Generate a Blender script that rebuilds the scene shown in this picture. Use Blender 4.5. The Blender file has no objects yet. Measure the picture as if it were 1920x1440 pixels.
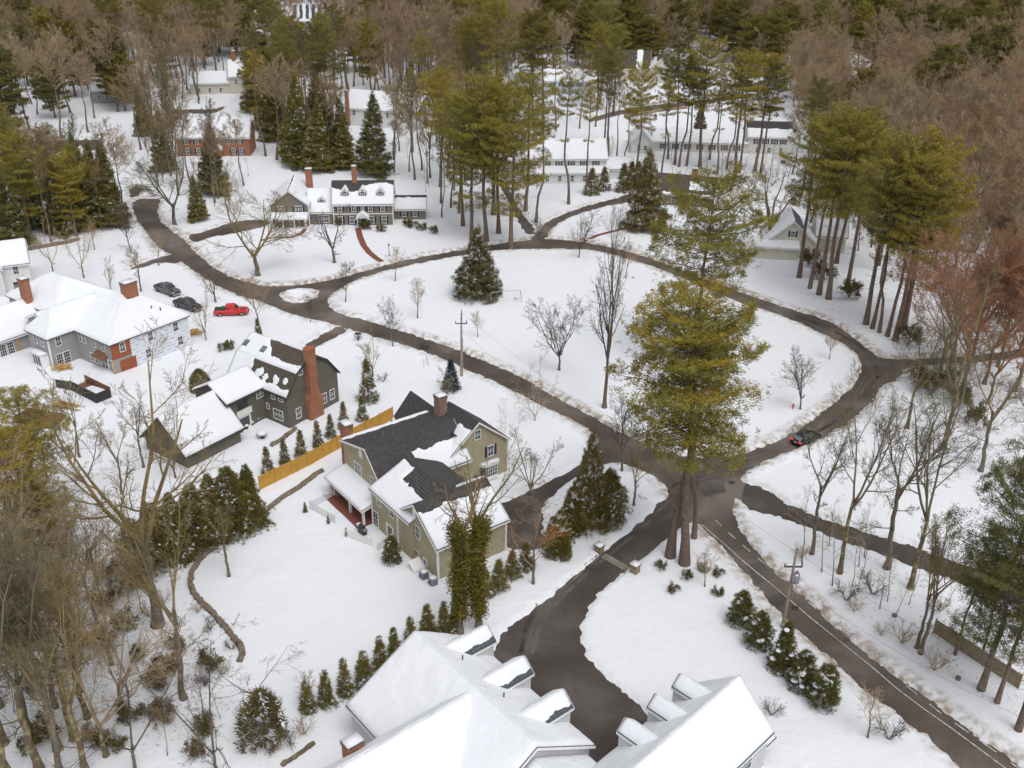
import bpy, bmesh, math, random
import numpy as np
from mathutils import Vector, Matrix

# ------------------------------------------------------------------ camera, sky, sun, exposure
FPX, PITCH, ROLL, CAMH = 1900.0, math.radians(27.0), math.radians(0.8), 70.0
scene = bpy.context.scene
COL = scene.collection
_c, _s = math.cos(PITCH), math.sin(PITCH)
_r0, _u0, FWD = np.array([1., 0, 0]), np.array([0, _s, _c]), np.array([0, _c, -_s])
RGT = _r0 * math.cos(ROLL) + _u0 * math.sin(ROLL)
UPV = -_r0 * math.sin(ROLL) + _u0 * math.cos(ROLL)
cam_data = bpy.data.cameras.new('camera'); cam = bpy.data.objects.new('camera', cam_data); COL.objects.link(cam)
cam_data.sensor_width = 36.0; cam_data.lens = 36.0 * FPX / 1920.0
cam_data.clip_start = 1.0; cam_data.clip_end = 8000.0
M = Matrix(((RGT[0], UPV[0], -FWD[0], 0), (RGT[1], UPV[1], -FWD[1], 0), (RGT[2], UPV[2], -FWD[2], CAMH), (0, 0, 0, 1)))
cam.matrix_world = M
scene.camera = cam

SUN_EL, SUN_AZ = math.radians(62), math.radians(150)
world = bpy.data.worlds.new('World'); scene.world = world; world.use_nodes = True
wn = world.node_tree.nodes; wl = world.node_tree.links
sky = wn.new('ShaderNodeTexSky'); sky.sky_type = 'NISHITA'; sky.sun_disc = False
sky.sun_elevation = SUN_EL; sky.sun_rotation = SUN_AZ
sky.air_density = 1.0; sky.dust_density = 4.0; sky.ozone_density = 1.0
hsv = wn.new('ShaderNodeHueSaturation'); hsv.inputs['Saturation'].default_value = 0.16   # overcast: the cloud takes the blue out
bg = wn['Background']; bg.inputs['Strength'].default_value = 0.158
wl.new(sky.outputs[0], hsv.inputs['Color']); wl.new(hsv.outputs[0], bg.inputs['Color'])
sun_d = bpy.data.lights.new('sun', 'SUN'); sun_d.energy = 0.36; sun_d.angle = math.radians(25); sun_d.color = (1.0, 0.95, 0.88)
sun = bpy.data.objects.new('sun', sun_d); COL.objects.link(sun)
sun.rotation_euler = (math.pi / 2 - SUN_EL, 0, math.pi - SUN_AZ)
scene.view_settings.view_transform = 'Standard'; scene.view_settings.look = 'None'
scene.view_settings.gamma = 1.0; scene.view_settings.exposure = 0.08
scene.cycles.max_bounces = 6; scene.cycles.diffuse_bounces = 3; scene.cycles.glossy_bounces = 2
scene.cycles.transparent_max_bounces = 6

# ------------------------------------------------------------------ picture point -> place on the ground
def G(x, y, z=0.0):
    d = FWD + RGT * (x - 960) / FPX - UPV * (y - 720) / FPX
    return np.array([0, 0, CAMH]) + d * (z - CAMH) / d[2]
def PX(X):
    X = np.asarray(X, float) - np.array([0, 0, CAMH]); z = X @ FWD
    return np.stack([960 + FPX * (X @ RGT) / z, 720 - FPX * (X @ UPV) / z], -1)

# ------------------------------------------------------------------ noise
def _h(ix, iy, seed):
    n = (ix.astype(np.int64) * 374761393 + iy.astype(np.int64) * 668265263 + seed * 1442695041) & 0x7fffffff
    n = ((n ^ (n >> 13)) * 1274126177) & 0x7fffffff
    return ((n ^ (n >> 16)) & 0xffff) / 65535.0
def vnoise(x, y, seed=0):
    x = np.asarray(x, float); y = np.asarray(y, float)
    ix, iy = np.floor(x), np.floor(y); fx, fy = x - ix, y - iy
    fx = fx * fx * (3 - 2 * fx); fy = fy * fy * (3 - 2 * fy)
    a, b, c, d = _h(ix, iy, seed), _h(ix + 1, iy, seed), _h(ix, iy + 1, seed), _h(ix + 1, iy + 1, seed)
    return (a + (b - a) * fx) * (1 - fy) + (c + (d - c) * fx) * fy
def fbm(x, y, seed=0, o=3):
    t, a, s = 0, 1.0, 0
    for i in range(o):
        t = t + a * vnoise(np.asarray(x) * 2**i, np.asarray(y) * 2**i, seed + i); s += a; a *= .5
    return t / s

# ------------------------------------------------------------------ materials
MATS = {}
def nodes_of(name):
    m = bpy.data.materials.new(name); m.use_nodes = True; MATS[name] = m
    nt = m.node_tree; return m, nt.nodes, nt.links, nt.nodes['Principled BSDF']
def add_bump(n, l, p, scale, strength, dist=0.05, coord='Object', detail=3):
    tc = n.new('ShaderNodeTexCoord'); nz = n.new('ShaderNodeTexNoise'); nz.inputs['Scale'].default_value = scale; nz.inputs['Detail'].default_value = detail
    bp = n.new('ShaderNodeBump'); bp.inputs['Strength'].default_value = strength; bp.inputs['Distance'].default_value = dist
    l.new(tc.outputs[coord], nz.inputs['Vector']); l.new(nz.outputs[0], bp.inputs['Height']); l.new(bp.outputs[0], p.inputs['Normal'])
def ramp(n, stops):
    r = n.new('ShaderNodeValToRGB'); e = r.color_ramp.elements
    while len(e) < len(stops): e.new(0.5)
    for i, (p, c) in enumerate(stops): e[i].position = p; e[i].color = (*c, 1)
    return r
def mat(name, a, b=None, scale=3.0, rough=0.8, metal=0.0, bump=0.0, bscale=20, rnd=None, spec=None, stops=(0.35, 0.65)):
    """noise blend of two colours; rnd mixes a third colour in by the object's own random number"""
    m, n, l, p = nodes_of(name); p.inputs['Roughness'].default_value = rough; p.inputs['Metallic'].default_value = metal
    if spec is not None: p.inputs['Specular IOR Level'].default_value = spec
    tc = n.new('ShaderNodeTexCoord'); nz = n.new('ShaderNodeTexNoise'); nz.inputs['Scale'].default_value = scale; nz.inputs['Detail'].default_value = 4
    l.new(tc.outputs['Object'], nz.inputs['Vector'])
    r = ramp(n, [(stops[0], a), (stops[1], b or tuple(x * .82 for x in a))]); l.new(nz.outputs[0], r.inputs[0]); out = r.outputs[0]
    if rnd:
        oi = n.new('ShaderNodeObjectInfo'); mx = n.new('ShaderNodeMix'); mx.data_type = 'RGBA'
        l.new(oi.outputs['Random'], mx.inputs[0]); l.new(out, mx.inputs[6])
        r2 = ramp(n, [(stops[0], rnd), (stops[1], tuple(x * .75 for x in rnd))]); l.new(nz.outputs[0], r2.inputs[0]); l.new(r2.outputs[0], mx.inputs[7]); out = mx.outputs[2]
    l.new(out, p.inputs['Base Color'])
    if bump: add_bump(n, l, p, bscale, bump)
    return m
def siding(name, col, pitch=0.18, strength=0.5):
    m, n, l, p = nodes_of(name); p.inputs['Roughness'].default_value = .75
    tc = n.new('ShaderNodeTexCoord'); mp = n.new('ShaderNodeSeparateXYZ'); l.new(tc.outputs['Object'], mp.inputs[0])
    ma = n.new('ShaderNodeMath'); ma.operation = 'DIVIDE'; ma.inputs[1].default_value = pitch; l.new(mp.outputs['Z'], ma.inputs[0])
    fr = n.new('ShaderNodeMath'); fr.operation = 'FRACT'; l.new(ma.outputs[0], fr.inputs[0])
    bp = n.new('ShaderNodeBump'); bp.inputs['Strength'].default_value = strength; bp.inputs['Distance'].default_value = .04; bp.invert = True
    l.new(fr.outputs[0], bp.inputs['Height']); l.new(bp.outputs[0], p.inputs['Normal'])
    nz = n.new('ShaderNodeTexNoise'); nz.inputs['Scale'].default_value = .9; nz.inputs['Detail'].default_value = 5; l.new(tc.outputs['Object'], nz.inputs['Vector'])
    r = ramp(n, [(.3, tuple(x * .85 for x in col)), (.7, col)]); l.new(nz.outputs[0], r.inputs[0]); l.new(r.outputs[0], p.inputs['Base Color'])
    return m
def brick(name, c1, c2, mortar, scale=1.0, w=.22, h=.075):
    m, n, l, p = nodes_of(name); p.inputs['Roughness'].default_value = .9
    tc = n.new('ShaderNodeTexCoord'); sp = n.new('ShaderNodeSeparateXYZ'); l.new(tc.outputs['Object'], sp.inputs[0])
    ad = n.new('ShaderNodeMath'); l.new(sp.outputs['X'], ad.inputs[0]); l.new(sp.outputs['Y'], ad.inputs[1])
    cb = n.new('ShaderNodeCombineXYZ'); l.new(ad.outputs[0], cb.inputs[0]); l.new(sp.outputs['Z'], cb.inputs[1])
    b = n.new('ShaderNodeTexBrick'); b.inputs['Scale'].default_value = scale; b.inputs['Brick Width'].default_value = w; b.inputs['Row Height'].default_value = h
    b.inputs['Mortar Size'].default_value = .012; b.inputs['Color1'].default_value = (*c1, 1); b.inputs['Color2'].default_value = (*c2, 1); b.inputs['Mortar'].default_value = (*mortar, 1)
    l.new(cb.outputs[0], b.inputs['Vector'])
    nz = n.new('ShaderNodeTexNoise'); nz.inputs['Scale'].default_value = 1.5; l.new(tc.outputs['Object'], nz.inputs['Vector'])
    mx = n.new('ShaderNodeMix'); mx.data_type = 'RGBA'; mx.blend_type = 'MULTIPLY'; mx.inputs[0].default_value = .5
    l.new(b.outputs[0], mx.inputs[6]); l.new(nz.outputs[0], mx.inputs[7]); l.new(mx.outputs[2], p.inputs['Base Color'])
    return m
def shingle(name, c1, c2):
    m, n, l, p = nodes_of(name); p.inputs['Roughness'].default_value = .9
    tc = n.new('ShaderNodeTexCoord'); sp = n.new('ShaderNodeSeparateXYZ'); l.new(tc.outputs['Object'], sp.inputs[0])
    ad = n.new('ShaderNodeMath'); l.new(sp.outputs['X'], ad.inputs[0]); l.new(sp.outputs['Y'], ad.inputs[1])
    cb = n.new('ShaderNodeCombineXYZ'); l.new(ad.outputs[0], cb.inputs[0]); l.new(sp.outputs['Z'], cb.inputs[1])
    b = n.new('ShaderNodeTexBrick'); b.inputs['Scale'].default_value = 1; b.inputs['Brick Width'].default_value = .5; b.inputs['Row Height'].default_value = .16
    b.inputs['Mortar Size'].default_value = .02; b.inputs['Color1'].default_value = (*c1, 1); b.inputs['Color2'].default_value = (*c2, 1); b.inputs['Mortar'].default_value = (*[x * .5 for x in c1], 1)
    l.new(cb.outputs[0], b.inputs['Vector']); l.new(b.outputs[0], p.inputs['Base Color']); return m
def leaf(name, a, b, rnd, scale=.5):
    m = mat(name, a, b, scale=scale, rough=.7, rnd=rnd, spec=.2)
    n = m.node_tree.nodes; p = n['Principled BSDF']
    return m

SNOWC = (0.785, 0.805, 0.845)
def snow_mat(name, bs=3.0, bstr=.25, dist=.12):
    m, n, l, p = nodes_of(name); p.inputs['Roughness'].default_value = .65; p.inputs['Specular IOR Level'].default_value = .2
    p.inputs['Base Color'].default_value = (*SNOWC, 1); add_bump(n, l, p, bs, bstr, dist, detail=5); return m
snow_mat('roof_snow', 1.6, .5, .18); snow_mat('snow_lump', 6, .5)
# ground snow: road dirt and leaf litter come in through two measured attributes
m, n, l, p = nodes_of('ground_snow'); p.inputs['Roughness'].default_value = .7; p.inputs['Specular IOR Level'].default_value = .15
tc = n.new('ShaderNodeTexCoord')
def _attr(nm):
    a = n.new('ShaderNodeAttribute'); a.attribute_name = nm; return a.outputs['Fac']
def _noise(sc, det=5):
    z = n.new('ShaderNodeTexNoise'); z.inputs['Scale'].default_value = sc; z.inputs['Detail'].default_value = det; l.new(tc.outputs['Object'], z.inputs['Vector']); return z.outputs[0]
def _math(op, a, b):
    x = n.new('ShaderNodeMath'); x.operation = op
    for i, v in enumerate((a, b)):
        if isinstance(v, (int, float)): x.inputs[i].default_value = v
        else: l.new(v, x.inputs[i])
    x.use_clamp = op in ('MULTIPLY_ADD',); return x.outputs[0]
def _mr(v, a, b, c=0., d=1.):
    x = n.new('ShaderNodeMapRange'); l.new(v, x.inputs[0])
    for i, k in enumerate((a, b, c, d)): x.inputs[i + 1].default_value = k
    return x.outputs[0]
def _mix(f, a, b):
    x = n.new('ShaderNodeMix'); x.data_type = 'RGBA'; l.new(f, x.inputs[0])
    for i, v in ((6, a), (7, b)):
        if isinstance(v, tuple): x.inputs[i].default_value = (*v, 1)
        else: l.new(v, x.inputs[i])
    return x.outputs[2]
d1 = _math('MULTIPLY', _attr('dirt'), _mr(_noise(1.1, 9), .40, .66, .2, 1.1))
d1 = _mr(d1, 0.05, .9)
c1 = _mix(d1, SNOWC, (0.36, 0.30, 0.24))
lt = _math('MULTIPLY', _attr('litter'), _mr(_noise(2.3, 9), .60, .74, 0., .7))
c2 = _mix(lt, c1, (0.17, 0.115, 0.075))
l.new(c2, p.inputs['Base Color'])
bp = n.new('ShaderNodeBump'); bp.inputs['Strength'].default_value = .6; bp.inputs['Distance'].default_value = .2
l.new(_noise(1.3, 8), bp.inputs['Height']); l.new(bp.outputs[0], p.inputs['Normal'])

def asphalt(name, a, b, c, sc=.12):
    m, n, l, p = nodes_of(name); p.inputs['Roughness'].default_value = .75; p.inputs['Specular IOR Level'].default_value = .25
    tc = n.new('ShaderNodeTexCoord')
    z = n.new('ShaderNodeTexNoise'); z.inputs['Scale'].default_value = sc; z.inputs['Detail'].default_value = 8; l.new(tc.outputs['Object'], z.inputs['Vector'])
    r = ramp(n, [(.32, a), (.5, b), (.68, c)]); l.new(z.outputs[0], r.inputs[0])
    z2 = n.new('ShaderNodeTexNoise'); z2.inputs['Scale'].default_value = 9; z2.inputs['Detail'].default_value = 4; l.new(tc.outputs['Object'], z2.inputs['Vector'])
    mx = n.new('ShaderNodeMix'); mx.data_type = 'RGBA'; mx.blend_type = 'MULTIPLY'; mx.inputs[0].default_value = .6
    rr = ramp(n, [(.3, (.55, .55, .55)), (.7, (1.25, 1.22, 1.2))]); l.new(z2.outputs[0], rr.inputs[0])
    l.new(r.outputs[0], mx.inputs[6]); l.new(rr.outputs[0], mx.inputs[7])
    # cracks
    v = n.new('ShaderNodeTexVoronoi'); v.feature = 'DISTANCE_TO_EDGE'; v.inputs['Scale'].default_value = .22; l.new(tc.outputs['Object'], v.inputs['Vector'])
    cr = ramp(n, [(0.0, (.55, .55, .55)), (.012, (1, 1, 1))]); l.new(v.outputs[0], cr.inputs[0])
    m2 = n.new('ShaderNodeMix'); m2.data_type = 'RGBA'; m2.blend_type = 'MULTIPLY'; m2.inputs[0].default_value = .3
    l.new(mx.outputs[2], m2.inputs[6]); l.new(cr.outputs[0], m2.inputs[7])
    l.new(m2.outputs[2], p.inputs['Base Color']); add_bump(n, l, p, 12, .3, .02); return m
asphalt('street_asphalt', (.072, .058, .049), (.116, .095, .080), (.20, .172, .152))
asphalt('drive_asphalt', (.064, .052, .046), (.088, .074, .067), (.14, .122, .112), .16)
mat('paint_white', (.72, .72, .70), (.3, .29, .27), scale=2.5, rough=.6)
mat('white_trim', (.80, .80, .79), (.72, .72, .72), rough=.5)
mat('glass', (.030, .036, .045), (.06, .07, .08), scale=.6, rough=.08)
mat('skylight_glass', (.12, .17, .18), (.2, .26, .27), scale=.6, rough=.1)
siding('sage', (.39, .345, .225)); siding('olive_siding', (.135, .125, .10), .14, .7); siding('grey_siding', (.34, .33, .33))
siding('taupe', (.20, .175, .145)); siding('white_siding', (.72, .72, .71)); siding('cream', (.60, .57, .48)); siding('blue_white', (.62, .69, .76)); siding('near_siding', (.56, .57, .57), .2)
mat('shutter', (.020, .026, .036), (.03, .035, .045)); mat('dark_trim', (.06, .055, .05))
brick('red_brick', (.56, .165, .060), (.36, .095, .04), (.36, .26, .19)); brick('pale_brick', (.36, .20, .14), (.25, .13, .095), (.4, .34, .3))
brick('field_stone', (.42, .31, .17), (.33, .25, .15), (.25, .2, .15), 1, .4, .2); brick('cobble', (.42, .40, .34), (.30, .27, .22), (.2, .18, .15), 1, .3, .3)
mat('wall_stone', (.26, .20, .14), (.12, .095, .07), scale=3, bump=.8, bscale=4)
shingle('dark_shingle', (.052, .048, .050), (.082, .076, .078)); shingle('brown_shingle', (.085, .068, .052), (.11, .09, .07)); shingle('slate_shingle', (.075, .085, .10), (.11, .12, .135))
mat('sheathing', (.36, .10, .045), (.27, .075, .035), scale=1.2)
mat('cedar', (.60, .33, .055), (.50, .26, .045), scale=1.4, rough=.75)
mat('grey_wood', (.30, .235, .155), (.22, .17, .11), scale=2); mat('lumber', (.62, .42, .17), (.45, .28, .10), scale=4)
mat('pole_wood', (.36, .29, .23), (.24, .19, .15), scale=2); mat('steel', (.42, .43, .45), rough=.4, metal=.6); mat('dark_metal', (.03, .03, .032), (.05, .045, .04), rough=.5)
mat('rust', (.22, .10, .05), (.12, .06, .035), scale=3); mat('wire', (.05, .05, .05)); mat('red_path', (.24, .075, .05), (.17, .06, .045), scale=3)
mat('bark', (.165, .125, .095), (.085, .062, .047), scale=2.5, bump=.6, bscale=6, rnd=(.20, .165, .125))
mat('pine_bark', (.17, .115, .085), (.09, .062, .047), scale=2.5, bump=.6, bscale=5, rnd=(.20, .145, .11))
mat('grey_bark', (.20, .165, .125), (.10, .08, .06), scale=1.6, bump=.5, bscale=6)
mat('lichen_bark', (.135, .095, .06), (.30, .27, .12), scale=1.1, bump=.5, bscale=6, stops=(.48, .6))
mat('twig_brown', (.38, .265, .16), (.24, .165, .105), rnd=(.46, .35, .22), scale=.3)
mat('twig_red', (.43, .295, .17), (.28, .19, .115), rnd=(.40, .31, .195), scale=.3)
mat('twig_rust', (.40, .20, .105), (.25, .13, .075), scale=.3)
mat('twig_lichen', (.34, .245, .09), (.18, .125, .06), scale=.35, rnd=(.17, .15, .09))
mat('twig_dark', (.12, .085, .062), (.07, .05, .038), scale=.3)
leaf('pine_needles', (.27, .24, .048), (.125, .12, .034), (.33, .26, .042))
leaf('pine_gold', (.42, .31, .035), (.19, .165, .034), (.33, .25, .036))
leaf('pine_green', (.125, .135, .045), (.065, .075, .028), (.14, .14, .045))
leaf('pine_dark', (.17, .155, .042), (.09, .088, .03), (.24, .195, .042))
leaf('spruce', (.165, .142, .046), (.088, .082, .03), (.21, .16, .045))
leaf('arbor', (.17, .15, .036), (.088, .084, .025), (.21, .165, .036))
leaf('blue_spruce', (.055, .080, .085), (.03, .045, .05), (.06, .08, .085))
leaf('ivy', (.20, .17, .03), (.085, .082, .02), (.17, .14, .025)); leaf('rhody', (.13, .12, .04), (.075, .066, .028), (.15, .11, .04))
leaf('oak_leaf', (.42, .16, .035), (.28, .10, .03), (.36, .13, .03)); leaf('twig_purple', (.10, .065, .06), (.07, .045, .042), (.12, .08, .065))

m, n, l, p = nodes_of('house_wrap'); p.inputs['Roughness'].default_value = .5      # white wrap with rows of blue and red print
tc = n.new('ShaderNodeTexCoord'); mp = n.new('ShaderNodeMapping'); mp.inputs['Scale'].default_value = (.85, 1, 1.25); l.new(tc.outputs['Object'], mp.inputs[0])
b = n.new('ShaderNodeTexBrick'); b.inputs['Scale'].default_value = 1.0; b.inputs['Brick Width'].default_value = 1.3; b.inputs['Row Height'].default_value = .7; b.inputs['Mortar Size'].default_value = .27; b.inputs['Mortar Smooth'].default_value = 0
b.inputs['Color1'].default_value = (1, 1, 1, 1); b.inputs['Color2'].default_value = (1, 1, 1, 1); b.inputs['Mortar'].default_value = (0, 0, 0, 1)
sp = n.new('ShaderNodeSeparateXYZ'); l.new(mp.outputs[0], sp.inputs[0]); cb = n.new('ShaderNodeCombineXYZ'); l.new(sp.outputs['X'], cb.inputs[0]); l.new(sp.outputs['Z'], cb.inputs[1]); l.new(cb.outputs[0], b.inputs['Vector'])
z = n.new('ShaderNodeTexNoise'); z.inputs['Scale'].default_value = 7; z.inputs['Detail'].default_value = 6; l.new(tc.outputs['Object'], z.inputs['Vector'])
r = ramp(n, [(.46, (0, 0, 0)), (.52, (1, 1, 1))]); l.new(z.outputs[0], r.inputs[0])
mu = n.new('ShaderNodeMath'); mu.operation = 'MULTIPLY'; l.new(b.outputs['Color'], mu.inputs[0]); l.new(r.outputs[0], mu.inputs[1])
z2 = n.new('ShaderNodeTexNoise'); z2.inputs['Scale'].default_value = .9; l.new(tc.outputs['Object'], z2.inputs['Vector'])
r2 = ramp(n, [(.60, (.12, .20, .48)), (.64, (.62, .25, .14))]); l.new(z2.outputs[0], r2.inputs[0])
mx = n.new('ShaderNodeMix'); mx.data_type = 'RGBA'; l.new(mu.outputs[0], mx.inputs[0]); mx.inputs[6].default_value = (.70, .72, .76, 1); l.new(r2.outputs[0], mx.inputs[7]); l.new(mx.outputs[2], p.inputs['Base Color'])
mat('slide_blue', (.02, .12, .55), rough=.35)
leaf('bush', (.15, .145, .04), (.075, .078, .025), (.13, .12, .035))

m, n, l, p = nodes_of('salt_streak'); p.inputs['Roughness'].default_value = .8      # dried salt left by tyres, worn through in patches
p.inputs['Base Color'].default_value = (.27, .245, .225, 1); tc = n.new('ShaderNodeTexCoord'); z = n.new('ShaderNodeTexNoise'); z.inputs['Scale'].default_value = .35; z.inputs['Detail'].default_value = 9; l.new(tc.outputs['Object'], z.inputs['Vector'])
r = ramp(n, [(.40, (0, 0, 0)), (.70, (.55, .55, .55))]); l.new(z.outputs[0], r.inputs[0]); l.new(r.outputs[0], p.inputs['Alpha'])
m, n, l, p = nodes_of('wet_streak'); p.inputs['Roughness'].default_value = .3
p.inputs['Base Color'].default_value = (.035, .03, .028, 1); tc = n.new('ShaderNodeTexCoord'); z = n.new('ShaderNodeTexNoise'); z.inputs['Scale'].default_value = .22; z.inputs['Detail'].default_value = 9; l.new(tc.outputs['Object'], z.inputs['Vector'])
r = ramp(n, [(.46, (0, 0, 0)), (.66, (.6, .6, .6))]); l.new(z.outputs[0], r.inputs[0]); l.new(r.outputs[0], p.inputs['Alpha'])

# ------------------------------------------------------------------ mesh helpers
def link(o, parent=None, m=None):
    COL.objects.link(o)
    if parent is not None: o.parent = parent
    if m: o.data.materials.append(MATS[m])
    return o
def mesh_np(name, V, F):
    """V (n,3); F list of (m,k) index arrays with k = 3 or 4"""
    me = bpy.data.meshes.new(name); V = np.asarray(V, np.float32)
    F = [np.asarray(f, np.int32) for f in F if len(f)]
    me.vertices.add(len(V)); me.vertices.foreach_set('co', V.ravel())
    lp = np.concatenate([f.ravel() for f in F]); tot = np.concatenate([np.full(len(f), f.shape[1], np.int32) for f in F])
    me.loops.add(len(lp)); me.loops.foreach_set('vertex_index', lp)
    me.polygons.add(len(tot)); st = np.concatenate([[0], np.cumsum(tot)[:-1]]).astype(np.int32)
    me.polygons.foreach_set('loop_start', st); me.polygons.foreach_set('loop_total', tot)
    me.update(calc_edges=True); return me
def smooth(me, on=True):
    me.polygons.foreach_set('use_smooth', np.full(len(me.polygons), on)); return me
class MB:
    """collects simple shapes, built as ONE mesh object"""
    def __init__(s): s.v, s.f = [], []
    def add(s, vs, fs):
        b = len(s.v); s.v += [tuple(map(float, q)) for q in vs]; s.f += [tuple(b + i for i in q) for q in fs]; return s
    def box(s, x0, x1, y0, y1, z0, z1):
        return s.add([(x0, y0, z0), (x1, y0, z0), (x1, y1, z0), (x0, y1, z0), (x0, y0, z1), (x1, y0, z1), (x1, y1, z1), (x0, y1, z1)],
                     [(3, 2, 1, 0), (4, 5, 6, 7), (0, 1, 5, 4), (1, 2, 6, 5), (2, 3, 7, 6), (3, 0, 4, 7)])
    def obox(s, c, ax, ay, az):
        """oriented box: centre and three half-axis vectors"""
        c, ax, ay, az = map(np.asarray, (c, ax, ay, az)); vs = []
        for k in (-1, 1):
            for i, j in ((-1, -1), (1, -1), (1, 1), (-1, 1)): vs.append(c + i * ax + j * ay + k * az)
        return s.add(vs, [(3, 2, 1, 0), (4, 5, 6, 7), (0, 1, 5, 4), (1, 2, 6, 5), (2, 3, 7, 6), (3, 0, 4, 7)])
    def prism(s, pts, vec):
        n = len(pts); pts = [np.asarray(p, float) for p in pts]; vec = np.asarray(vec, float)
        return s.add(pts + [p + vec for p in pts], [tuple(range(n))[::-1], tuple(range(n, 2 * n))] + [(i, (i + 1) % n, n + (i + 1) % n, n + i) for i in range(n)])
    def tube(s, pts, rad, n=6, cap=True):
        V, F = tubes(np.asarray([pts], float), np.asarray([rad if hasattr(rad, '__len__') else [rad] * len(pts)], float), n)
        s.add(V, [tuple(q) for q in F])
        if cap: k = len(pts); b = len(s.v) - n * k; s.f += [tuple(b + i for i in range(n))[::-1], tuple(b + n * (k - 1) + i for i in range(n))]
        return s
    def lathe(s, prof, n=16, c=(0, 0, 0)):
        vs, fs = [], []
        for r, z in prof:
            for i in range(n): t = 2 * math.pi * i / n; vs.append((c[0] + r * math.cos(t), c[1] + r * math.sin(t), c[2] + z))
        for j in range(len(prof) - 1):
            for i in range(n): fs.append((j * n + i, j * n + (i + 1) % n, (j + 1) * n + (i + 1) % n, (j + 1) * n + i))
        fs += [tuple(range(n))[::-1], tuple((len(prof) - 1) * n + i for i in range(n))]
        return s.add(vs, fs)
    def build(s, name, m, parent=None, bevel=0, sm=False):
        me = bpy.data.meshes.new(name); me.from_pydata(s.v, [], s.f)
        bm = bmesh.new(); bm.from_mesh(me); bmesh.ops.recalc_face_normals(bm, faces=bm.faces)
        if bevel: bmesh.ops.bevel(bm, geom=[e for e in bm.edges if len(e.link_faces) == 2 and e.calc_face_angle(0) > .5], offset=bevel, segments=2, affect='EDGES', clamp_overlap=True)
        bm.to_mesh(me); bm.free()
        if sm: smooth(me)
        return link(bpy.data.objects.new(name, me), parent, m)
def tubes(P, R, n):
    """P (N,k,3), R (N,k) -> vertices, quads"""
    N, k, _ = P.shape; T = np.gradient(P, axis=1); T /= np.linalg.norm(T, axis=2, keepdims=True) + 1e-9
    ref = np.where(np.abs(T[..., 2:3]) > .9, np.array([1., 0, 0]), np.array([0, 0, 1.]))
    A = np.cross(T, ref); A /= np.linalg.norm(A, axis=2, keepdims=True) + 1e-9; B = np.cross(T, A)
    th = np.arange(n) * 2 * math.pi / n
    V = P[:, :, None, :] + R[:, :, None, None] * (A[:, :, None, :] * np.cos(th)[None, None, :, None] + B[:, :, None, :] * np.sin(th)[None, None, :, None])
    idx = np.arange(N * k * n).reshape(N, k, n); a = idx[:, :-1]; b = idx[:, 1:]
    F = np.stack([a, np.roll(a, -1, 2), np.roll(b, -1, 2), b], -1).reshape(-1, 4)
    return V.reshape(-1, 3), F
def thing(name, label, cat, loc, rz=0.0, group=None):
    o = bpy.data.objects.new(name, None); COL.objects.link(o); o.empty_display_size = .3
    o.location = (float(loc[0]), float(loc[1]), float(loc[2]) if len(loc) > 2 else 0.0); o.rotation_euler = (0, 0, rz)
    o['label'] = label; o['category'] = cat
    if group: o['group'] = group
    return o
def tag(o, label, cat, group=None):
    o['label'] = label; o['category'] = cat
    if group: o['group'] = group
    return o
def structure(o): o['kind'] = 'structure'; return o
def stuff(o): o['kind'] = 'stuff'; return o

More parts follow.
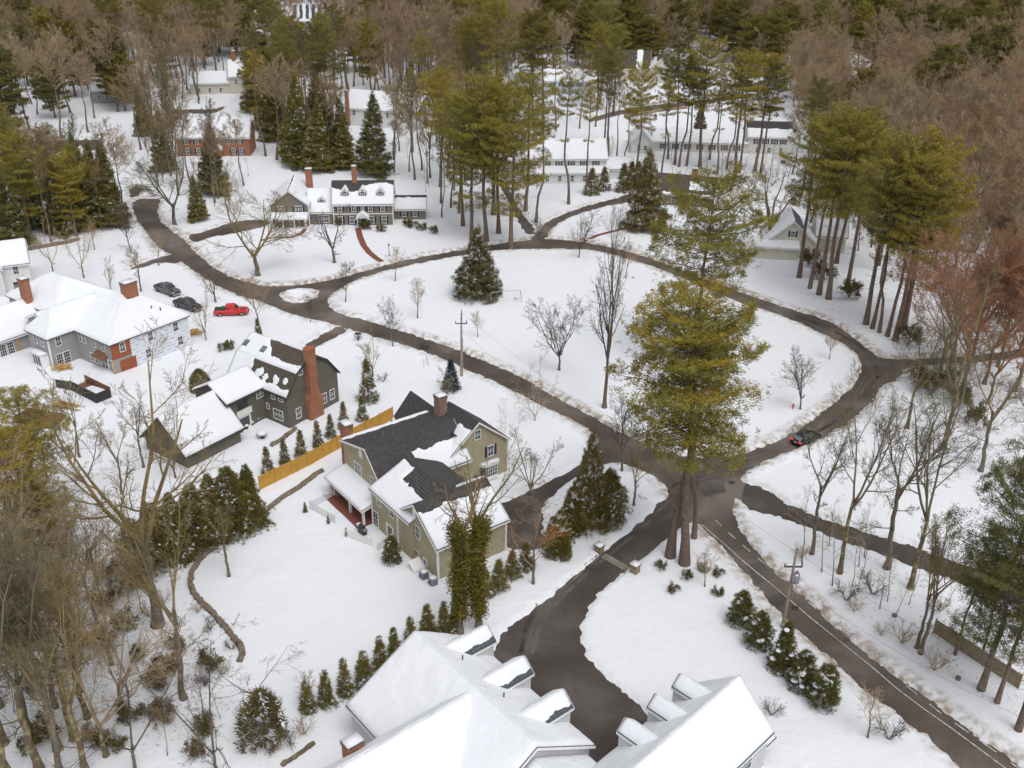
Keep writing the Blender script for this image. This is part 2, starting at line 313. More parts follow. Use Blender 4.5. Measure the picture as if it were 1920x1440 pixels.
# ------------------------------------------------------------------ the ground: one snow sheet, sunk where it is cleared
ROADS = {   # outlines in picture points of the 1920 x 1440 photograph, turned into ground metres below
 'street': [(243,372),(312,372),(297,388),(302,413),(322,430),(347,447),(368,472),(380,482),(413,508),(460,528),(500,536),(547,534),(600,528),(640,520),(700,502),(780,482),(853,470),
   (973,450),(1040,447),(1113,455),(1207,478),(1270,502),(1340,530),(1407,553),(1447,567),(1497,583),(1547,597),(1587,620),(1617,643),(1640,663),(1657,673),(1740,670),(1800,668),(1860,660),(1935,650),
   (1935,672),(1847,681),(1760,686),(1697,690),(1693,704),(1680,718),(1657,722),(1643,750),(1603,787),(1570,810),(1513,837),(1447,863),(1397,888),(1382,915),(1378,963),(1390,990),(1413,1023),(1453,1067),(1493,1100),
   (1540,1147),(1600,1200),(1663,1250),(1747,1310),(1813,1360),(1920,1437),(2000,1500),(1880,1500),(1790,1433),(1747,1395),(1663,1330),(1600,1283),(1540,1225),(1477,1175),(1433,1123),(1393,1077),(1347,1023),(1300,980),
   (1262,935),(1200,885),(1117,850),(1120,830),(1107,810),(1057,783),(1013,763),(967,737),(900,707),(840,680),(797,662),(737,643),(667,623),(627,610),(580,600),(540,590),(493,570),(433,552),(387,527),(347,500),(323,480),(303,473),(283,453),(267,430),(250,410)],
 'lane': [(1340,880),(1376,890),(1403,906),(1430,910),(1470,938),(1530,966),(1587,983),(1647,1003),(1707,1020),(1780,1047),(1920,1093),(2040,1135),(2040,1195),(1920,1147),(1847,1117),(1780,1090),(1713,1067),(1647,1042),(1573,1017),(1520,993),(1447,967),(1403,960),(1392,945),(1380,935),(1340,940)],
 'driveway': [(1240,935),(1290,890),(1340,965),(1300,978),(1267,1000),(1207,1053),(1160,1087),(1120,1120),(1097,1160),(1093,1193),(1107,1240),(1160,1283),(1207,1323),(1222,1337),(1250,1420),(1150,1500),(900,1330),(915,1200),(1007,1133),(1090,1063),(1160,1007),(1213,967)],
 'parking_court': [(1120,845),(1083,873),(1000,915),(915,950),(900,1000),(975,1040),(1030,1030),(1024,1000),(1022,962),(1034,931),(1080,900),(1130,874),(1180,868),(1240,892),(1266,928),(1310,900),(1210,835)],
 'far_driveway': [(345,441),(385,434),(430,415),(500,409),(512,424),(440,440),(395,446),(364,460)],
 'side_driveway': [(330,474),(292,483),(247,499),(236,512),(270,503),(300,494),(345,496)],
 'track': [(632,608),(602,628),(562,648),(574,662),(622,640),(660,619)],
 'upper_street': [(985,452),(1007,432),(1020,416),(1057,399),(1107,382),(1167,368),(1215,345),(1228,352),(1185,380),(1123,391),(1073,407),(1036,427),(1028,450)],
 'grove_driveway': [(928,335),(950,335),(968,380),(990,410),(1012,436),(985,446),(962,400)],
 'upper_road': [(1100,222),(1150,208),(1200,199),(1310,187),(1420,172),(1425,181),(1310,197),(1210,210),(1150,219),(1105,232)],
 'parking_strip': [(1190,243),(1262,241),(1330,245),(1330,252),(1262,249),(1190,251)],
 'hill_path': [(285,214),(340,204),(400,205),(420,198),(425,204),(400,214),(340,213),(285,222)],
 'end_street': [(236,352),(262,346),(272,358),(256,372),(240,372)],
}
DIRTY = dict(street=1.0, lane=.35, driveway=.12, parking_court=.25, far_driveway=.6, side_driveway=.6, track=.5, upper_street=.7, grove_driveway=.3, upper_road=.5, parking_strip=.3, hill_path=.5, end_street=.5)
ISLES = [[(524,551),(540,545),(570,542),(592,545),(596,550),(584,562),(560,568),(540,566)],
         [(612,566),(625,553),(643,542),(662,529),(740,505),(856,483),(927,470),(1087,468),(1147,478),(1200,494),(1262,516),(1330,545),(1393,573),(1440,585),(1480,600),(1533,623),(1580,647),(1610,670),(1613,693),(1600,717),(1573,743),(1533,777),(1480,813),(1420,840),(1383,853),(1323,857),(1250,850),(1207,827),(1147,800),(1113,780),(1070,757),(1033,737),(973,703),(940,687),(873,660),(827,643),(767,623),(703,603),(640,588)],
         [(1022,965),(1030,936),(1082,902),(1150,877),(1198,880),(1238,903),(1252,932),(1210,966),(1130,1018),(1060,1060)]]
LITTER = [[(0,1000),(160,900),(330,1080),(440,1240),(520,1440),(0,1440)], [(1440,940),(1920,1130),(1920,1440),(1830,1330),(1560,1130)], [(1500,590),(1620,650),(1920,660),(1920,300),(1500,440)],
          [(0,60),(700,0),(1920,0),(1920,300),(1500,330),(1250,160),(900,160),(700,250),(480,300),(250,330),(0,440)], [(1650,720),(1920,690),(1920,900),(1750,850)]]
def ground_poly(pts): return np.array([G(x, y)[:2] for x, y in pts])
def sdist(X, Y, poly):
    """signed distance, positive inside"""
    best = np.full(X.shape, 1e9); ins = np.zeros(X.shape, bool); n = len(poly)
    for i in range(n):
        x1, y1 = poly[i]; x2, y2 = poly[(i + 1) % n]; dx, dy = x2 - x1, y2 - y1
        t = np.clip(((X - x1) * dx + (Y - y1) * dy) / (dx * dx + dy * dy + 1e-12), 0, 1)
        best = np.minimum(best, (X - x1 - t * dx)**2 + (Y - y1 - t * dy)**2)
        if y1 != y2: ins ^= ((y1 > Y) != (y2 > Y)) & (X < dx * (Y - y1) / dy + x1)
    return np.where(ins, 1, -1) * np.sqrt(best)
def box_dist(X, Y, poly, far=-8.0, pad=8.0):
    d = np.full(X.shape, far); lo, hi = poly.min(0) - pad, poly.max(0) + pad
    k = (X > lo[0]) & (X < hi[0]) & (Y > lo[1]) & (Y < hi[1])
    d[k] = np.maximum(far, sdist(X[k], Y[k], poly)); return d
RP = {k: ground_poly(v) for k, v in ROADS.items()}; IP = [ground_poly(v) for v in ISLES]; LP = [ground_poly(v) for v in LITTER]
def densify(poly, step=1.2):
    out = []
    for i in range(len(poly)):
        a, b = poly[i], poly[(i + 1) % len(poly)]; k = max(1, int(np.linalg.norm(b - a) / step))
        out += [a + (b - a) * j / k for j in range(k)]
    return np.array(out)
def smoothed(poly, it=1):
    for _ in range(it):
        q = np.roll(poly, -1, 0); poly = np.stack([poly * .75 + q * .25, poly * .25 + q * .75], 1).reshape(-1, 2)
    return poly
RP = {k: smoothed(v) for k, v in RP.items()}; IP = [smoothed(v) for v in IP]

def grow(a, b, s0, g, smax): 
    out = [a]; s = s0
    while out[-1] < b: out.append(out[-1] + s); s = min(s * g, smax)
    return out
xs = grow(100, 2600, .5, 1.045, 200); xs = np.array([-x for x in xs[::-1]] + list(np.arange(-99.6, 99.8, .45)) + xs)
ys = np.array([-2600, -1200, -500, -200, -80, -20, 10, 30, 42, 50] + list(np.arange(55, 150, .42)) + grow(150, 3000, .43, 1.006, 1e3)[0:])
GX, GY = np.meshgrid(xs, ys)
road_d = np.full(GX.shape, -8.0); dirt = np.zeros(GX.shape)
for k, P in RP.items():
    d = box_dist(GX, GY, P)
    for I in IP:
        if k in ('street', 'parking_court'): d = np.minimum(d, -box_dist(GX, GY, I))
    road_d = np.maximum(road_d, d)
    dirt = np.maximum(dirt, DIRTY[k] * (.35 + 1.1 * fbm(GX * .09, GY * .09, 41)) * np.clip(1.1 + np.minimum(d, 0) / (1.7 if k == 'street' else 1.0), 0, 1))
edge_n = (fbm(GX * .9, GY * .9, 5) - .5) * 1.1 + (vnoise(GX * 2.6, GY * 2.6, 9) - .5) * .5
e = -(road_d - .32 + edge_n * .75)                                   # metres outside the cleared edge
bank = np.exp(-((e - 1.1) / .8)**2) * np.clip(dirt * 2, 0, 1) * (.12 + .28 * fbm(GX * .7, GY * .7, 21))
lumps = (fbm(GX * 1.3, GY * 1.3, 31) - .5) * .34 * fbm(GX * .12, GY * .12, 77) * np.exp(-np.clip(e, 0, 9) / 2.2)
soft = (fbm(GX * .06, GY * .06, 3) - .5) * .5 + (fbm(GX * .3, GY * .3, 13) - .5) * .20 + (fbm(GX * 1.1, GY * 1.1, 17, 2) - .5) * .05
near_road = np.clip(e / 6, 0, 1)
GZ = np.clip(e * .55, -.22, .24) + np.where(e > 0, bank + lumps * np.clip(e, 0, 1), 0) + soft * near_road * np.where(GY < 900, 1, 0)
lit = np.zeros(GX.shape)
for P in LP: lit = np.maximum(lit, np.clip(box_dist(GX, GY, P, pad=5) / 6 + .3, 0, 1))
ny, nx = GX.shape; ii = np.arange(ny * nx).reshape(ny, nx)
me = mesh_np('ground', np.stack([GX, GY, GZ], -1).reshape(-1, 3), [np.stack([ii[:-1, :-1], ii[:-1, 1:], ii[1:, 1:], ii[1:, :-1]], -1).reshape(-1, 4)])
for nm, arr in (('dirt', dirt), ('litter', lit)):
    a = me.attributes.new(nm, 'FLOAT', 'POINT'); a.data.foreach_set('value', arr.astype(np.float32).ravel())
structure(link(bpy.data.objects.new('ground', smooth(me)), None, 'ground_snow'))
def gz(x, y):
    j = np.clip(np.searchsorted(xs, x), 1, nx - 1); i = np.clip(np.searchsorted(ys, y), 1, ny - 1)
    return float(min(GZ[i, j], GZ[i - 1, j - 1], GZ[i, j - 1], GZ[i - 1, j]))
def flat(name, poly, z, m):
    me = bpy.data.meshes.new(name); bm = bmesh.new()
    f = bm.faces.new([bm.verts.new((float(x), float(y), z)) for x, y in poly]); bmesh.ops.triangulate(bm, faces=[f])
    for f in bm.faces:
        f.normal_update()
        if f.normal.z < 0: f.normal_flip()
    bm.to_mesh(me); bm.free(); return link(bpy.data.objects.new(name, me), None, m)
def widened(P, w):
    t = np.roll(P, -1, 0) - np.roll(P, 1, 0); t /= np.linalg.norm(t, axis=1, keepdims=True) + 1e-9
    nn = np.stack([t[:, 1], -t[:, 0]], 1); area = np.sum(P[:, 0] * np.roll(P[:, 1], -1) - np.roll(P[:, 0], -1) * P[:, 1])
    return P + nn * (w if area > 0 else -w)
PLAIN = dict(street='road', lane='road', driveway='driveway', parking_court='driveway', far_driveway='driveway', side_driveway='driveway', track='path', upper_street='road', grove_driveway='driveway', upper_road='road', parking_strip='pavement', hill_path='path', end_street='road')
for i, (k, P) in enumerate(list(RP.items())[::-1]):
    structure(flat(PLAIN[k], widened(P, .9 if k != 'street' else .7), -.03 + i * .004, 'drive_asphalt' if k in ('driveway', 'lane', 'parking_court', 'grove_driveway') else 'street_asphalt'))
def strip_poly(pts, w):
    pts = np.array([G(x, y)[:2] for x, y in pts]); pts = np.array([np.array(p) for p in pts])
    t = np.gradient(pts, axis=0); t /= np.linalg.norm(t, axis=1, keepdims=True); nrm = np.stack([-t[:, 1], t[:, 0]], 1)
    return pts, np.concatenate([pts + nrm * w / 2, (pts - nrm * w / 2)[::-1]])
def resample(pts, step):
    pts = np.asarray(pts, float); d = np.concatenate([[0], np.cumsum(np.linalg.norm(np.diff(pts, axis=0), axis=1))])
    t = np.arange(0, d[-1], step); return np.stack([np.interp(t, d, pts[:, i]) for i in range(pts.shape[1])], 1)
# painted markings on the street
CL = [(1318,985),(1330,997),(1358,1020),(1387,1047),(1423,1077),(1460,1107),(1513,1153),(1580,1207),(1630,1247),(1680,1290),(1730,1328),(1780,1363),(1880,1437),(1960,1495)]
_, P = strip_poly(CL, .11); o = flat('road_marking', P, .038, 'paint_white'); structure(o)
DL = [(1341,975),(1370,1003),(1413,1040),(1460,1080),(1510,1125),(1567,1173),(1600,1202),(1647,1243),(1720,1303),(1767,1340),(1843,1393),(1920,1448),(1980,1490)]
q = resample(np.array([G(x, y)[:2] for x, y in DL]), .1); mb = MB()
for i in range(0, len(q) - 20, 28):
    a, b = q[i], q[i + 14]; t = (b - a) / np.linalg.norm(b - a); nn = np.array([-t[1], t[0]]) * .06
    mb.add([(*(a + nn), .038), (*(a - nn), .038), (*(b - nn), .038), (*(b + nn), .038)], [(0, 1, 2, 3)])
structure(mb.build('road_marking', 'paint_white'))
def path(name, pts, w, m, z=.3):
    """a trodden or paved strip lying on the snow"""
    q = resample(np.array([G(x, y)[:2] for x, y in pts]), .8); t = np.gradient(q, axis=0); t /= np.linalg.norm(t, axis=1, keepdims=True); nn = np.stack([-t[:, 1], t[:, 0]], 1) * w / 2
    V = []; F = []
    for i, (a, k) in enumerate(zip(q, nn)):
        zz = max(gz(*a), gz(*(a + k)), gz(*(a - k))) + .05 + z * 0; V += [(*(a + k), zz), (*(a - k), zz)]
        if i: F.append((2 * i - 2, 2 * i - 1, 2 * i + 1, 2 * i))
    return MB().add(V, F).build(name, m)
structure(path('path', [(671,430),(675,445),(682,462),(693,476),(708,488),(722,496)], 1.3, 'red_path'))
structure(path('path', [(572,432),(566,440),(548,447),(520,450)], .9, 'red_path'))
structure(path('path', [(1095,455),(1120,443),(1150,436),(1175,430)], 1.0, 'red_path'))
# tyre tracks: pairs of salt-dried and wet strips along the lanes
LANES = [[(285,400),(330,448),(372,492),(440,538),(520,566),(600,584),(680,608),(760,634),(840,670),(905,708),(975,750),(1040,785),(1110,815),(1180,850),(1262,890),(1320,945),(1352,990),(1405,1045),(1465,1100),(1540,1165),(1620,1232),(1700,1298),(1790,1368),(1880,1440)],
         [(1290,885),(1360,868),(1430,850),(1500,822),(1560,786),(1610,742),(1640,700)], [(1640,690),(1612,655),(1570,628),(1500,598),(1420,568)], [(1280,905),(1230,950),(1170,1005),(1110,1055),(1050,1110),(1000,1170),(985,1230)]]
for k, ln in enumerate(LANES):
    q = smoothed_line = resample(np.array([G(x, y)[:2] for x, y in ln]), 1.2); t = np.gradient(q, axis=0); t /= np.linalg.norm(t, axis=1, keepdims=True); nn = np.stack([-t[:, 1], t[:, 0]], 1)
    for off, w, mt in ((-2.1, .45, 'salt_streak'), (-.55, .5, 'wet_streak'), (.75, .45, 'salt_streak'), (2.2, .5, 'wet_streak'), (0.1, .35, 'salt_streak')):
        if k == 3 and abs(off) > 1.5: continue
        wob = (fbm(np.arange(len(q)) * .12 + off * 9, np.zeros(len(q)), 3) - .5) * .6; c = q + nn * (off + wob)[:, None]
        V = [(*(c[i] + s * nn[i] * w / 2), .016 + .003 * k) for i in range(len(q)) for s in (1, -1)]
        structure(MB().add(V, [(2 * i - 2, 2 * i - 1, 2 * i + 1, 2 * i) for i in range(1, len(q))]).build('road_marking', mt))
# worn repairs on the asphalt
for q in ([(1399,1062),(1428,1052),(1450,1084),(1420,1096)], [(1436,1122),(1468,1108),(1484,1126),(1452,1142)], [(1310,905),(1352,896),(1362,922),(1320,932)], [(1215,838),(1248,852),(1222,872),(1190,858)], [(985,742),(1010,754),(996,770),(970,757)]):
    structure(flat('road_patch', ground_poly(q), .030, 'drive_asphalt'))
# a manhole pair
for nm, cx, cy, m in (('manhole_cover', 1372, 905, 'dark_metal'), ('manhole_cover', 1490, 1140, 'dark_metal')):
    o = MB().lathe([(.42, 0), (.42, .03), (.3, .035)], 18).build(nm, m); g = G(cx, cy); o.location = (g[0], g[1], .03)
    tag(o, 'round iron manhole cover at the mouth of the side lane' if cx < 1400 else 'dark iron cover on the lined street beside the utility pole', 'manhole')

# ------------------------------------------------------------------ houses: blocks with walls, roof, snow, windows
def sheet(quad, t, cov=None, soft=(1, 1, 1, 1), step=.28, seed=0, skirt=True):
    """snow lying on the sloped quad p00 p10 p11 p01 (p00-p10 is the eave). cov(a, b) in metres > 0 where snow lies"""
    p = [np.asarray(q, float) for q in quad]
    La = max(np.linalg.norm(p[1] - p[0]), np.linalg.norm(p[2] - p[3])); Lb = max(np.linalg.norm(p[3] - p[0]), np.linalg.norm(p[2] - p[1]))
    na, nb = max(3, int(La / step)), max(3, int(Lb / step)); a, b = np.meshgrid(np.linspace(0, 1, na + 1), np.linspace(0, 1, nb + 1), indexing='ij')
    P = p[0] * ((1 - a) * (1 - b))[..., None] + p[1] * (a * (1 - b))[..., None] + p[2] * (a * b)[..., None] + p[3] * ((1 - a) * b)[..., None]
    am, bm_ = a * La, b * Lb; big = np.full(a.shape, 9.0)
    d = np.minimum.reduce([bm_ if soft[0] else big, La - am if soft[1] else big, Lb - bm_ if soft[2] else big, am if soft[3] else big])
    h = t * (.35 + .65 * np.sqrt(np.clip(d / .4, 0, 1))) + (fbm(am * .45 + seed * 7.3, bm_ * .45, seed) - .5) * t * .75 + (fbm(am * 1.7, bm_ * 1.7, seed + 2) - .5) * t * .18
    keep = np.ones(a.shape, bool)
    if cov is not None:
        cd = cov(am, bm_, La, Lb) + (fbm(am * 1.1 + seed * 3.1, bm_ * 1.1, seed + 5, 4) - .5) * .9
        h = np.minimum(h, np.clip(cd * .5, -.07, t)); keep = cd > -.35
    else: h = np.maximum(h, .03)
    P = P + np.array([0, 0, 1.]) * h[..., None]
    ii = np.arange(a.size).reshape(a.shape); Q = np.stack([ii[:-1, :-1], ii[1:, :-1], ii[1:, 1:], ii[:-1, 1:]], -1).reshape(-1, 4)
    kq = keep.ravel()[Q].any(1)
    if cov is not None:
        g = (kq & (h.ravel()[Q].max(1) > 0)).reshape(na, nb); lab = np.zeros((na, nb), int); L = 0
        for i0, j0 in zip(*np.nonzero(g)):
            if lab[i0, j0]: continue
            L += 1; st = [(i0, j0)]; lab[i0, j0] = L; cells = []
            while st:
                i, j = st.pop(); cells.append((i, j))
                for u, v in ((i + 1, j), (i - 1, j), (i, j + 1), (i, j - 1)):
                    if 0 <= u < na and 0 <= v < nb and g[u, v] and not lab[u, v]: lab[u, v] = L; st.append((u, v))
            if len(cells) < 10:
                for c in cells: g[c] = False
        kq = g.ravel()
    V = P.reshape(-1, 3); F = [tuple(q) for q in Q[kq]]; V = [tuple(v) for v in V]
    if skirt:
        for ring in (ii[:, 0], ii[-1, :], ii[::-1, -1], ii[0, ::-1]):
            for i, j in zip(ring[:-1], ring[1:]):
                if keep.ravel()[i] and keep.ravel()[j]:
                    k = len(V); dz = .02
                    A, B = V[i], V[j]; hi, hj = h.ravel()[i], h.ravel()[j]
                    if hi < 0 or hj < 0: continue
                    V += [(A[0], A[1], A[2] - hi - dz), (B[0], B[1], B[2] - hj - dz)]; F.append((i, j, k + 1, k))
    return V, F
def split_sheet(V, F):
    par = list(range(len(V)))
    def find(a):
        while par[a] != a: par[a] = par[par[a]]; a = par[a]
        return a
    for f in F:
        r = find(f[0])
        for q in f[1:]: par[find(q)] = r
    out = {}
    for f in F: out.setdefault(find(f[0]), []).append(f)
    res = []
    for fs in out.values():
        ids = sorted({q for f in fs for q in f}); mp = {q: i for i, q in enumerate(ids)}; res.append(([V[q] for q in ids], [tuple(mp[q] for q in f) for f in fs]))
    return res
def put_sheets(parent, sheets, name='snow_cover', m='roof_snow'):
    sheets = [q for V, F in sheets for q in split_sheet(V, F)]
    if len(sheets) > 1:
        for q in sheets: put_sheets(parent, [q], name, m)
        return None
    mb = MB()
    for V, F in sheets: mb.add(V, F)
    if not mb.f: return None
    return mb.build(name, m, parent, sm=True)

class House:
    def __init__(s, name, label, loc, ang, wall, roof, z=0.0, ov=.35):
        s.e = thing(name, label, 'house', (loc[0], loc[1], z), ang); s.wall, s.roof, s.ov, s.k = wall, roof, ov, 0
        s.h0 = z
    def block(s, u0, u1, v0, v1, prof, axis='u', zb=-.3, wall=None, roof=None, snow='full', ov=None, parent=None, names=('wall', 'roof'), t=.26, gab=(1, 1), inset=0.0, trim='white_trim', label=None):
        """prof: list of (across, z) from one eave to the other; axis: direction of the ridge.
        snow: 'full', None, or one entry per slope: True / None / cov function"""
        ov = s.ov if ov is None else ov; parent = parent or s.e; s.k += 1
        a0, a1 = (u0, u1) if axis == 'u' else (v0, v1)
        b0, b1 = (v0, v1) if axis == 'u' else (u0, u1)
        P = (lambda a, b, z: (a, b, z)) if axis == 'u' else (lambda a, b, z: (b, a, z))
        n = len(prof)
        # walls, ended just under the roof skin
        under = [(b, z - .10) for b, z in prof]
        poly = [P(a0, b0, zb)] + [P(a0, b, z) for b, z in under if True] + [P(a0, b1, zb)]
        # clip wall outline to the wall planes
        def zat(b):
            for (x0, z0), (x1, z1) in zip(prof, prof[1:]):
                if x0 <= b <= x1: return z0 + (z1 - z0) * (b - x0) / (x1 - x0 + 1e-9)
            return prof[0][1] if b < prof[0][0] else prof[-1][1]
        pts = [(b0, zb), (b0, zat(b0) - .08)] + [(b, z - .08) for b, z in prof if b0 + .01 < b < b1 - .01] + [(b1, zat(b1) - .08), (b1, zb)]
        w = MB().prism([P(a0, b, z) for b, z in pts], np.array(P(a1, 0, 0)) - np.array(P(a0, 0, 0))).build(names[0], wall or s.wall, parent)
        if label: w['label'] = label
        # roof skin with overhang
        ext = list(prof)
        sl0 = (prof[1][1] - prof[0][1]) / (prof[1][0] - prof[0][0] + 1e-9); sl1 = (prof[-1][1] - prof[-2][1]) / (prof[-1][0] - prof[-2][0] + 1e-9)
        ext[0] = (prof[0][0] - ov, prof[0][1] - sl0 * ov); ext[-1] = (prof[-1][0] + ov, prof[-1][1] + sl1 * ov)
        A0, A1 = a0 - (ov if gab[0] else 0), a1 + (ov if gab[1] else 0); th = .16
        r = MB(); cs = ext + [(b, z - th) for b, z in ext[::-1]]
        r.prism([P(A0, b, z) for b, z in cs], np.array(P(A1 - A0, 0, 0))); ro = r.build(names[1], roof or s.roof, parent)
        # fascia and rake boards
        tr = MB(); low = [(b, z - .03) for b, z in ext] + [(b, z - .30) for b, z in ext[::-1]]
        if gab[0]: tr.prism([P(A0 - .05, b, z) for b, z in low], np.array(P(.09, 0, 0)))
        if gab[1]: tr.prism([P(A1 - .04, b, z) for b, z in low], np.array(P(.09, 0, 0)))
        for (b, z), sg in ((ext[0], -1), (ext[-1], 1)):
            q0, q1 = sorted((b + sg * .03, b - sg * .03)); x = [P(A0, q0, z - .27), P(A1, q1, z - .06)]
            tr.box(min(x[0][0], x[1][0]), max(x[0][0], x[1][0]), min(x[0][1], x[1][1]), max(x[0][1], x[1][1]), z - .27, z - .05)
        if trim: tr.build('trim', trim, ro)
        if snow:
            sh = []
            for i, ((x0, z0), (x1, z1)) in enumerate(zip(ext, ext[1:])):
                c = True if snow == 'full' else snow[i]
                if c is None: continue
                up = z1 >= z0
                (e0, ez0), (e1, ez1) = ((x0, z0), (x1, z1)) if up else ((x1, z1), (x0, z0))
                o = -.07 if i in (0, n - 2) and ((i == 0) == up) else 0
                sgn = -1 if up else 1; k = (ez1 - ez0) / (e1 - e0 + 1e-9); e0 += sgn * o; ez0 += k * sgn * o
                top_is_ridge = (i + 1 < n - 1 and up) or (i > 0 and not up)
                g0, g1 = (.09 if gab[0] else -.03), (.09 if gab[1] else -.03)
                sh.append(sheet([P(A0 + g0, e0, ez0), P(A1 - g1, e0, ez0), P(A1 - g1, e1, ez1), P(A0 + g0, e1, ez1)], t, None if c is True else c, (1, 1, 0 if top_is_ridge else 1, 1), seed=s.k * 11 + i))
            for q in sh: put_sheets(ro, [q])
        return w, ro
    def hip(s, u0, u1, v0, v1, ze, zr, r0, r1, zb=-.3, wall=None, roof=None, snow=True, ov=None, t=.3, names=('wall', 'roof')):
        """hip roof with its ridge from r0=(u,v) to r1=(u,v)"""
        ov = s.ov if ov is None else ov; s.k += 1
        w = MB().box(u0, u1, v0, v1, zb, ze - .1).build(names[0], wall or s.wall, s.e)
        zo = ze - .2; c = [(u0 - ov, v0 - ov, zo), (u1 + ov, v0 - ov, zo), (u1 + ov, v1 + ov, zo), (u0 - ov, v1 + ov, zo)]
        A, B = (*r0, zr), (*r1, zr); mb = MB(); alongu = abs(r1[0] - r0[0]) >= abs(r1[1] - r0[1])
        base = [(x, y, z - .16) for x, y, z in c]
        if alongu: faces = [(0, 1, 5, 4), (1, 2, 5), (2, 3, 4, 5), (3, 0, 4)]; slopes = [(c[0], c[1], B, A), (c[1], c[2], B, B), (c[2], c[3], A, B), (c[3], c[0], A, A)]
        else: faces = [(0, 1, 4), (1, 2, 5, 4), (2, 3, 5), (3, 0, 4, 5)]; slopes = [(c[0], c[1], A, A), (c[1], c[2], B, A), (c[2], c[3], B, B), (c[3], c[0], A, B)]
        mb.add(c + [A, B] + base, faces + [(9, 8, 7, 6)] + [(i, (i + 1) % 4, 6 + (i + 1) % 4, 6 + i) for i in range(4)])
        ro = mb.build(names[1], roof or s.roof, s.e)
        if snow:
            sh = []
            for i, q in enumerate(slopes): sh.append(sheet(q, t, None if snow is True else snow, (1, 0, 0, 0), seed=s.k * 13 + i))
            put_sheets(ro, sh)
        return w, ro
    def win(s, a, b, dist, z, w, h, nx=2, ny=3, shutters=False, parent=None, frame='white_trim', name='window', label=None, sash=True):
        """window on the wall line a -> b (outward is to the right of a -> b), centred dist metres along, sill at z"""
        a, b = np.array(a, float), np.array(b, float); t = (b - a) / np.linalg.norm(b - a); nn = np.array([t[1], -t[0]])
        parent = parent or s.e; c = a + t * dist; T = np.array([*t, 0]); N = np.array([*nn, 0]); Z = np.array([0, 0, 1.]); C0 = np.array([*c, z + h / 2])
        f = MB(); bw = .09
        for sx in (-1, 1): f.obox(C0 + T * sx * (w / 2 - bw / 2 + .03), T * bw / 2, N * .07, Z * (h / 2 + .06))
        for sz in (-1, 1): f.obox(C0 + Z * sz * (h / 2 + .01) , T * (w / 2 - .07), N * .065, Z * .055)
        for i in range(1, nx): f.obox(C0 + T * (w * (i / nx - .5)), T * (.035 if nx > 4 or (i * 2 == nx and nx >= 4) else .016), N * .045, Z * (h / 2 - .05))
        for j in range(1, ny + (ny + 1) * sash if False else ny): f.obox(C0 + Z * (h * (j / ny - .5)), T * (w / 2 - .06), N * .04, Z * .016)
        if sash: f.obox(C0, T * (w / 2 - .06), N * .055, Z * .03)
        fo = f.build(name, frame, parent)
        if label: fo['label'] = label
        MB().obox(C0, T * (w / 2 - .02), N * .022, Z * (h / 2 - .02)).build('pane', 'glass', fo)
        if shutters:
            for sx in (-1, 1):
                q = MB().obox(C0 + T * sx * (w / 2 + .24), T * .19, N * .05, Z * (h / 2 + .03)); q.obox(C0 + T * sx * (w / 2 + .24), T * .13, N * .062, Z * (h / 2 - .08)); q.build('shutter', 'shutter', parent)
        return fo
    def door(s, a, b, dist, w, h, m='white_trim', glass=True, z=.15, label=None):
        a, b = np.array(a, float), np.array(b, float); t = (b - a) / np.linalg.norm(b - a); nn = np.array([t[1], -t[0]]); c = a + t * dist
        T = np.array([*t, 0]); N = np.array([*nn, 0]); Z = np.array([0, 0, 1.]); C0 = np.array([*c, z + h / 2]); f = MB()
        for sx in (-1, 1): f.obox(C0 + T * sx * (w / 2 + .06), T * .07, N * .08, Z * (h / 2 + .1))
        f.obox(C0 + Z * (h / 2 + .05), T * (w / 2 - .01), N * .075, Z * .06); f.build('door_frame', 'white_trim', s.e)
        d = MB().obox(C0, T * (w / 2 - .01), N * .03, Z * (h / 2 - .01)).build('door', m, s.e)
        if label: d['label'] = label
        if glass: MB().obox(C0 + Z * .15, T * (w / 2 - .14), N * .036, Z * (h / 2 - .3)).build('pane', 'glass', d)
        MB().obox(C0 + T * (w / 2 - .1) - Z * .1, T * .03, N * .07, Z * .03).build('handle', 'dark_metal', d)
    def chimney(s, u, v, w, d, z0, z1, m='red_brick', snow=True, parent=None, cap=True):
        c = MB().box(u - w / 2, u + w / 2, v - d / 2, v + d / 2, z0, z1); c.box(u - w / 2 - .07, u + w / 2 + .07, v - d / 2 - .07, v + d / 2 + .07, z1 - .32, z1 - .12)
        c = c.build('chimney', m, parent or s.e)
        if cap:
            MB().box(u - w / 2 - .09, u + w / 2 + .09, v - d / 2 - .09, v + d / 2 + .09, z1, z1 + .1).build('chimney_cap', 'wall_stone', c)
            if snow: MB().box(u - w / 2 - .05, u + w / 2 + .05, v - d / 2 - .05, v + d / 2 + .05, z1 + .101, z1 + .26).build('snow_cap', 'snow_lump', c, bevel=.06, sm=True)
        return c
    def dormer(s, axis, pos, half, face, back, zb, ze, za, sign, win=True, wall=None, roof=None, snow='full', ov=.16, slate=False):
        """gabled dormer; face/back along the house's slope direction, pos along the ridge"""
        if axis == 'u': bl = dict(u0=min(face, back), u1=max(face, back), v0=pos - half, v1=pos + half, axis='u')
        else: bl = dict(u0=pos - half, u1=pos + half, v0=min(face, back), v1=max(face, back), axis='v')
        fl = (1, 0) if face < back else (0, 1)
        w, ro = s.block(prof=[(pos - half, ze), (pos, za), (pos + half, ze)], zb=zb, wall=wall, roof=roof, snow=snow, ov=ov, gab=fl, names=('dormer', 'dormer_roof'), t=.22, **bl)
        ro.parent = w
        sn = [c for c in ro.children if c.name.startswith('snow_cover')]
        for c in list(ro.children): c.parent = w
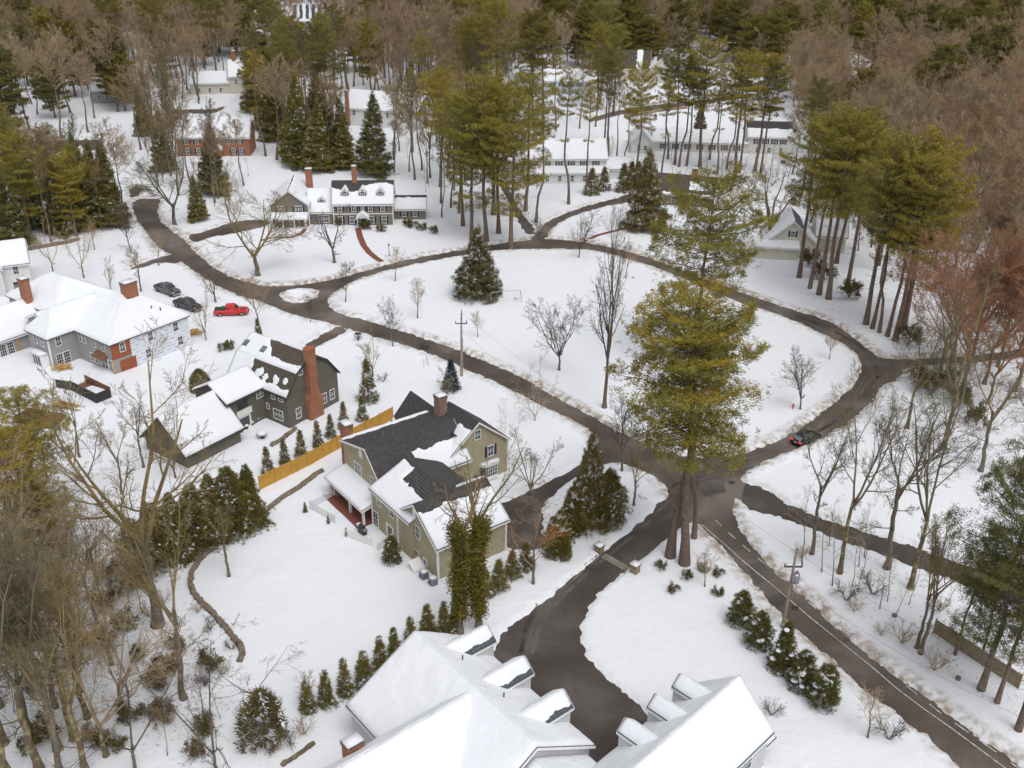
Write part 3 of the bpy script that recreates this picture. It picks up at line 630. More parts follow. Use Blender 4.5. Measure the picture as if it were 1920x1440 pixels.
        if win:
            if axis == 'v': a, b = ((pos - half, face), (pos + half, face)) if face < back else ((pos + half, face), (pos - half, face))
            else: a, b = ((face, pos + half), (face, pos - half)) if face < back else ((face, pos - half), (face, pos + half))
            fo = s.win(a, b, half, zb + .75 if False else ze - 1.25, min(1.0, half * 1.1), 1.25, parent=w)
            for c in list(fo.children): c.parent = w
        return w

def cov_strip(b0, b1):      # snow between b0 and b1 metres up the slope
    return lambda a, b, La, Lb: np.minimum(b - b0, b1 - b)
def cov_any(*fs): return lambda a, b, La, Lb: np.maximum.reduce([f(a, b, La, Lb) for f in fs])
def cov_box(a0, a1, b0, b1): return lambda a, b, La, Lb: np.minimum.reduce([a - a0, a1 - a, b - b0, b1 - b])
def cov_not(f): return lambda a, b, La, Lb: -f(a, b, La, Lb)
R = math.radians

# ---- dark olive gambrel house with garage
H = House('gambrel_house', 'dark olive gambrel house with tall brick end chimney and patchy snow on its roof', (-30.82, 122.39), R(54.8), 'olive_siding', 'brown_shingle')
gp = [(0, 5.5), (1.9, 8.0), (4.9, 9.9), (7.9, 8.0), (9.8, 5.5)]
blobs = cov_any(*[lambda a, b, La, Lb, x=x: .42 - np.hypot((a - x) / .9, (b - 1.9 + .3 * math.sin(x * 9)) / 1.3) for x in (1.2, 2.9, 3.3, 5.1, 6.6, 6.1)])
H.block(0, 9.8, 0, 11.6, gp, 'v', ov=.3, snow=[cov_any(cov_strip(-.3, .95), blobs, lambda a, b, La, Lb: a - 8.2), cov_any(cov_strip(-.2, 1.15), lambda a, b, La, Lb: a - 6.6 - (b - 2) * .9 ), cov_any(cov_box(3, 7, 1.5, 2.6), cov_box(8, 9.6, 2.0, 2.9)), None], t=.2, trim='dark_trim')
H.block(-6.3, .5, 4.7, 11.3, [(4.7, 5.5), (8.0, 7.3), (11.3, 5.5)], 'u', gab=(1, 0), trim='dark_trim')
H.block(-15.2, -6.35, 2.6, 11.0, [(2.6, 2.7), (6.9, 6.6), (11.0, 2.7)], 'u', ov=.5, snow=[True, cov_strip(1.2, 1.5)], trim='dark_trim')
c = MB()
c.prism([(3.3, -.95, -.2), (5.8, -.95, -.2), (5.8, -.95, 3.2), (5.15, -.95, 4.4), (5.1, -.95, 10.9), (3.75, -.95, 10.9), (3.7, -.95, 4.4), (3.3, -.95, 3.4)], (0, .94, 0))
c = c.build('chimney', 'red_brick', H.e); MB().box(3.68, 5.17, -1.02, .05, 10.902, 11.05).build('chimney_cap', 'red_brick', c)
MB().box(3.3, 5.8, -1.05, -.003, -.3, .35).build('foundation', 'wall_stone', H.e)
A, B = (0, 0), (9.8, 0)
for d, z, w, h in ((1.9, 1.1, .9, 1.5), (6.9, 1.3, .9, 1.5), (8.5, 1.3, .9, 1.5), (2.9, 7.4, .8, 1.25)):
    H.win(A, B, d, z, w, h)
A, B = (0, 11.6), (0, 0)
H.win(A, B, 9.6, 1.0, 1.9, 1.5, 3, 3); H.win(A, B, 7.6, 2.1, .6, .8, 1, 2); H.win(A, B, 9.2 - .3, 4.0, .7, 1.1); H.win(A, B, 10.4, 4.1, .9, .75, 2, 1)
A, B = (-6.3, 4.7), (0, 4.7)
H.win(A, B, 5.4, 3.9, .7, 1.2); H.win(A, B, 2.5, 3.6, 1.7, 1.7, 4, 4, frame='dark_trim')
H.door(A, B, 2.6, 1.9, 2.1); MB().box(-5.0, -2.4, 4.52, 4.62, 2.45, 3.4).box(-5.05, -4.85, 4.5, 4.63, .2, 2.4).build('door_surround', 'white_trim', H.e)
H.win(A, B, 6.0, 3.9, .6, 1.2)
H.win((-15.2, 11.0), (-15.2, 2.6), 1.6, .9, .9, 1.1, label='window with red sash on the garage end', frame='red_path')
for uu, vv, yy in ((4.4, 2.4, 0), (4.4, 6.0, 0)):
    t0 = 9.9 - (9.9 - 8.0) / 3.0 * (4.9 - 3.4)
    o = MB().obox((3.3, 5.2 + vv, 8.0 + (3.3 - 1.9) * .633 + .1), np.array([.45, 0, .285]), (0, .45, 0), np.array([-.05, 0, .08])).build('skylight', 'dark_metal', H.e)
    MB().obox((3.28, 5.2 + vv, 8.0 + (3.3 - 1.9) * .633 + .18), np.array([.38, 0, .24]), (0, .38, 0), np.array([-.03, 0, .05])).build('pane', 'skylight_glass', o)
MB().box(.02, 9.78, -.06, -.01, 5.35, 5.5).build('trim', 'olive_siding', H.e)

# ---- sage house in the middle
H = House('sage_house', 'sage green house with dark shingle roof, two chimneys and a snowy back terrace', (-7.79, 89.36), R(127.3), 'sage', 'dark_shingle')
W1 = [(0, 4.7), (4.3, 7.9), (7.5, 5.6)]
H.block(0, 7.5, -9.2, 0, W1, 'v', snow=[cov_any(lambda a, b, La, Lb: 4.4 - b + 0 * a), cov_box(-1, 3.4, -1, 9)], t=.24)
H.block(4.6, 13.4, -9.0, .45, [(-9.0, 5.6), (-4.6, 7.8), (.45, 5.5)], 'u', gab=(0, 0), snow=[None, lambda a, b, La, Lb: 3.0 - b + .05 * a + np.where(a > 6.3, 2, 0)], t=.25)
H.block(12.9, 22.6, -13.0, -1.0, [(12.9, 5.0), (16.6, 8.7), (22.6, 7.1)], 'v', snow=[cov_any(cov_box(-1, 7.0, -1, 3.3), cov_box(8, 12, -1, .7)), cov_strip(-1, .8)], t=.22)
H.block(13.6, 20.0, -19.6, -10.2, [(-19.6, 5.3), (-14.9, 9.2), (-10.2, 5.3)], 'u', gab=(1, 0), snow=[None, cov_box(-1, 2.6, 1.2, 5.0)], t=.22)
H.block(20.0, 28.0, -17.2, -11.4, [(-17.2, 4.2), (-14.3, 7.4), (-11.4, 4.2)], 'u', snow=[None, cov_strip(-1, .5)], t=.2, gab=(0, 1))
# porch over the brick terrace
H.block(13.5, 22.4, -1.0, 1.7, [(-1.0, 3.5), (1.7, 2.75)], 'u', zb=2.5, ov=.25, wall='white_trim', snow='full', t=.26, names=('porch_ceiling', 'porch_roof'))
for u in (13.8, 17.0, 22.0): MB().box(u - .14, u + .14, 1.35, 1.63, -.1, 2.52).box(u - .2, u + .2, 1.3, 1.68, -.1, .12).build('porch_post', 'white_trim', H.e)
MB().box(20.9, 22.3, -.98, 1.2, -.1, 2.49).build('fireplace', 'pale_brick', H.e)
MB().box(20.82, 20.91, -.3, .9, .5, 1.5).build('firebox', 'dark_metal', H.e)
MB().box(13.45, 22.4, -.98, 2.5, -.2, .36).build('terrace_floor', 'red_path', H.e)
H.chimney(23.35, -1.9, 1.5, 1.0, -.3, 8.6, m='red_brick'); H.chimney(19.6, -13.4, 1.2, 1.2, 7.2, 10.6, m='pale_brick')
A, B = (7.5, 0), (0, 0)
H.win(A, B, 3.1, 3.5, 1.9, 1.5, 4, 4)
for d in (1.5, 3.2, 4.9): H.win(A, B, d, .75 if d < 4 else .65, .75, .8, 2, 2, sash=False)
o = MB().box(4.3, 4.9, -.02, .05, 5.9, 6.9).build('vent', 'white_trim', H.e)
A, B = (13.4, .45), (7.5, .45)
H.win(A, B, 1.7, 3.8, .95, 1.35); H.win(A, B, 4.6, 3.8, .95, 1.35); H.door(A, B, 4.0, 1.3, 2.1); H.win(A, B, .75, .4, 1.2, 2.0, 2, 4, name='window')
o = MB(); 
for sg in (0,): o.lathe([(.16, 0), (.16, .02)], 12)
A, B = (22.6, -1), (12.9, -1)
H.win(A, B, 3.4, 3.75, 1.7, 1.5, 4, 4); H.win(A, B, 7.0, 3.7, .95, 1.4); H.win(A, B, 9.3, 3.6, .6, .8, 2, 2); H.win(A, B, 5.5, .7, 1.4, 1.5, 3, 3); H.win(A, B, 8.0, .7, 1.0, 1.4)
MB().box(17.9, 18.6, -1.0, -.94, 6.6, 7.6).build('vent', 'white_trim', H.e)
A, B = (13.6, -10.2), (13.6, -19.6)
H.win(A, B, 4.7, 6.6, .9, 1.25); H.win(A, B, 2.3, 3.5, .95, 1.5, shutters=True); H.win(A, B, 6.7, 3.5, .95, 1.5, shutters=True); H.win(A, B, 1.9, .8, 1.0, 1.5, shutters=True)
# bay window
o = MB().prism([(13.6, -15.2, .4), (12.9, -15.7, .4), (12.9, -17.5, .4), (13.6, -18.0, .4)], (0, 0, .55)).build('bay_window', 'white_trim', H.e)
MB().prism([(13.55, -15.3, .95), (12.95, -15.75, .95), (12.95, -17.45, .95), (13.55, -17.9, .95)], (0, 0, 1.5)).build('pane', 'glass', o)
q = MB().prism([(13.6, -15.1, 2.45), (12.8, -15.6, 2.45), (12.8, -17.6, 2.45), (13.6, -18.1, 2.45)], (0, 0, .25))
for i in range(6): v = -15.75 - i * .34; q.box(12.91, 12.96, v - .03, v + .03, .95, 2.45)
for z in (1.45, 1.95): q.box(12.915, 12.96, -17.45, -15.75, z - .02, z + .02)
q.build('bay_frame', 'white_trim', o); MB().prism([(13.6, -15.0, 2.701), (12.72, -15.55, 2.701), (12.72, -17.65, 2.701), (13.6, -18.2, 2.701)], (0, 0, .3)).build('snow_cover', 'roof_snow', o, bevel=.1, sm=True)
for v in (-4.6, -6.4): H.win((12.9, -1), (12.9, -10), -v - 1, 3.5, 1.3, 1.15, 3, 2)
MB().tube([(14.6, -7, 6.3), (14.6, -7, 7.0)], .06).build('vent_pipe', 'white_trim', H.e); MB().tube([(18.8, -4.5, 7.8), (18.8, -4.5, 8.5)], .06).tube([(20.4, -3.0, 6.8), (20.4, -3, 7.4)], .08).build('vent_pipe', 'steel', H.e)
o = MB().obox((14.9, -12.5, 7.3), np.array([.3, 0, .0]), (0, .4, .34), (0, -.06, .08)).build('skylight', 'dark_metal', H.e)
MB().obox((14.9, -12.52, 7.36), np.array([.24, 0, .0]), (0, .33, .28), (0, -.04, .06)).build('pane', 'skylight_glass', o)
for u, v in ((0, 0), (7.5, .45), (13.4, .45)): MB().box(u - .12, u + .1, v - .1, v + .12 - .02 * (u > 0), -.2, 4.6 if u == 0 else 5.2).build('corner_board', 'white_trim', H.e)
MB().box(-.1, .12, -9.3, -9.08, -.2, 4.5).build('corner_board', 'white_trim', H.e)
MB().box(13.5, 13.7, -19.7, -19.45, -.2, 5.1).build('corner_board', 'white_trim', H.e)

# ---- grey house being rebuilt, with house wrap and bare red sheathing
H = House('renovated_house', 'large grey snow-roofed house under renovation with printed wrap and red sheathing', (-60.6, 138.21), R(53.8), 'grey_siding', 'dark_shingle')
H.hip(0, 14, 0, 14.5, 5.5, 9.7, (8.4, 7.2), (8.6, 7.6))
H.hip(-4.6, 5.5, 9.2, 14.8, 5.5, 8.6, (-1.6, 12.0), (6.0, 12.0))
H.hip(1.5, 13.0, 17.5, 31, 5.2, 8.5, (7, 22.5), (7, 26))
H.block(-1.5, 6, 14.0, 20, [(14.0, 5.0), (17, 6.4), (20, 5.0)], 'u')
H.block(-9, 3, 19.4, 30.5, [(19.4, 3.0), (25, 5.9), (30.5, 3.0)], 'u')
H.chimney(8.4, 6.0, 2.1, 1.5, 8.4, 11.3); H.chimney(1.3, 24.5, 1.2, 1.5, 3, 9.6)
MB().box(3.3, 14.03, -.035, -.004, -.1, 5.2).build('house_wrap', 'house_wrap' if 'house_wrap' in MATS else 'white_siding', H.e)
MB().box(-.03, 3.3, -.045, -.005, 2.6, 5.25).box(1.1, 3.9, -.06, -.038, .0, 2.1).build('sheathing', 'sheathing', H.e)
MB().box(-.1, .1, -.16, .06, -.1, 2.6).box(-.06, 3.3, -.07, -.047, 5.12, 5.27).build('corner_post', 'lumber', H.e)
A, B = (0, 0), (14, 0)
for d, z in ((1.9, 3.5), (6.9, 3.5), (11.6, 3.5), (6.1, .9), (12.1, .9)): H.win((0, -.04), (14, -.04), d, z, .95, 1.45, frame='white_trim')
A, B = (0, 9.2), (0, 0)
for d, z, w, h in ((1.2, 3.6, .8, 1.4), (2.2, 3.6, .8, 1.4), (4.8, 3.6, .8, 1.3), (7.2, 3.6, .8, 1.3), (3.6, .9, .9, 1.4), (4.8, .9, .9, 1.4), (6.9, .6, 1.8, 1.8), (8.4, .6, 1.0, 1.8)): H.win(A, B, d, z, w, h)
MB().prism([(0, 1.2, 2.6), (-1.0, 1.6, 2.5), (-1.0, 4.2, 2.5), (0, 4.6, 2.6)], (.0, 0, .12)).add([(0, 1.2, 2.73), (-1.0, 1.6, 2.63), (-1.0, 4.2, 2.63), (0, 4.6, 2.73), (0, 2.0, 3.4), (0, 3.8, 3.4)], [(0, 1, 4), (1, 2, 5, 4), (2, 3, 5)]).build('canopy', 'rust', H.e)
A, B = (-4.6, 9.2), (0, 9.2)
H.win(A, B, 1.6, 3.6, .9, 1.4); H.win(A, B, 1.3, .3, 1.1, 2.0, 3, 4); H.win(A, B, 2.5, .3, 1.1, 2.0, 3, 4)
A, B = (-4.6, 14.8), (-4.6, 9.2)
H.win(A, B, 2.0, 3.6, .85, 1.4); H.win(A, B, 3.9, 3.6, .85, 1.4)
o = MB().prism([(-4.6, 10.0, -.1), (-5.6, 10.6, -.1), (-5.6, 12.9, -.1), (-4.6, 13.5, -.1)], (0, 0, 2.5)).build('bay_window', 'white_trim', H.e)
MB().box(-5.63, -5.59, 10.8, 12.7, .6, 2.1).build('pane', 'glass', o)
q = MB()
for v in (11.4, 12.1): q.box(-5.66, -5.6, v - .06, v + .06, .5, 2.2)
q.build('bay_frame', 'white_trim', o); MB().prism([(-4.6, 9.8, 2.401), (-5.85, 10.4, 2.401), (-5.85, 13.1, 2.401), (-4.6, 13.7, 2.401)], (0, 0, .4)).build('snow_cover', 'roof_snow', o, bevel=.12, sm=True)
H.win((-1.5, 20), (-1.5, 14.0), 3.5, 3.2, 2.2, 1.3, 4, 2)
A, B = (-9, 19.4), (3, 19.4)
for d in (2.2, 3.5): H.win(A, B, d, .2, 1.1, 2.0, 3, 4)
MB().box(-4.4, -4.2, 19.2, 19.38, -.1, 2.8).build('porch_post', 'cedar', H.e)
for u, v, z1 in ((-4.6, 9.2, 5.3), (14, 0, 5.3)): MB().box(u - .12, u + .1, v - .1, v + .12, -.2, z1).build('corner_board', 'white_trim', H.e)
for u, v in ((5.8, 4.4), (9.6, 2.6), (10.6, 1.8)): MB().tube([(u, v, 6.5), (u, v, 8.0 if u < 7 else 7.4 if u > 10 else 7.8)], .09).build('vent_pipe', 'dark_metal', H.e)

# ---- taupe colonial across the road (u runs left, v towards the viewer)
H = House('colonial_house', 'taupe colonial house with navy shutters, three dormers and a pillared porch', (-26.31, 212.44), R(-175.4), 'taupe', 'dark_shingle')
H.block(0, 12.8, -7.8, 0, [(-7.8, 5.3), (-3.9, 9.2), (0, 5.3)], 'u', snow=[None, lambda a, b, La, Lb: 4.5 - b + np.where(a > 7, -.6, 0) + .8 * np.sin(a * .5)], t=.24)
H.block(-7.0, -.05, -9.0, -4.0, [(-9, 2.8), (-6.5, 5.0), (-4.0, 2.8)], 'u', gab=(1, 0), snow=[True, lambda a, b, La, Lb: 3.1 - b])
H.block(12.85, 18.5, -7.5, -.8, [(-7.5, 3.4), (-4.2, 7.2), (-.8, 3.4)], 'u', gab=(0, 0))
H.block(18.0, 26.0, -12.0, .3, [(18, 5.2), (22, 8.3), (26, 5.2)], 'v', snow=[lambda a, b, La, Lb: 5.5 - b - .0 * a, lambda a, b, La, Lb: 5.0 - b], t=.24)
H.block(18.3, 25.9, .35, 2.3, [(.35, 3.3), (2.3, 2.75)], 'u', zb=2.55, wall='white_trim', ov=.2, names=('porch_ceiling', 'porch_roof'))
for u in (18.6, 21.0, 23.4, 25.6): MB().box(u - .14, u + .14, 1.95, 2.23, -.1, 2.6).build('porch_post', 'white_trim', H.e)
H.chimney(8.2, -3.9, 1.0, 1.0, 7.8, 12.2); H.chimney(18.6, -9.5, 1.4, 1.2, 4, 10.2)
A, B = (12.8, 0), (0, 0)
for d in (1.4, 4.4, 8.0, 10.6): H.win(A, B, d, 3.4, .95, 1.45, shutters=True)
H.win(A, B, 6.3, 3.6, .7, 1.1, shutters=True)
for d in (1.4, 3.9, 8.2, 10.8): H.win(A, B, d, .75, .95, 1.5, shutters=True)
MB().box(-.03, 12.83, -.02, .07, 2.75, 2.95).build('trim', 'white_trim', H.e)
H.door(A, B, 6.3, 1.1, 2.2, m='dark_trim')
H.block(5.2, 7.8, .05, 1.9, [(5.2, 2.55), (6.5, 3.6), (7.8, 2.55)], 'v', zb=2.4, wall='white_trim', ov=.2, gab=(0, 1), names=('portico', 'portico_roof'))
for u in (5.4, 7.6): MB().lathe([(.13, 0), (.11, 2.45)], 10, (u, 1.7, 0)).build('column', 'white_trim', H.e)
for u in (2.6, 6.4, 10.2): H.dormer('v', u, .75, -1.0, -3.4, 5.4, 7.5, 8.3, 1)
H.dormer('v', 15.4, .75, -1.9, -4.0, 3.6, 5.5, 6.2, 1)
A, B = (-.05, -4), (-7, -4)
for d in (2.2, 4.6): H.win(A, B, d, .9, .95, 1.4, shutters=True)
A, B = (18, .3), (18, .3)
A, B = (26, .3), (18, .3)
for d in (2.2, 5.9): H.win(A, B, d, 3.4, 1.6, 1.4, 4, 3, shutters=True)
H.win(A, B, 1.9, .7, 1.0, 1.5, shutters=True); H.win(A, B, 4.2, .7, 1.0, 1.5, shutters=True); H.door(A, B, 6.4, 1.0, 2.1, m='dark_trim')
H.win((18.0, -.8), (12.85, -.8), 3.0, .8, 2.2, 1.5, 4, 3)
for u in (0, 12.8): MB().box(u - .1, u + .1, -.06, .1, -.2, 5.2).build('corner_board', 'white_trim', H.e)
MB().box(17.9, 18.1, .2, .4, -.2, 5.1).build('corner_board', 'white_trim', H.e)

# ---- white-roofed house at the bottom of the view, three dormers
H = House('dormer_house', 'pale house under thick unbroken snow with three slate-edged dormers, nearest the viewer', (-8.42, 71.05), R(-50.3), 'near_siding', 'slate_shingle')
H.block(0, 16.6, -7.0, 6.2, [(-7.0, 4.2), (0, 8.4), (6.2, 4.5)], 'u', t=.38)
H.block(7.3, 15.2, -16.0, 1.0, [(7.3, 6.9), (9.0, 8.2), (15.2, 4.2)], 'v', t=.38, gab=(1, 0), ov=.3)
H.block(16.65, 25.5, -6.5, 5.6, [(-6.5, 3.6), (-.2, 7.0), (5.6, 3.6)], 'u', t=.36, gab=(0, 1))
slatecov = lambda a, b, La, Lb: b - .45
for u in (2.5, 7.8, 13.0): H.dormer('v', u, 1.1, 6.2, .2, 3.9, 6.8, 7.75, -1, snow=[True, slatecov], roof='slate_shingle', ov=.2)
H.chimney(6.75, -10.7, 1.1, 1.4, -.3, 7.7)
H.win((0, 6.2), (0, -7.0), 10.6, 1.6, .9, 1.4); H.win((0, 6.2), (0, -7.0), 4.0, 1.6, .9, 1.4)
for u in (4.6, 10.4): MB().tube([(u, 1.9, 7.0), (u, 1.9, 8.05)], .07).build('vent_pipe', 'dark_metal', H.e)

# ---- its garage wing at the lower right
H = House('dormer_garage', 'pale snow-roofed garage wing with three small dormers at the end of the curved driveway', (19.91, 66.54), R(-134.8), 'near_siding', 'slate_shingle')
H.block(0, 15, -4.3, 3.6, [(-4.3, 4.2), (0, 7.9), (3.6, 4.5)], 'u', t=.36)
for u in (2.6, 6.1, 10.0): H.dormer('v', u, .85, -4.2, -.3, 3.6, 6.45, 7.25, 1, ov=.14)
H.block(-1.6, 0, 1.0, 3.4, [(1.0, 2.4), (2.2, 3.2), (3.4, 2.4)], 'u', zb=2.2, gab=(1, 0), ov=.15)
H.win((0, 3.6), (0, -4.3) , 3.0, 3.2, .9, 1.4)
H.win((15, 3.6), (0, 3.6) , 5.0, 1.4, 2.0, 1.6, 4, 3) if False else H.win((0, 3.6), (15, 3.6), 3.4, 1.2, 1.9, 1.6, 4, 3, frame='dark_trim') if False else H.win((15, 3.6), (0, 3.6), 11.6, 2.0, 2.0, 1.6, 3, 2)

# ---- houses further off: one table of plain gabled houses, each with its own blocks
def bg(name, label, base, ang, wall, roof, blocks, wins=(), chims=(), dorm=(), z=0.0, ov=.35):
    g = G(*base); h = House(name, label, (g[0], g[1]), R(ang), wall, roof, ov=ov)
    for b in blocks: h.block(*b[:4], b[4], b[5] if len(b) > 5 else 'u', snow=b[6] if len(b) > 6 else 'full', zb=-.6)
    for a, b, d, z, w, hh, sh in wins: h.win(a, b, d, z, w, hh, shutters=sh)
    for c in chims: h.chimney(*c)
    for d in dorm: h.dormer(*d)
    return h
def gab(b0, b1, ze, zr): return [(b0, ze), ((b0 + b1) / 2, zr), (b1, ze)]
def row(a, b, n, z, w=.95, h=1.45, sh=False, m=1.2):
    L = np.linalg.norm(np.subtract(b, a)); return [(a, b, m + (L - 2 * m) * (i + .5) / n, z, w, h, sh) for i in range(n)]
half = lambda a, b, La, Lb: Lb * .55 - b
bg('white_house', 'white two-storey house with dark garage doors cut off at the far left', (64, 545), 206, 'white_siding', 'dark_shingle',
   [(0, 15, -9, 0, gab(-9, 0, 5.6, 8.4)), (4.5, 10, -4, 1.6, [(4.5, 5.5), (7.2, 7.0), (10, 5.5)], 'v')], row((10, 1.6), (4.5, 1.6), 2, 3.6, 1.1, 1.4, False, .6) + row((15, 0), (10.2, 0), 2, 3.5, sh=True) + row((4.5, 0), (0, 0), 1, 3.6) + [((15, 0), (0, 0), 13.0, .1, 2.4, 2.1, False)])
bg('brick_house', 'red brick house with snowy roof and white door behind the road bend', (470, 294), 184, 'red_brick', 'dark_shingle',
   [(0, 19, -9.5, 0, gab(-9.5, 0, 5.4, 9.4)), (7.2, 10.2, .02, 1.8, [(7.2, 2.6), (8.7, 3.7), (10.2, 2.6)], 'v')], row((19, 0), (0, 0), 6, 3.5, sh=True) + row((19, 0), (11, 0), 2, .8, sh=True) + row((6.6, 0), (0, 0), 2, .8, sh=True), [(18.6, -4.7, 1.0, 1.2, 6, 10.6)])
bg('clapboard_house', 'white clapboard house with a large plain snow roof beyond the dark spruce', (648, 236), -16, 'white_siding', 'dark_shingle',
   [(0, 24, 0, 10, gab(0, 10, 5.6, 9.8))], row((0, 10), (0, 0), 2, 3.4, m=1.5) + row((0, 10), (0, 0), 2, .8, m=1.5) + row((0, 0), (24, 0), 6, 3.4), [(1.2, -.5, .9, .9, 0, 10.5)])
bg('porch_house', 'white two-storey house with a long snowy porch behind the tall pine grove', (1136, 338), 184, 'white_siding', 'dark_shingle',
   [(0, 21, -9, 0, gab(-9, 0, 5.6, 9.3)), (0, 21, .03, 3.0, [(.03, 3.5), (3.0, 2.8)], 'u'), (-7, -.05, -7, -1, gab(-7, -1, 2.8, 4.8))], row((21, 0), (0, 0), 6, 3.9, sh=True) + row((21, 3.0), (0, 3.0), 6, .6), [], [('v', 16, 1.5, -1.2, -3.5, 5.8, 7.6, 8.4, 1)])
bg('blue_house', 'pale blue-white gabled house with wing far behind the pines', (1020, 180), 182, 'blue_white', 'dark_shingle',
   [(0, 12, -12, 0, [(0, 5.4), (6, 9.2), (12, 5.4)], 'v'), (-18, -.05, -9, -1, gab(-9, -1, 5.0, 8.0)), (12.05, 18, -8, -2, gab(-8, -2, 3, 5))], row((12, 0), (0, 0), 2, 4.6, sh=True, m=3.2) + row((12, 0), (0, 0), 3, .8, sh=True) + row((-.1, -1), (-18, -1), 5, 3.0, sh=True), [(-17, -5, 1, 1, 5, 9.4)])
bg('cottage', 'grey gabled cottage with brick chimney and brown roof behind the upper lane', (1335, 392), 166, 'taupe', 'brown_shingle',
   [(0, 15, -9, 0, gab(-9, 0, 3.0, 6.4), 'u', [None, cov_any(cov_box(-2, 6, 1.6, 4.2), cov_box(-2, 20, -1, .6))])], row((0, 0), (0, -9), 2, .8, m=1.5) + row((15, 0), (0, 0), 4, .8), [(5.0, -4.9, 1.3, 1.0, 4.5, 7.8)])
bg('cream_house', 'cream cottage with brown front door half hidden by the right hand pines', (1530, 486), 172, 'cream', 'slate_shingle',
   [(0, 10.5, -10, 0, [(0, 3.1), (5.25, 7.8), (10.5, 3.1)], 'v', [half, True]), (4, 12.6, .03, 2.0, [(.03, 3.4), (2.0, 2.8)], 'u'), (-6, -.05, -13, -4, gab(-13, -4, 4, 9.5))], row((10.5, 0), (0, 0), 1, 4.4, .9, 1.2, True, 2) + row((10.5, 0), (0, 0), 3, .7))
bg('long_house', 'long low white house with grey shutters seen through the trunks', (1482, 292), 176, 'white_siding', 'dark_shingle',
   [(0, 12, -10, 0, gab(-10, 0, 5.0, 8.2), 'u', ['full' and True, half]), (12.05, 38, -8, 0, gab(-8, 0, 3.0, 5.4)), (38.05, 44, -9, 3, [(38.05, 3.2), (41, 6.4), (44, 3.2)], 'v')], row((12, 0), (0, 0), 4, 3.0, sh=True) + row((38, 0), (12, 0), 7, .9, sh=True) + row((44, 3), (38.05, 3), 2, .9) + row((12, 0), (0, 0), 3, .6))
bg('stone_cottage', 'low house with brown ridge and two snowy dormer gables behind the left spruces', (188, 325), 188, 'cream', 'brown_shingle',
   [(0, 22, -9, 0, gab(-9, 0, 3.2, 7.4), 'u', [None, half]), (2, 7, -4, 1.0, [(2, 3.2), (4.5, 6.2), (7, 3.2)], 'v'), (10, 15, -4, 1.0, [(10, 3.2), (12.5, 6.2), (15, 3.2)], 'v'), (22.05, 30, -8, 2, gab(-8, 2, 3, 5.6))], row((7, 1), (2, 1), 1, 3.3) + row((15, 1), (10, 1), 1, 3.3) + row((22, 0), (0, 0), 5, .8))
bg('hillside_house', 'dim grey house half lost among the upper left trunks', (262, 196), 184, 'grey_siding', 'dark_shingle', [(0, 15, -8, 0, gab(-8, 0, 4.6, 7.6))], row((15, 0), (0, 0), 5, 1.5, 1.1, 1.5))
bg('gabled_house', 'tall cream house with stacked snowy gables and orange chimney pot', (505, 176), 190, 'cream', 'slate_shingle',
   [(0, 13, -10, 0, gab(-10, 0, 6.0, 10.5)), (2, 8, -5, 1.2, [(2, 6.2), (5, 9.6), (8, 6.2)], 'v'), (13.05, 26, -8, 0, gab(-8, 0, 4, 7))], row((8, 1.2), (2, 1.2), 2, 3.4, m=.6) + row((13, 0), (8.2, 0), 1, 3.4) + row((26, 0), (13, 0), 3, .9), [(11, -5, 1.2, 1.2, 8, 13.5)])
bg('far_house', 'far white house with streaks of slate showing through the roof snow, top of the view', (632, 62), 186, 'white_siding', 'slate_shingle',
   [(0, 20, -11, 0, gab(-11, 0, 5.5, 12), 'u', [True, lambda a, b, La, Lb: np.sin(a * 2.2) * .6 + np.where(b < 1.4, 1, 0)]), (3, 10, -5, 2, [(3, 5), (6.5, 9), (10, 5)], 'v')], row((20, 0), (0, 0), 4, 3, 1.2, 1.6))
bg('distant_house', 'most distant white house at the very top edge of the view', (602, 14), 184, 'white_siding', 'dark_shingle', [(0, 20, -10, 0, gab(-10, 0, 5, 9))], row((20, 0), (0, 0), 5, 2.6, 1.1, 1.5))
bg('brown_roof_house', 'beige house with long bare brown roofs behind the yellowish pine', (1262, 158), 172, 'cream', 'brown_shingle',
   [(0, 9, -12, 0, [(0, 5.5), (4.5, 9.5), (9, 5.5)], 'v', [half, half]), (9.05, 30, -12, -2, gab(-12, -2, 5, 10.5), 'u', [None, cov_box(3, 5, -1, 9)])], row((9, 0), (0, 0), 2, 3.4, m=1.5) + row((9, 0), (0, 0), 2, .8, m=1.5))
bg('steep_house', 'house with a steep white pyramid of roof snow among brown treetops', (1205, 84), 180, 'grey_siding', 'dark_shingle', [(0, 18, -13, 0, gab(-13, 0, 5, 12))], row((18, 0), (0, 0), 4, 2.8))
bg('woodland_house', 'grey-brown house with a white roof inside the right hand bare wood', (1612, 196), 170, 'taupe', 'dark_shingle', [(0, 20, -11, 0, gab(-11, 0, 5, 9.5))], row((20, 0), (0, 0), 4, 2.8) + row((0, 0), (0, -11), 2, 2.8, m=2))
bg('snowy_shed', 'low shed with white roof beside the farthest street', (522, 78), 186, 'grey_siding', 'dark_shingle', [(0, 12, -8, 0, gab(-8, 0, 3, 5))], row((12, 0), (0, 0), 3, .8))
bg('ridge_house', 'low snowy-roofed house showing through trees above the clapboard house', (740, 82), 180, 'grey_siding', 'dark_shingle', [(0, 22, -10, 0, gab(-10, 0, 4, 7.5))], row((22, 0), (0, 0), 5, .9))

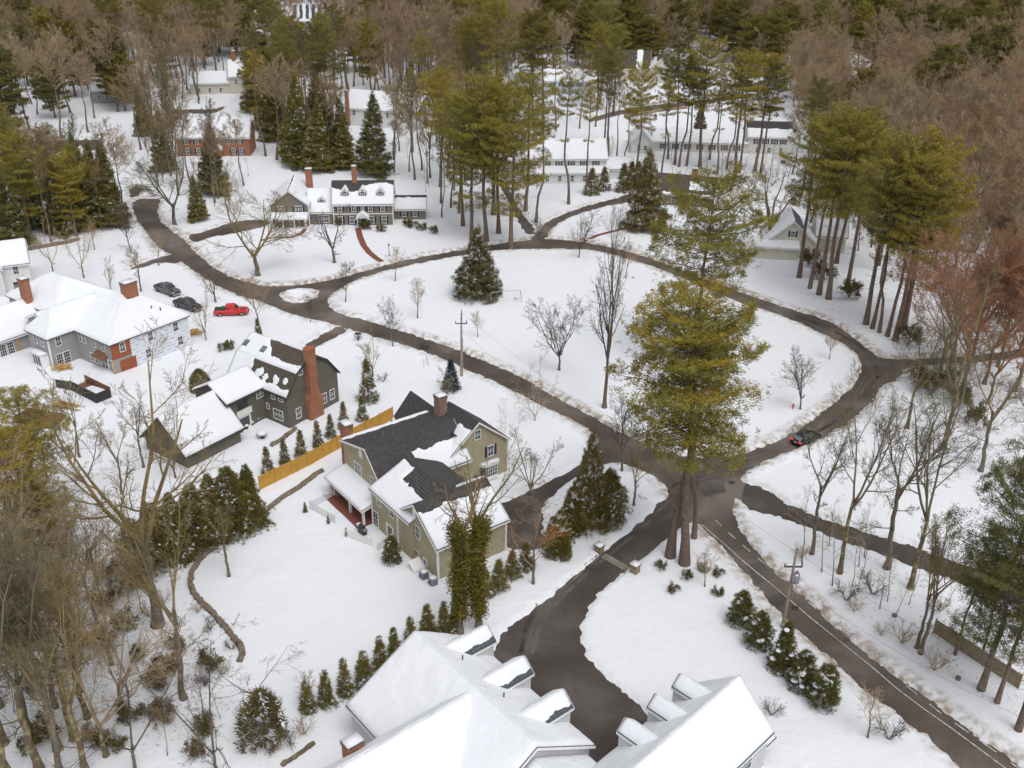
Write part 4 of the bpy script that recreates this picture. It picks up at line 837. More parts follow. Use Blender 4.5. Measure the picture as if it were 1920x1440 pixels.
# ------------------------------------------------------------------ trees
def limb_paths(P, Rr, m, t0, t1, ang, lf, up, wander, k, rng, rf=.62, taper=.35, droop=0.0, tl=.5):
    """m child branches on each parent path: returns paths (N*m,k,3) and radii"""
    N, kp, _ = P.shape; t = (np.arange(m)[None, :] + rng.random((N, m))) / m * (t1 - t0) + t0
    f = t * (kp - 1); i = np.clip(f.astype(int), 0, kp - 2); w = (f - i)[..., None]; n = np.arange(N)[:, None]
    S = P[n, i] * (1 - w) + P[n, i + 1] * w; r0 = Rr[n, i] * (1 - w[..., 0]) + Rr[n, i + 1] * w[..., 0]
    T = P[n, i + 1] - P[n, i]; T /= np.linalg.norm(T, axis=2, keepdims=True) + 1e-9
    q = rng.normal(size=T.shape); q -= (q * T).sum(2, keepdims=True) * T
    # golden-angle spread round the parent, softened by the random vector
    q /= np.linalg.norm(q, axis=2, keepdims=True) + 1e-9
    a = np.radians(rng.uniform(ang[0], ang[1], t.shape))[..., None]; D = T * np.cos(a) + q * np.sin(a)
    L = np.linalg.norm(np.diff(P, axis=1), axis=2).sum(1)[:, None] * lf * (1 - tl * (t - t0) / max(.05, abs(t1 - t0))) * rng.uniform(.65, 1.2, t.shape)
    D = D.reshape(-1, 3); S = S.reshape(-1, 3); L = L.reshape(-1); r0 = r0.reshape(-1)
    out = np.zeros((len(S), k, 3)); out[:, 0] = S; d = D.copy()
    for j in range(1, k):
        d = d + rng.normal(size=d.shape) * wander + np.array([0, 0, up - droop * j]); d /= np.linalg.norm(d, axis=1, keepdims=True)
        out[:, j] = out[:, j - 1] + d * (L / (k - 1))[:, None]
    rad = (r0 * rf)[:, None] * (1 - (1 - taper) * np.linspace(0, 1, k)[None, :])
    return out, rad
def trunk_path(H, k, bend, rng, lean=(0, 0)):
    z = np.linspace(0, 1, k); P = np.zeros((k, 3)); P[:, 2] = z * H
    P[:, 0] = np.cumsum(rng.normal(size=k)) * bend * H * .02 * np.minimum(1, z * 3) + lean[0] * z * H; P[:, 1] = np.cumsum(rng.normal(size=k)) * bend * H * .02 * np.minimum(1, z * 3) + lean[1] * z * H
    return P
def bare_mesh(seed, H, r=.3, trunk=.55, limbs=12, ang=(30, 60), lf=.5, up=.12, n=(6, 6, 4), t0=.35, bend=.6, tw=.012, forks=0, droop=0, wander=.16, lens=(.55, .5, .55), lean=(0, 0)):
    rng = np.random.default_rng(seed); k = 9; P = trunk_path(H * (trunk if forks else .92), k, bend, rng, lean)
    z = np.linspace(0, 1, k); rad = r * (1 - (.45 if forks else .88) * z); rad[0] *= 1.45; rad[1] *= 1.05
    tv, tf = tubes(P[None], rad[None], 8); V, F = [], []; off = 0
    def put(p, rr, nn):
        nonlocal off
        v, f = tubes(p, rr, nn); V.append(v); F.append(f + off); off += len(v)
    base = [(P[None], rad[None])]
    if forks:
        fp, fr = limb_paths(P[None], rad[None], forks, .80, 1.0, (16, 38), (H - H * trunk) / (H * trunk) * 1.05, .10, .09, 7, rng, .80, .25, tl=.1)
        put(fp, fr, 6); L1p, L1r = limb_paths(fp, fr, max(3, limbs // forks), .15, .98, ang, lf, up, wander * .8, 6, rng, .6, .3, droop)
        lo, lor = limb_paths(P[None], rad[None], 3, min(t0, .75), .9, (45, 70), lf * .7, up, wander, 6, rng, .32, .3, droop); L1p = np.concatenate([L1p, lo]); L1r = np.concatenate([L1r, lor])
    else: L1p, L1r = limb_paths(P[None], rad[None], limbs, t0, .99, ang, lf, up, wander * .8, 6, rng, .5, .3, droop)
    put(L1p, L1r, 5)
    L2p, L2r = limb_paths(L1p, L1r, n[0], .18, 1.0, (25, 55), lens[0], up * .8, wander, 5, rng, .58, .35, droop); L2r = np.maximum(L2r, tw * 1.15); put(L2p, L2r, 4)
    L3p, L3r = limb_paths(L2p, L2r, n[1], .15, 1.0, (22, 55), lens[1], up * .6, wander * 1.2, 4, rng, .6, .5, droop); L3r = np.maximum(L3r * .9, tw); put(L3p, L3r, 3)
    if n[2]:
        L4p, L4r = limb_paths(L3p, L3r, n[2], .2, 1.0, (20, 50), lens[2], up * .5, wander * 1.2, 3, rng, .7, .6, droop); L4r = np.maximum(L4r * 0 + tw * .8, tw * .8); put(L4p, L4r, 3)
    else: L4p = L3p
    return smooth(mesh_np('trunk', tv, [tf])), mesh_np('branches', np.concatenate(V), [np.concatenate(F)]), L4p[:, -1]
def blades(C, m, L, W, up, rng, spread=.15):
    C = np.repeat(C, m, 0); n = len(C); D = rng.normal(size=(n, 3)); D[:, 2] = D[:, 2] * .6 + up; D /= np.linalg.norm(D, axis=1, keepdims=True)
    S = np.cross(D, rng.normal(size=(n, 3))); S /= np.linalg.norm(S, axis=1, keepdims=True) + 1e-9
    ln = L * rng.uniform(.6, 1.2, n)[:, None]; C = C + rng.normal(size=(n, 3)) * spread
    V = np.stack([C - S * W / 2, C + S * W / 2, C + D * ln], 1).reshape(-1, 3); return V, np.arange(n * 3).reshape(-1, 3)
def pine_mesh(seed, H, R, cb=.45, shape='plate', dens=1.0, r=.34, trunkleaf=0, blade=(.42, .085), lean=(0, 0), bend=.35, gap=.25, flecks=0):
    """white pine: whorls of nearly level limbs carrying flat plates of needles"""
    rng = np.random.default_rng(seed); k = 10; P = trunk_path(H, k, bend, rng, lean); z = np.linspace(0, 1, k); rad = r * (1 - .9 * z) + .02; rad[0] *= 1.35
    tv, tf = tubes(P[None], rad[None], 9); bp, cc = [], []
    hz = cb * H
    while hz < H * .985:
        t = max(0.0, (hz / H - cb) / (1 - cb)); prof = {'plate': (.62 + .38 * t / .45 if t < .45 else math.sqrt(max(.015, 1 - ((t - .45) / .58)**2))),
                                             'round': math.sqrt(max(.02, 1 - (1.7 * t - .72)**2 / 1.0)) if t > .3 else .72 + .28 * t / .3, 'cone': (1 - t)**.85 + .05}[shape]
        if rng.random() > gap * (1 - t) or shape == 'cone':
            nb = int(rng.integers(4, 7)); a0 = rng.uniform(0, 6.28)
            for j in range(nb):
                az = a0 + j * 2 * math.pi / nb + rng.normal() * .25; L = R * prof * (rng.uniform(.8, 1.1) if shape == 'cone' else rng.choice([rng.uniform(.35, .7), rng.uniform(.75, 1.25)], p=[.4, .6]))
                if L < .3: continue
                e0 = math.radians(-8 + 50 * t**1.3 + rng.normal() * 7); q = np.zeros((6, 3)); f = hz / H * (k - 1); i = min(int(f), k - 2); q[0] = P[i] + (P[i + 1] - P[i]) * (f - i)
                for s in range(1, 6):
                    e = e0 + .10 * (s - 2); q[s] = q[s - 1] + np.array([math.cos(az) * math.cos(e), math.sin(az) * math.cos(e), math.sin(e)]) * L / 5 + rng.normal(size=3) * .03 * L
                bp.append(q); nt = int(max(3, L * L * 1.7 * dens + L * 3.0 * dens)); s = 1 - rng.random(nt)**1.6 * .78; f = s * 5; i = np.clip(f.astype(int), 0, 4); w = (f - i)[:, None]
                c = q[i] * (1 - w) + q[i + 1] * w; wd = L * .42 * np.sin(math.pi * np.clip(s * .92, 0, 1))**.8 + .12
                c += np.outer(rng.normal(size=nt) * wd * .75, [-math.sin(az), math.cos(az), 0]); c[:, 2] += rng.normal(size=nt) * .11 + .08; cc.append(c)
        hz += rng.uniform(.7, 1.35) * (H / 30)**.5 * (.75 if shape == 'cone' else 1)
    q = P[-1] + rng.normal(size=(14, 3)) * np.array([.35, .35, .5]); cc.append(q); C = np.concatenate(cc)
    B = np.stack(bp); L = np.linalg.norm(B[:, -1] - B[:, 0], axis=1); br = (.012 + .011 * L)[:, None] * np.linspace(1, .3, 6)[None, :]
    bv, bf = tubes(B, br, 4); nv = len(tv)
    # dead stubs under the crown
    if cb > .25: sp, sr = limb_paths(P[None], rad[None], 16, .2, cb, (70, 100), .07, -.02, .1, 4, rng, .12, .4); sv, sf = tubes(sp, np.maximum(sr, .015), 3)
    else: sv, sf = np.zeros((0, 3)), np.zeros((0, 4), int)
    tr = mesh_np('trunk', np.concatenate([tv, bv, sv]), [np.concatenate([tf, bf + nv, sf + nv + len(bv)])])
    V, Fc = blades(C, 11, blade[0], blade[1], .45, rng); cr = mesh_np('crown', V, [Fc])
    if flecks: fl = np.repeat((rng.random(len(C)) < flecks * 2) & (fbm(C[:, 0] * 1.1, C[:, 1] * 1.1 + C[:, 2] * 1.5, seed) > .5), 11); cr.polygons.foreach_set('material_index', fl.astype(np.int32))
    return smooth(tr), cr
def cone_mesh(seed, H, R, dens=1.0, shape='cone', blade=(.22, .06), cb=.03, m=9, droop=-.25, r=.09, layer=0.0, bumps=.25, snow=.05):
    """spruce, arborvitae, yew: sprays spread through a shell, in tiers when layer > 0"""
    rng = np.random.default_rng(seed); n = int(dens * H * R * 130); t = rng.random(n)**(1.25 if shape == 'cone' else .9); az = rng.uniform(0, 6.283, n)
    pr = {'cone': (1 - t)**.85 * .97 + .03, 'egg': np.sqrt(np.clip(1 - (t * 1.15 - .22)**2 / .92, .01, 1)) * np.where(t > .55, 1 - (t - .55) * 1.0, 1), 'ball': np.sqrt(np.clip(1 - (2 * t - .9)**2, .05, 1)), 'column': np.clip(1 - t**4, .1, 1)}[shape]
    lob = 1 - bumps * .5 + bumps * (.6 * fbm(az * 1.6 + seed, t * H * .9, seed, 2) + .4 * fbm(az * 3.4 + seed, t * H * 2.1, seed + 7, 2) - .15)
    if layer: lob = lob * (.72 + .42 * (1 - np.mod(t * H / layer + .25 * vnoise(az * 1.3, t * 9, seed), 1)))
    rr = R * pr * lob * (1 - rng.random(n)**2.2 * .65); z = cb * H + t * H * (1 - cb) + rng.normal(size=n) * .03 * H * .3
    C = np.stack([np.cos(az) * rr, np.sin(az) * rr, z + droop * rr * .35], -1); C[:, 2] = np.maximum(C[:, 2], .1)
    fl = (rng.random(n) < snow * 2.2 * (fbm(C[:, 0] * 1.7 + 9, C[:, 1] * 1.7 + C[:, 2] * 2.1, seed + 3) > .52)) & (lob > np.median(lob) * .9); fl = np.repeat(fl, m)
    D = np.repeat(np.stack([np.cos(az), np.sin(az), np.full(n, droop + .1 + .6 * (shape != 'cone'))], -1), m, 0); C = np.repeat(C, m, 0); k = len(C)
    D = D + rng.normal(size=(k, 3)) * .55; D /= np.linalg.norm(D, axis=1, keepdims=True); S = np.cross(D, rng.normal(size=(k, 3))); S /= np.linalg.norm(S, axis=1, keepdims=True)
    L = blade[0] * rng.uniform(.5, 1.5, k)[:, None]; C = C + rng.normal(size=(k, 3)) * .08; D[fl] = D[fl] * np.array([1, 1, .15]); C[fl, 2] += .06; wd = np.where(fl, blade[1] * 2.2, blade[1])[:, None]
    S[fl, 2] *= .2; V = np.stack([C - S * wd / 2, C + S * wd / 2, C + D * L], 1).reshape(-1, 3)
    q = MB().tube([(0, 0, -.2), (0, 0, H * .5), (0, 0, H * .97)], [r, r * .6, .012], 6); me = bpy.data.meshes.new('trunk'); me.from_pydata(q.v, [], q.f)
    cr = mesh_np('crown', V, [np.arange(k * 3).reshape(-1, 3)]); cr.polygons.foreach_set('material_index', fl.astype(np.int32)); return me, cr
def shrub_mesh(seed, H, R, leafy=True, stems=9, blade=(.2, .09)):
    rng = np.random.default_rng(seed); P = np.zeros((stems, 5, 3)); az = rng.uniform(0, 6.28, stems)
    for j in range(1, 5): P[:, j] = np.stack([np.cos(az) * R * .85 * (j / 4)**1.1, np.sin(az) * R * .85 * (j / 4)**1.1, np.full(stems, H * j / 4) * rng.uniform(.6, 1.05, stems)], -1) + rng.normal(size=(stems, 3)) * .06
    rad = np.tile(np.linspace(.022, .01, 5), (stems, 1)); V, F = tubes(P, rad, 4); p2, r2 = limb_paths(P, rad, 6, .3, 1, (20, 60), .5, .05, .2, 4, rng, .7, .6); v2, f2 = tubes(p2, np.maximum(r2, .008), 3)
    st = mesh_np('stems', np.concatenate([V, v2]), [np.concatenate([F, f2 + len(V)])])
    if not leafy: p3, r3 = limb_paths(p2, r2, 4, .2, 1, (20, 50), .6, .03, .2, 3, rng); v3, f3 = tubes(p3, np.maximum(r3, .007), 3); return mesh_np('stems', np.concatenate([V, v2, v3]), [np.concatenate([F, f2 + len(V), f3 + len(V) + len(v2)])]), None
    C = np.concatenate([p2[:, -1], p2[:, -2], P[:, -1]]); V, F = blades(C, 13, blade[0], blade[1], .25, rng, .1); return st, mesh_np('leaves', V, [F])

LIB = {}
def lib(key, tm, cm, tmat, cmat, names=('trunk', 'crown')):
    tm.materials.append(MATS[tmat])
    if cm is not None:
        cm.materials.append(MATS[cmat])
        if names[1] == 'crown': cm.materials.append(MATS['snow_lump'])
    LIB[key] = (tm, cm, names)
def plant(key, name, x, y, z, h, href, label, cat, group=None, rz=None, wide=1.0, lean=0.0, mats=None):
    """one plant: an Empty at its foot with its own trunk and crown objects"""
    tm, cm, names = LIB[key]; s = h / href
    o = thing(name, label, cat, (x, y, z), random.uniform(0, 6.28) if rz is None else rz, group); o.scale = (s * wide, s * wide, s)
    if lean: o.rotation_euler[0] = lean
    link(bpy.data.objects.new(names[0], tm), o)
    if cm is not None: link(bpy.data.objects.new(names[1], cm), o)
    return o
random.seed(7)
HREF = {}
def add(key, href, meshes, tmat, cmat, names=('trunk', 'crown')): lib(key, meshes[0], meshes[1], tmat, cmat, names); HREF[key] = href
# pines
add('pine_tall', 31, pine_mesh(11, 31, 5.8, .49, 'plate', .82, .42, gap=.38), 'pine_bark', 'pine_needles')
add('pine_gold', 31, pine_mesh(12, 31, 6.2, .48, 'plate', .82, .42, gap=.38), 'pine_bark', 'pine_gold')
add('pine_full', 28, pine_mesh(13, 28, 5.6, .26, 'plate', .95, .40, gap=.4), 'pine_bark', 'pine_needles')
add('pine_thin', 30, pine_mesh(14, 30, 4.0, .50, 'plate', .8, .30, gap=.45), 'pine_bark', 'pine_needles')
add('pine_high', 30, pine_mesh(15, 30, 4.6, .60, 'round', 1.0, .33), 'pine_bark', 'pine_dark')
add('pine_round', 22, pine_mesh(16, 22, 6.0, .22, 'round', .9, .34, blade=(.55, .13)), 'pine_bark', 'pine_dark')
add('pine_far', 26, pine_mesh(17, 26, 5.0, .34, 'round', .75, .34, blade=(.6, .15)), 'pine_bark', 'pine_needles')
add('pine_near', 28, pine_mesh(18, 28, 6.0, .24, 'plate', 1.5, .34, blade=(.34, .06), gap=.3), 'grey_bark', 'pine_green')
add('pine_sparse', 26, pine_mesh(19, 26, 4.4, .30, 'plate', .75, .28, blade=(.34, .06), gap=.5), 'pine_bark', 'pine_dark')
add('fir_big', 14, pine_mesh(20, 14, 5.0, .04, 'cone', 1.7, .3, blade=(.40, .09), gap=0, flecks=.10), 'pine_bark', 'spruce')
add('spruce_dark', 20, pine_mesh(21, 20, 4.4, .06, 'cone', 1.2, .3, blade=(.5, .11), gap=0, flecks=.05), 'pine_bark', 'pine_dark')
add('pine_wide', 29, pine_mesh(23, 29, 8.6, .42, 'plate', .9, .42, gap=.3), 'pine_bark', 'pine_needles')
# garden conifers
add('arbor_a', 4, cone_mesh(31, 4, 1.0, .85, 'cone', bumps=.9, layer=.5), 'bark', 'arbor'); add('arbor_b', 4, cone_mesh(32, 4, .95, .8, 'cone', bumps=1.0, layer=.6), 'bark', 'arbor')
add('spruce_young', 4, cone_mesh(33, 4, 1.0, .75, 'cone', layer=.5, bumps=.9), 'bark', 'spruce'); add('spruce_blue', 5, cone_mesh(34, 5, 1.7, 1.0, 'cone', layer=.6), 'bark', 'blue_spruce')
add('bush_round', 4.2, cone_mesh(35, 4.2, 1.4, 1.0, 'egg', layer=.8, bumps=.9, blade=(.28, .07)), 'bark', 'bush'); add('bush_cone', 5.6, cone_mesh(36, 5.6, 1.45, 1.0, 'cone', layer=.8, bumps=.8, blade=(.28, .07)), 'bark', 'bush')
add('hemlock', 9, cone_mesh(37, 9, 3.3, .6, 'egg', layer=1.1, bumps=1.1, blade=(.36, .09), m=8), 'bark', 'arbor'); add('hemlock_b', 8, cone_mesh(38, 8, 3.2, .65, 'cone', layer=1.0, bumps=1.2, blade=(.36, .09), m=8), 'bark', 'arbor')
add('yew', 2.2, cone_mesh(39, 2.2, 1.25, 1.1, 'egg', bumps=1.3, blade=(.24, .05)), 'bark', 'rhody'); add('column', 6, cone_mesh(40, 6, 1.3, .8, 'column', bumps=1.2, blade=(.28, .08)), 'bark', 'arbor')
# bare trees
def addb(key, href, tmat, cmat, **kw): tm, cm, tips = bare_mesh(**kw); lib(key, tm, cm, tmat, cmat, ('trunk', 'branches')); HREF[key] = href; return tips
addb('oak', 30, 'grey_bark', 'twig_lichen', seed=51, H=30, r=.55, trunk=.36, forks=4, limbs=26, ang=(25, 58), lf=.55, up=.06, n=(7, 6, 4), t0=.5, lens=(.55, .5, .5), tw=.014)
addb('oak_lichen', 27, 'lichen_bark', 'twig_lichen', seed=52, H=27, r=.40, trunk=.40, forks=3, limbs=20, ang=(28, 62), lf=.6, up=.06, n=(7, 7, 4), t0=.4, wander=.2, tw=.014)
addb('oak_wide', 20, 'lichen_bark', 'twig_brown', seed=53, H=20, r=.34, trunk=.25, forks=4, limbs=18, ang=(30, 65), lf=.62, up=.04, n=(7, 6, 4), t0=.4, wander=.22, tw=.013)
addb('slender', 26, 'grey_bark', 'twig_lichen', seed=54, H=26, r=.30, trunk=.42, forks=3, limbs=20, ang=(20, 48), lf=.5, up=.09, n=(7, 6, 4), tw=.013)
addb('forest_a', 24, 'bark', 'twig_brown', seed=55, H=24, r=.28, limbs=16, ang=(28, 58), lf=.36, up=.11, n=(8, 6, 4), t0=.52, tw=.024)
addb('forest_b', 22, 'bark', 'twig_red', seed=56, H=22, r=.25, trunk=.48, forks=3, limbs=15, ang=(20, 50), lf=.50, up=.10, n=(8, 6, 4), t0=.7, tw=.024)
addb('forest_c', 25, 'grey_bark', 'twig_lichen', seed=57, H=25, r=.24, limbs=15, ang=(25, 48), lf=.32, up=.13, n=(7, 6, 4), t0=.55, tw=.022)
addb('forest_d', 20, 'bark', 'twig_red', seed=58, H=20, r=.26, trunk=.3, forks=4, limbs=20, ang=(25, 58), lf=.62, up=.06, n=(8, 7, 4), tw=.026)
addb('rusty', 24, 'bark', 'twig_rust', seed=59, H=24, r=.32, trunk=.28, forks=5, limbs=28, ang=(24, 58), lf=.6, up=.07, n=(8, 7, 4), tw=.021)
addb('maple_round', 12, 'bark', 'twig_dark', seed=60, H=12, r=.20, trunk=.24, forks=6, limbs=36, ang=(25, 55), lf=.62, up=.09, n=(6, 5, 4), t0=.7, tw=.010)
addb('young', 7, 'bark', 'twig_brown', seed=61, H=7, r=.10, limbs=20, ang=(30, 55), lf=.46, up=.12, n=(6, 5, 3), t0=.26, tw=.0085)
addb('young_b', 7.5, 'bark', 'twig_dark', seed=62, H=7.5, r=.10, limbs=20, ang=(26, 50), lf=.46, up=.13, n=(6, 5, 3), t0=.25, tw=.0085)
addb('gnarled', 11, 'bark', 'twig_dark', seed=63, H=11, r=.32, trunk=.3, forks=4, limbs=14, ang=(35, 80), lf=.6, up=.02, n=(5, 5, 3), wander=.32, tw=.012)
addb('tulip', 25, 'pine_bark', 'twig_dark', seed=64, H=25, bend=.2, r=.55, trunk=.30, forks=4, limbs=34, ang=(16, 44), lf=.46, up=.12, n=(6, 6, 4), t0=.5, tw=.012)
addb('vase', 9, 'bark', 'twig_lichen', seed=65, H=9, r=.13, trunk=.18, forks=6, limbs=24, ang=(14, 35), lf=.5, up=.10, n=(5, 5, 3), t0=.8, tw=.008)
addb('birch_clump', 12, 'grey_bark', 'twig_brown', seed=66, H=12, r=.10, trunk=.06, forks=5, limbs=30, ang=(20, 45), lf=.32, up=-.02, n=(5, 5, 3), t0=.9, tw=.007, droop=.02)
addb('twin', 20, 'bark', 'twig_lichen', seed=67, H=20, r=.45, trunk=.26, forks=4, limbs=30, ang=(30, 65), lf=.70, up=.04, n=(7, 7, 4), t0=.7, tw=.014)
addb('sapling', 9, 'bark', 'twig_brown', seed=68, H=9, r=.06, limbs=9, ang=(30, 60), lf=.28, up=.12, n=(4, 3, 0), t0=.3, tw=.009)
addb('leaning', 14, 'bark', 'twig_dark', seed=69, H=14, r=.16, trunk=.25, forks=3, limbs=14, ang=(25, 60), lf=.6, up=.02, n=(5, 5, 3), wander=.22, tw=.009)
# bare tree that still holds orange leaves, and ivy-wrapped trunks
tm, cm, tips = bare_mesh(70, 9, .11, limbs=13, ang=(30, 55), lf=.42, up=.1, n=(5, 4, 2), t0=.2, tw=.008); lib('beech', tm, cm, 'bark', 'twig_brown', ('trunk', 'branches')); HREF['beech'] = 9
_r = np.random.default_rng(5); _k = tips[(tips[:, 2] < 5.2) & (_r.random(len(tips)) < .55)]; V, F = blades(_k, 4, .16, .12, 0, _r, .08); beech_leaves = mesh_np('leaves', V, [F]); beech_leaves.materials.append(MATS['oak_leaf'])
tm, cm, tips = bare_mesh(71, 20, .30, trunk=.62, forks=3, limbs=12, ang=(18, 45), lf=.5, up=.10, n=(5, 5, 3), t0=.9, tw=.010, bend=.4); lib('ivy_tree', tm, cm, 'grey_bark', 'twig_lichen', ('trunk', 'branches')); HREF['ivy_tree'] = 20
co = np.zeros(len(tm.vertices) * 3); tm.vertices.foreach_get('co', co); tc_ = co.reshape(-1, 8, 3).mean(1); t = _r.uniform(.16, .98, 1700); f = t * (len(tc_) - 1); i = np.clip(f.astype(int), 0, len(tc_) - 2); w = (f - i)[:, None]
C = tc_[i] * (1 - w) + tc_[i + 1] * w; az = _r.uniform(0, 6.28, 1700); rr = (.10 + 1.9 * fbm(az * 1.2, t * 11, 4)**2) * (.45 + 1.0 * vnoise(t * 7, t * 0, 8)) * np.where(t > .9, .7, 1) * _r.uniform(.4, 1, 1700); C = C + np.stack([np.cos(az) * rr, np.sin(az) * rr, _r.normal(size=1700) * .2], -1)
V, F = blades(C, 9, .28, .12, -.1, _r, .26); ivy_me = mesh_np('ivy', V, [F]); ivy_me.materials.append(MATS['ivy'])
# shrubs
for i in range(3): add('rhody%d' % i, 1.5, shrub_mesh(80 + i, 1.5, 1.0), 'bark', 'rhody', ('stems', 'leaves'))
add('twiggy', 1.6, shrub_mesh(84, 1.6, 1.0, False, 12), 'twig_purple', 'twig_purple', ('stems', 'leaves')); add('twiggy_b', 1.5, shrub_mesh(85, 1.5, .9, False, 10), 'twig_brown', 'twig_brown', ('stems', 'leaves'))

def foot(x, y): g = G(x, y); return g[0], g[1], gz(g[0], g[1]) - .08
def put(key, px, py, h, label, name=None, cat=None, group=None, **kw):
    x, y, z = foot(px, py)
    nm = name or ('pine_tree' if key.startswith('pine') else 'spruce_tree' if 'spruce' in key or 'fir' in key else 'sapling' if key == 'sapling' else 'bare_tree')
    return plant(key, nm, x, y, z, h, HREF[key], label, cat or ('tree' if 'shrub' not in nm and 'bush' not in nm else 'shrub'), group, **kw)
def put_top(key, tx, ty, h, label, **kw):
    """a tree known by its top: stood at the spot where a tree of that height has its tip there"""
    g = G(tx, ty, h); nm = kw.pop('name', None) or ('pine_tree' if key.startswith('pine') else 'spruce_tree' if 'spruce' in key or 'fir' in key else 'sapling' if key == 'sapling' else 'bare_tree')
    return plant(key, nm, g[0], g[1], gz(g[0], g[1]) - .08, h, HREF[key], label, kw.pop('cat', 'tree'), kw.pop('group', None), **kw)

# --- pines that can be told apart
put('pine_gold', 1256, 1046, 31, 'tall golden-tipped pine, left trunk of the pair beside the road junction', rz=.4, wide=1.15)
put('pine_tall', 1283, 1060, 30.5, 'tall olive pine with a bent foot, right trunk of the pair beside the road junction', rz=2.0, wide=1.25)
put('pine_thin', 1301, 1012, 27, 'thinner pine stem standing behind the pair of tall pines at the junction', rz=1.2)
put_top('pine_wide', 1338, 350, 29, 'broad olive pine rising behind the golden-tipped pine inside the loop road', rz=1)
for px, py, h, tx in ((1553, 563, 34, 'tallest pine of the right hand group, farthest from the loop road corner'), (1498, 523, 30, 'pine with a short visible foot at the left end of the right hand group'), (1518, 543, 30, 'slim reddish pine trunk second from the left end of the right hand group'), (1535, 555, 31, 'grey-trunked pine beside the tallest pine of the right hand group')):
    put('pine_high' if px in (1518,) else 'pine_tall', px, py, h, tx, group='pines of the right hand group')
for i, (px, py, h, k) in enumerate(((1623, 610, 32, 'pine_tall'), (1635, 618, 28, 'pine_high'), (1648, 626, 27, 'pine_thin'), (1663, 633, 29, 'pine_high'), (1678, 641, 31, 'pine_tall'), (1692, 620, 33, 'pine_full'))):
    put(k, px, py, h, ['thick-footed pine first from the left in the row above the side road', 'second pine from the left in the row above the side road', 'slim pine third from the left in the row above the side road', 'fourth pine from the left in the row above the side road', 'fifth pine from the left in the row, nearest the side road', 'dark pine at the right end of the row above the side road'][i], group='pines in the row above the side road')
put_top('pine_tall', 1640, 245, 30, 'pine whose crown fills the gap behind the right hand row of trunks'); put_top('pine_gold', 1612, 232, 28, 'golden pine crown between the two groups of right hand pines')
for px, py, h, k, tx in ((912, 456, 33, 'pine_tall', 'thick pine at the roadside end of the central grove'), (958, 467, 32, 'pine_full', 'low-branched pine nearest the loop road in the central grove'), (885, 452, 29, 'pine_full', 'shorter left edge pine of the central grove'), (935, 440, 31, 'pine_tall', 'pine in the middle of the central grove'), (1005, 420, 28, 'pine_thin', 'slim right edge pine of the central grove beside the upper lane'), (985, 398, 30, 'pine_tall', 'pine at the back of the central grove beside the grove drive'), (868, 425, 28, 'pine_tall', 'pine behind the shorter left edge pine of the central grove'), (925, 405, 31, 'pine_full', 'pine at the far left back of the central grove')):
    put(k, px, py, h, tx, group='pines of the central grove')
put('pine_gold', 826, 352, 27, 'bright golden pine standing alone behind the right wing of the colonial house'); put('pine_thin', 1066, 385, 30, 'lone straight pine in front of the long snowy porch, left of two', group='pines before the porch'); put('pine_thin', 1098, 368, 26, 'lone straight pine in front of the long snowy porch, right of two', group='pines before the porch')
put('pine_thin', 1042, 246, 24, 'thin pine with a long bare stem in front of the pale blue house'); put('pine_gold', 1192, 335, 27, 'yellowish pine above the cluster of dark young firs', wide=.8); put('pine_tall', 1150, 215, 27, 'dark double-crowned pine behind the porch house, by the upper road'); put('pine_full', 1120, 205, 26, 'pine leaning against the dark double-crowned pine by the upper road')
put('fir_big', 1210, 430, 17, 'brownish drooping spruce at the bend of the upper lane', name='spruce_tree', wide=.8); put('fir_big', 893, 557, 12.8, 'broad cone of a spruce alone in the middle of the loop lawn', name='spruce_tree', wide=.95)
for i, (px, py, h) in enumerate(((1168, 360, 7), (1182, 352, 6.5), (1195, 348, 6), (1108, 366, 6.5), (1132, 358, 6))): put('spruce_young', px, py, h, ['leftmost young fir of the clump beside the upper lane', 'middle young fir of the clump beside the upper lane', 'right young fir of the clump under the yellowish pine', 'brown-green young fir beside the porch house walk', 'young fir nearest the snow-covered porch corner'][i], name='young_fir', group='young firs by the upper lane', wide=1.3)
for i, (px, py, h, k) in enumerate(((1252, 300, 27, 'pine_thin'), (1265, 310, 29, 'pine_high'), (1273, 314, 28, 'pine_thin'), (1287, 312, 27, 'pine_high'), (1312, 316, 32, 'pine_tall'), (1330, 300, 26, 'pine_thin'), (1378, 332, 30, 'pine_tall'), (1386, 325, 28, 'pine_high'), (1415, 322, 29, 'pine_tall'), (1426, 326, 27, 'pine_high'), (1345, 328, 24, 'pine_thin'), (1362, 318, 25, 'pine_thin'))):
    put(k, px, py, h, 'straight bare-stemmed pine on the snow slope before the long low white house', group='pines before the long white house')
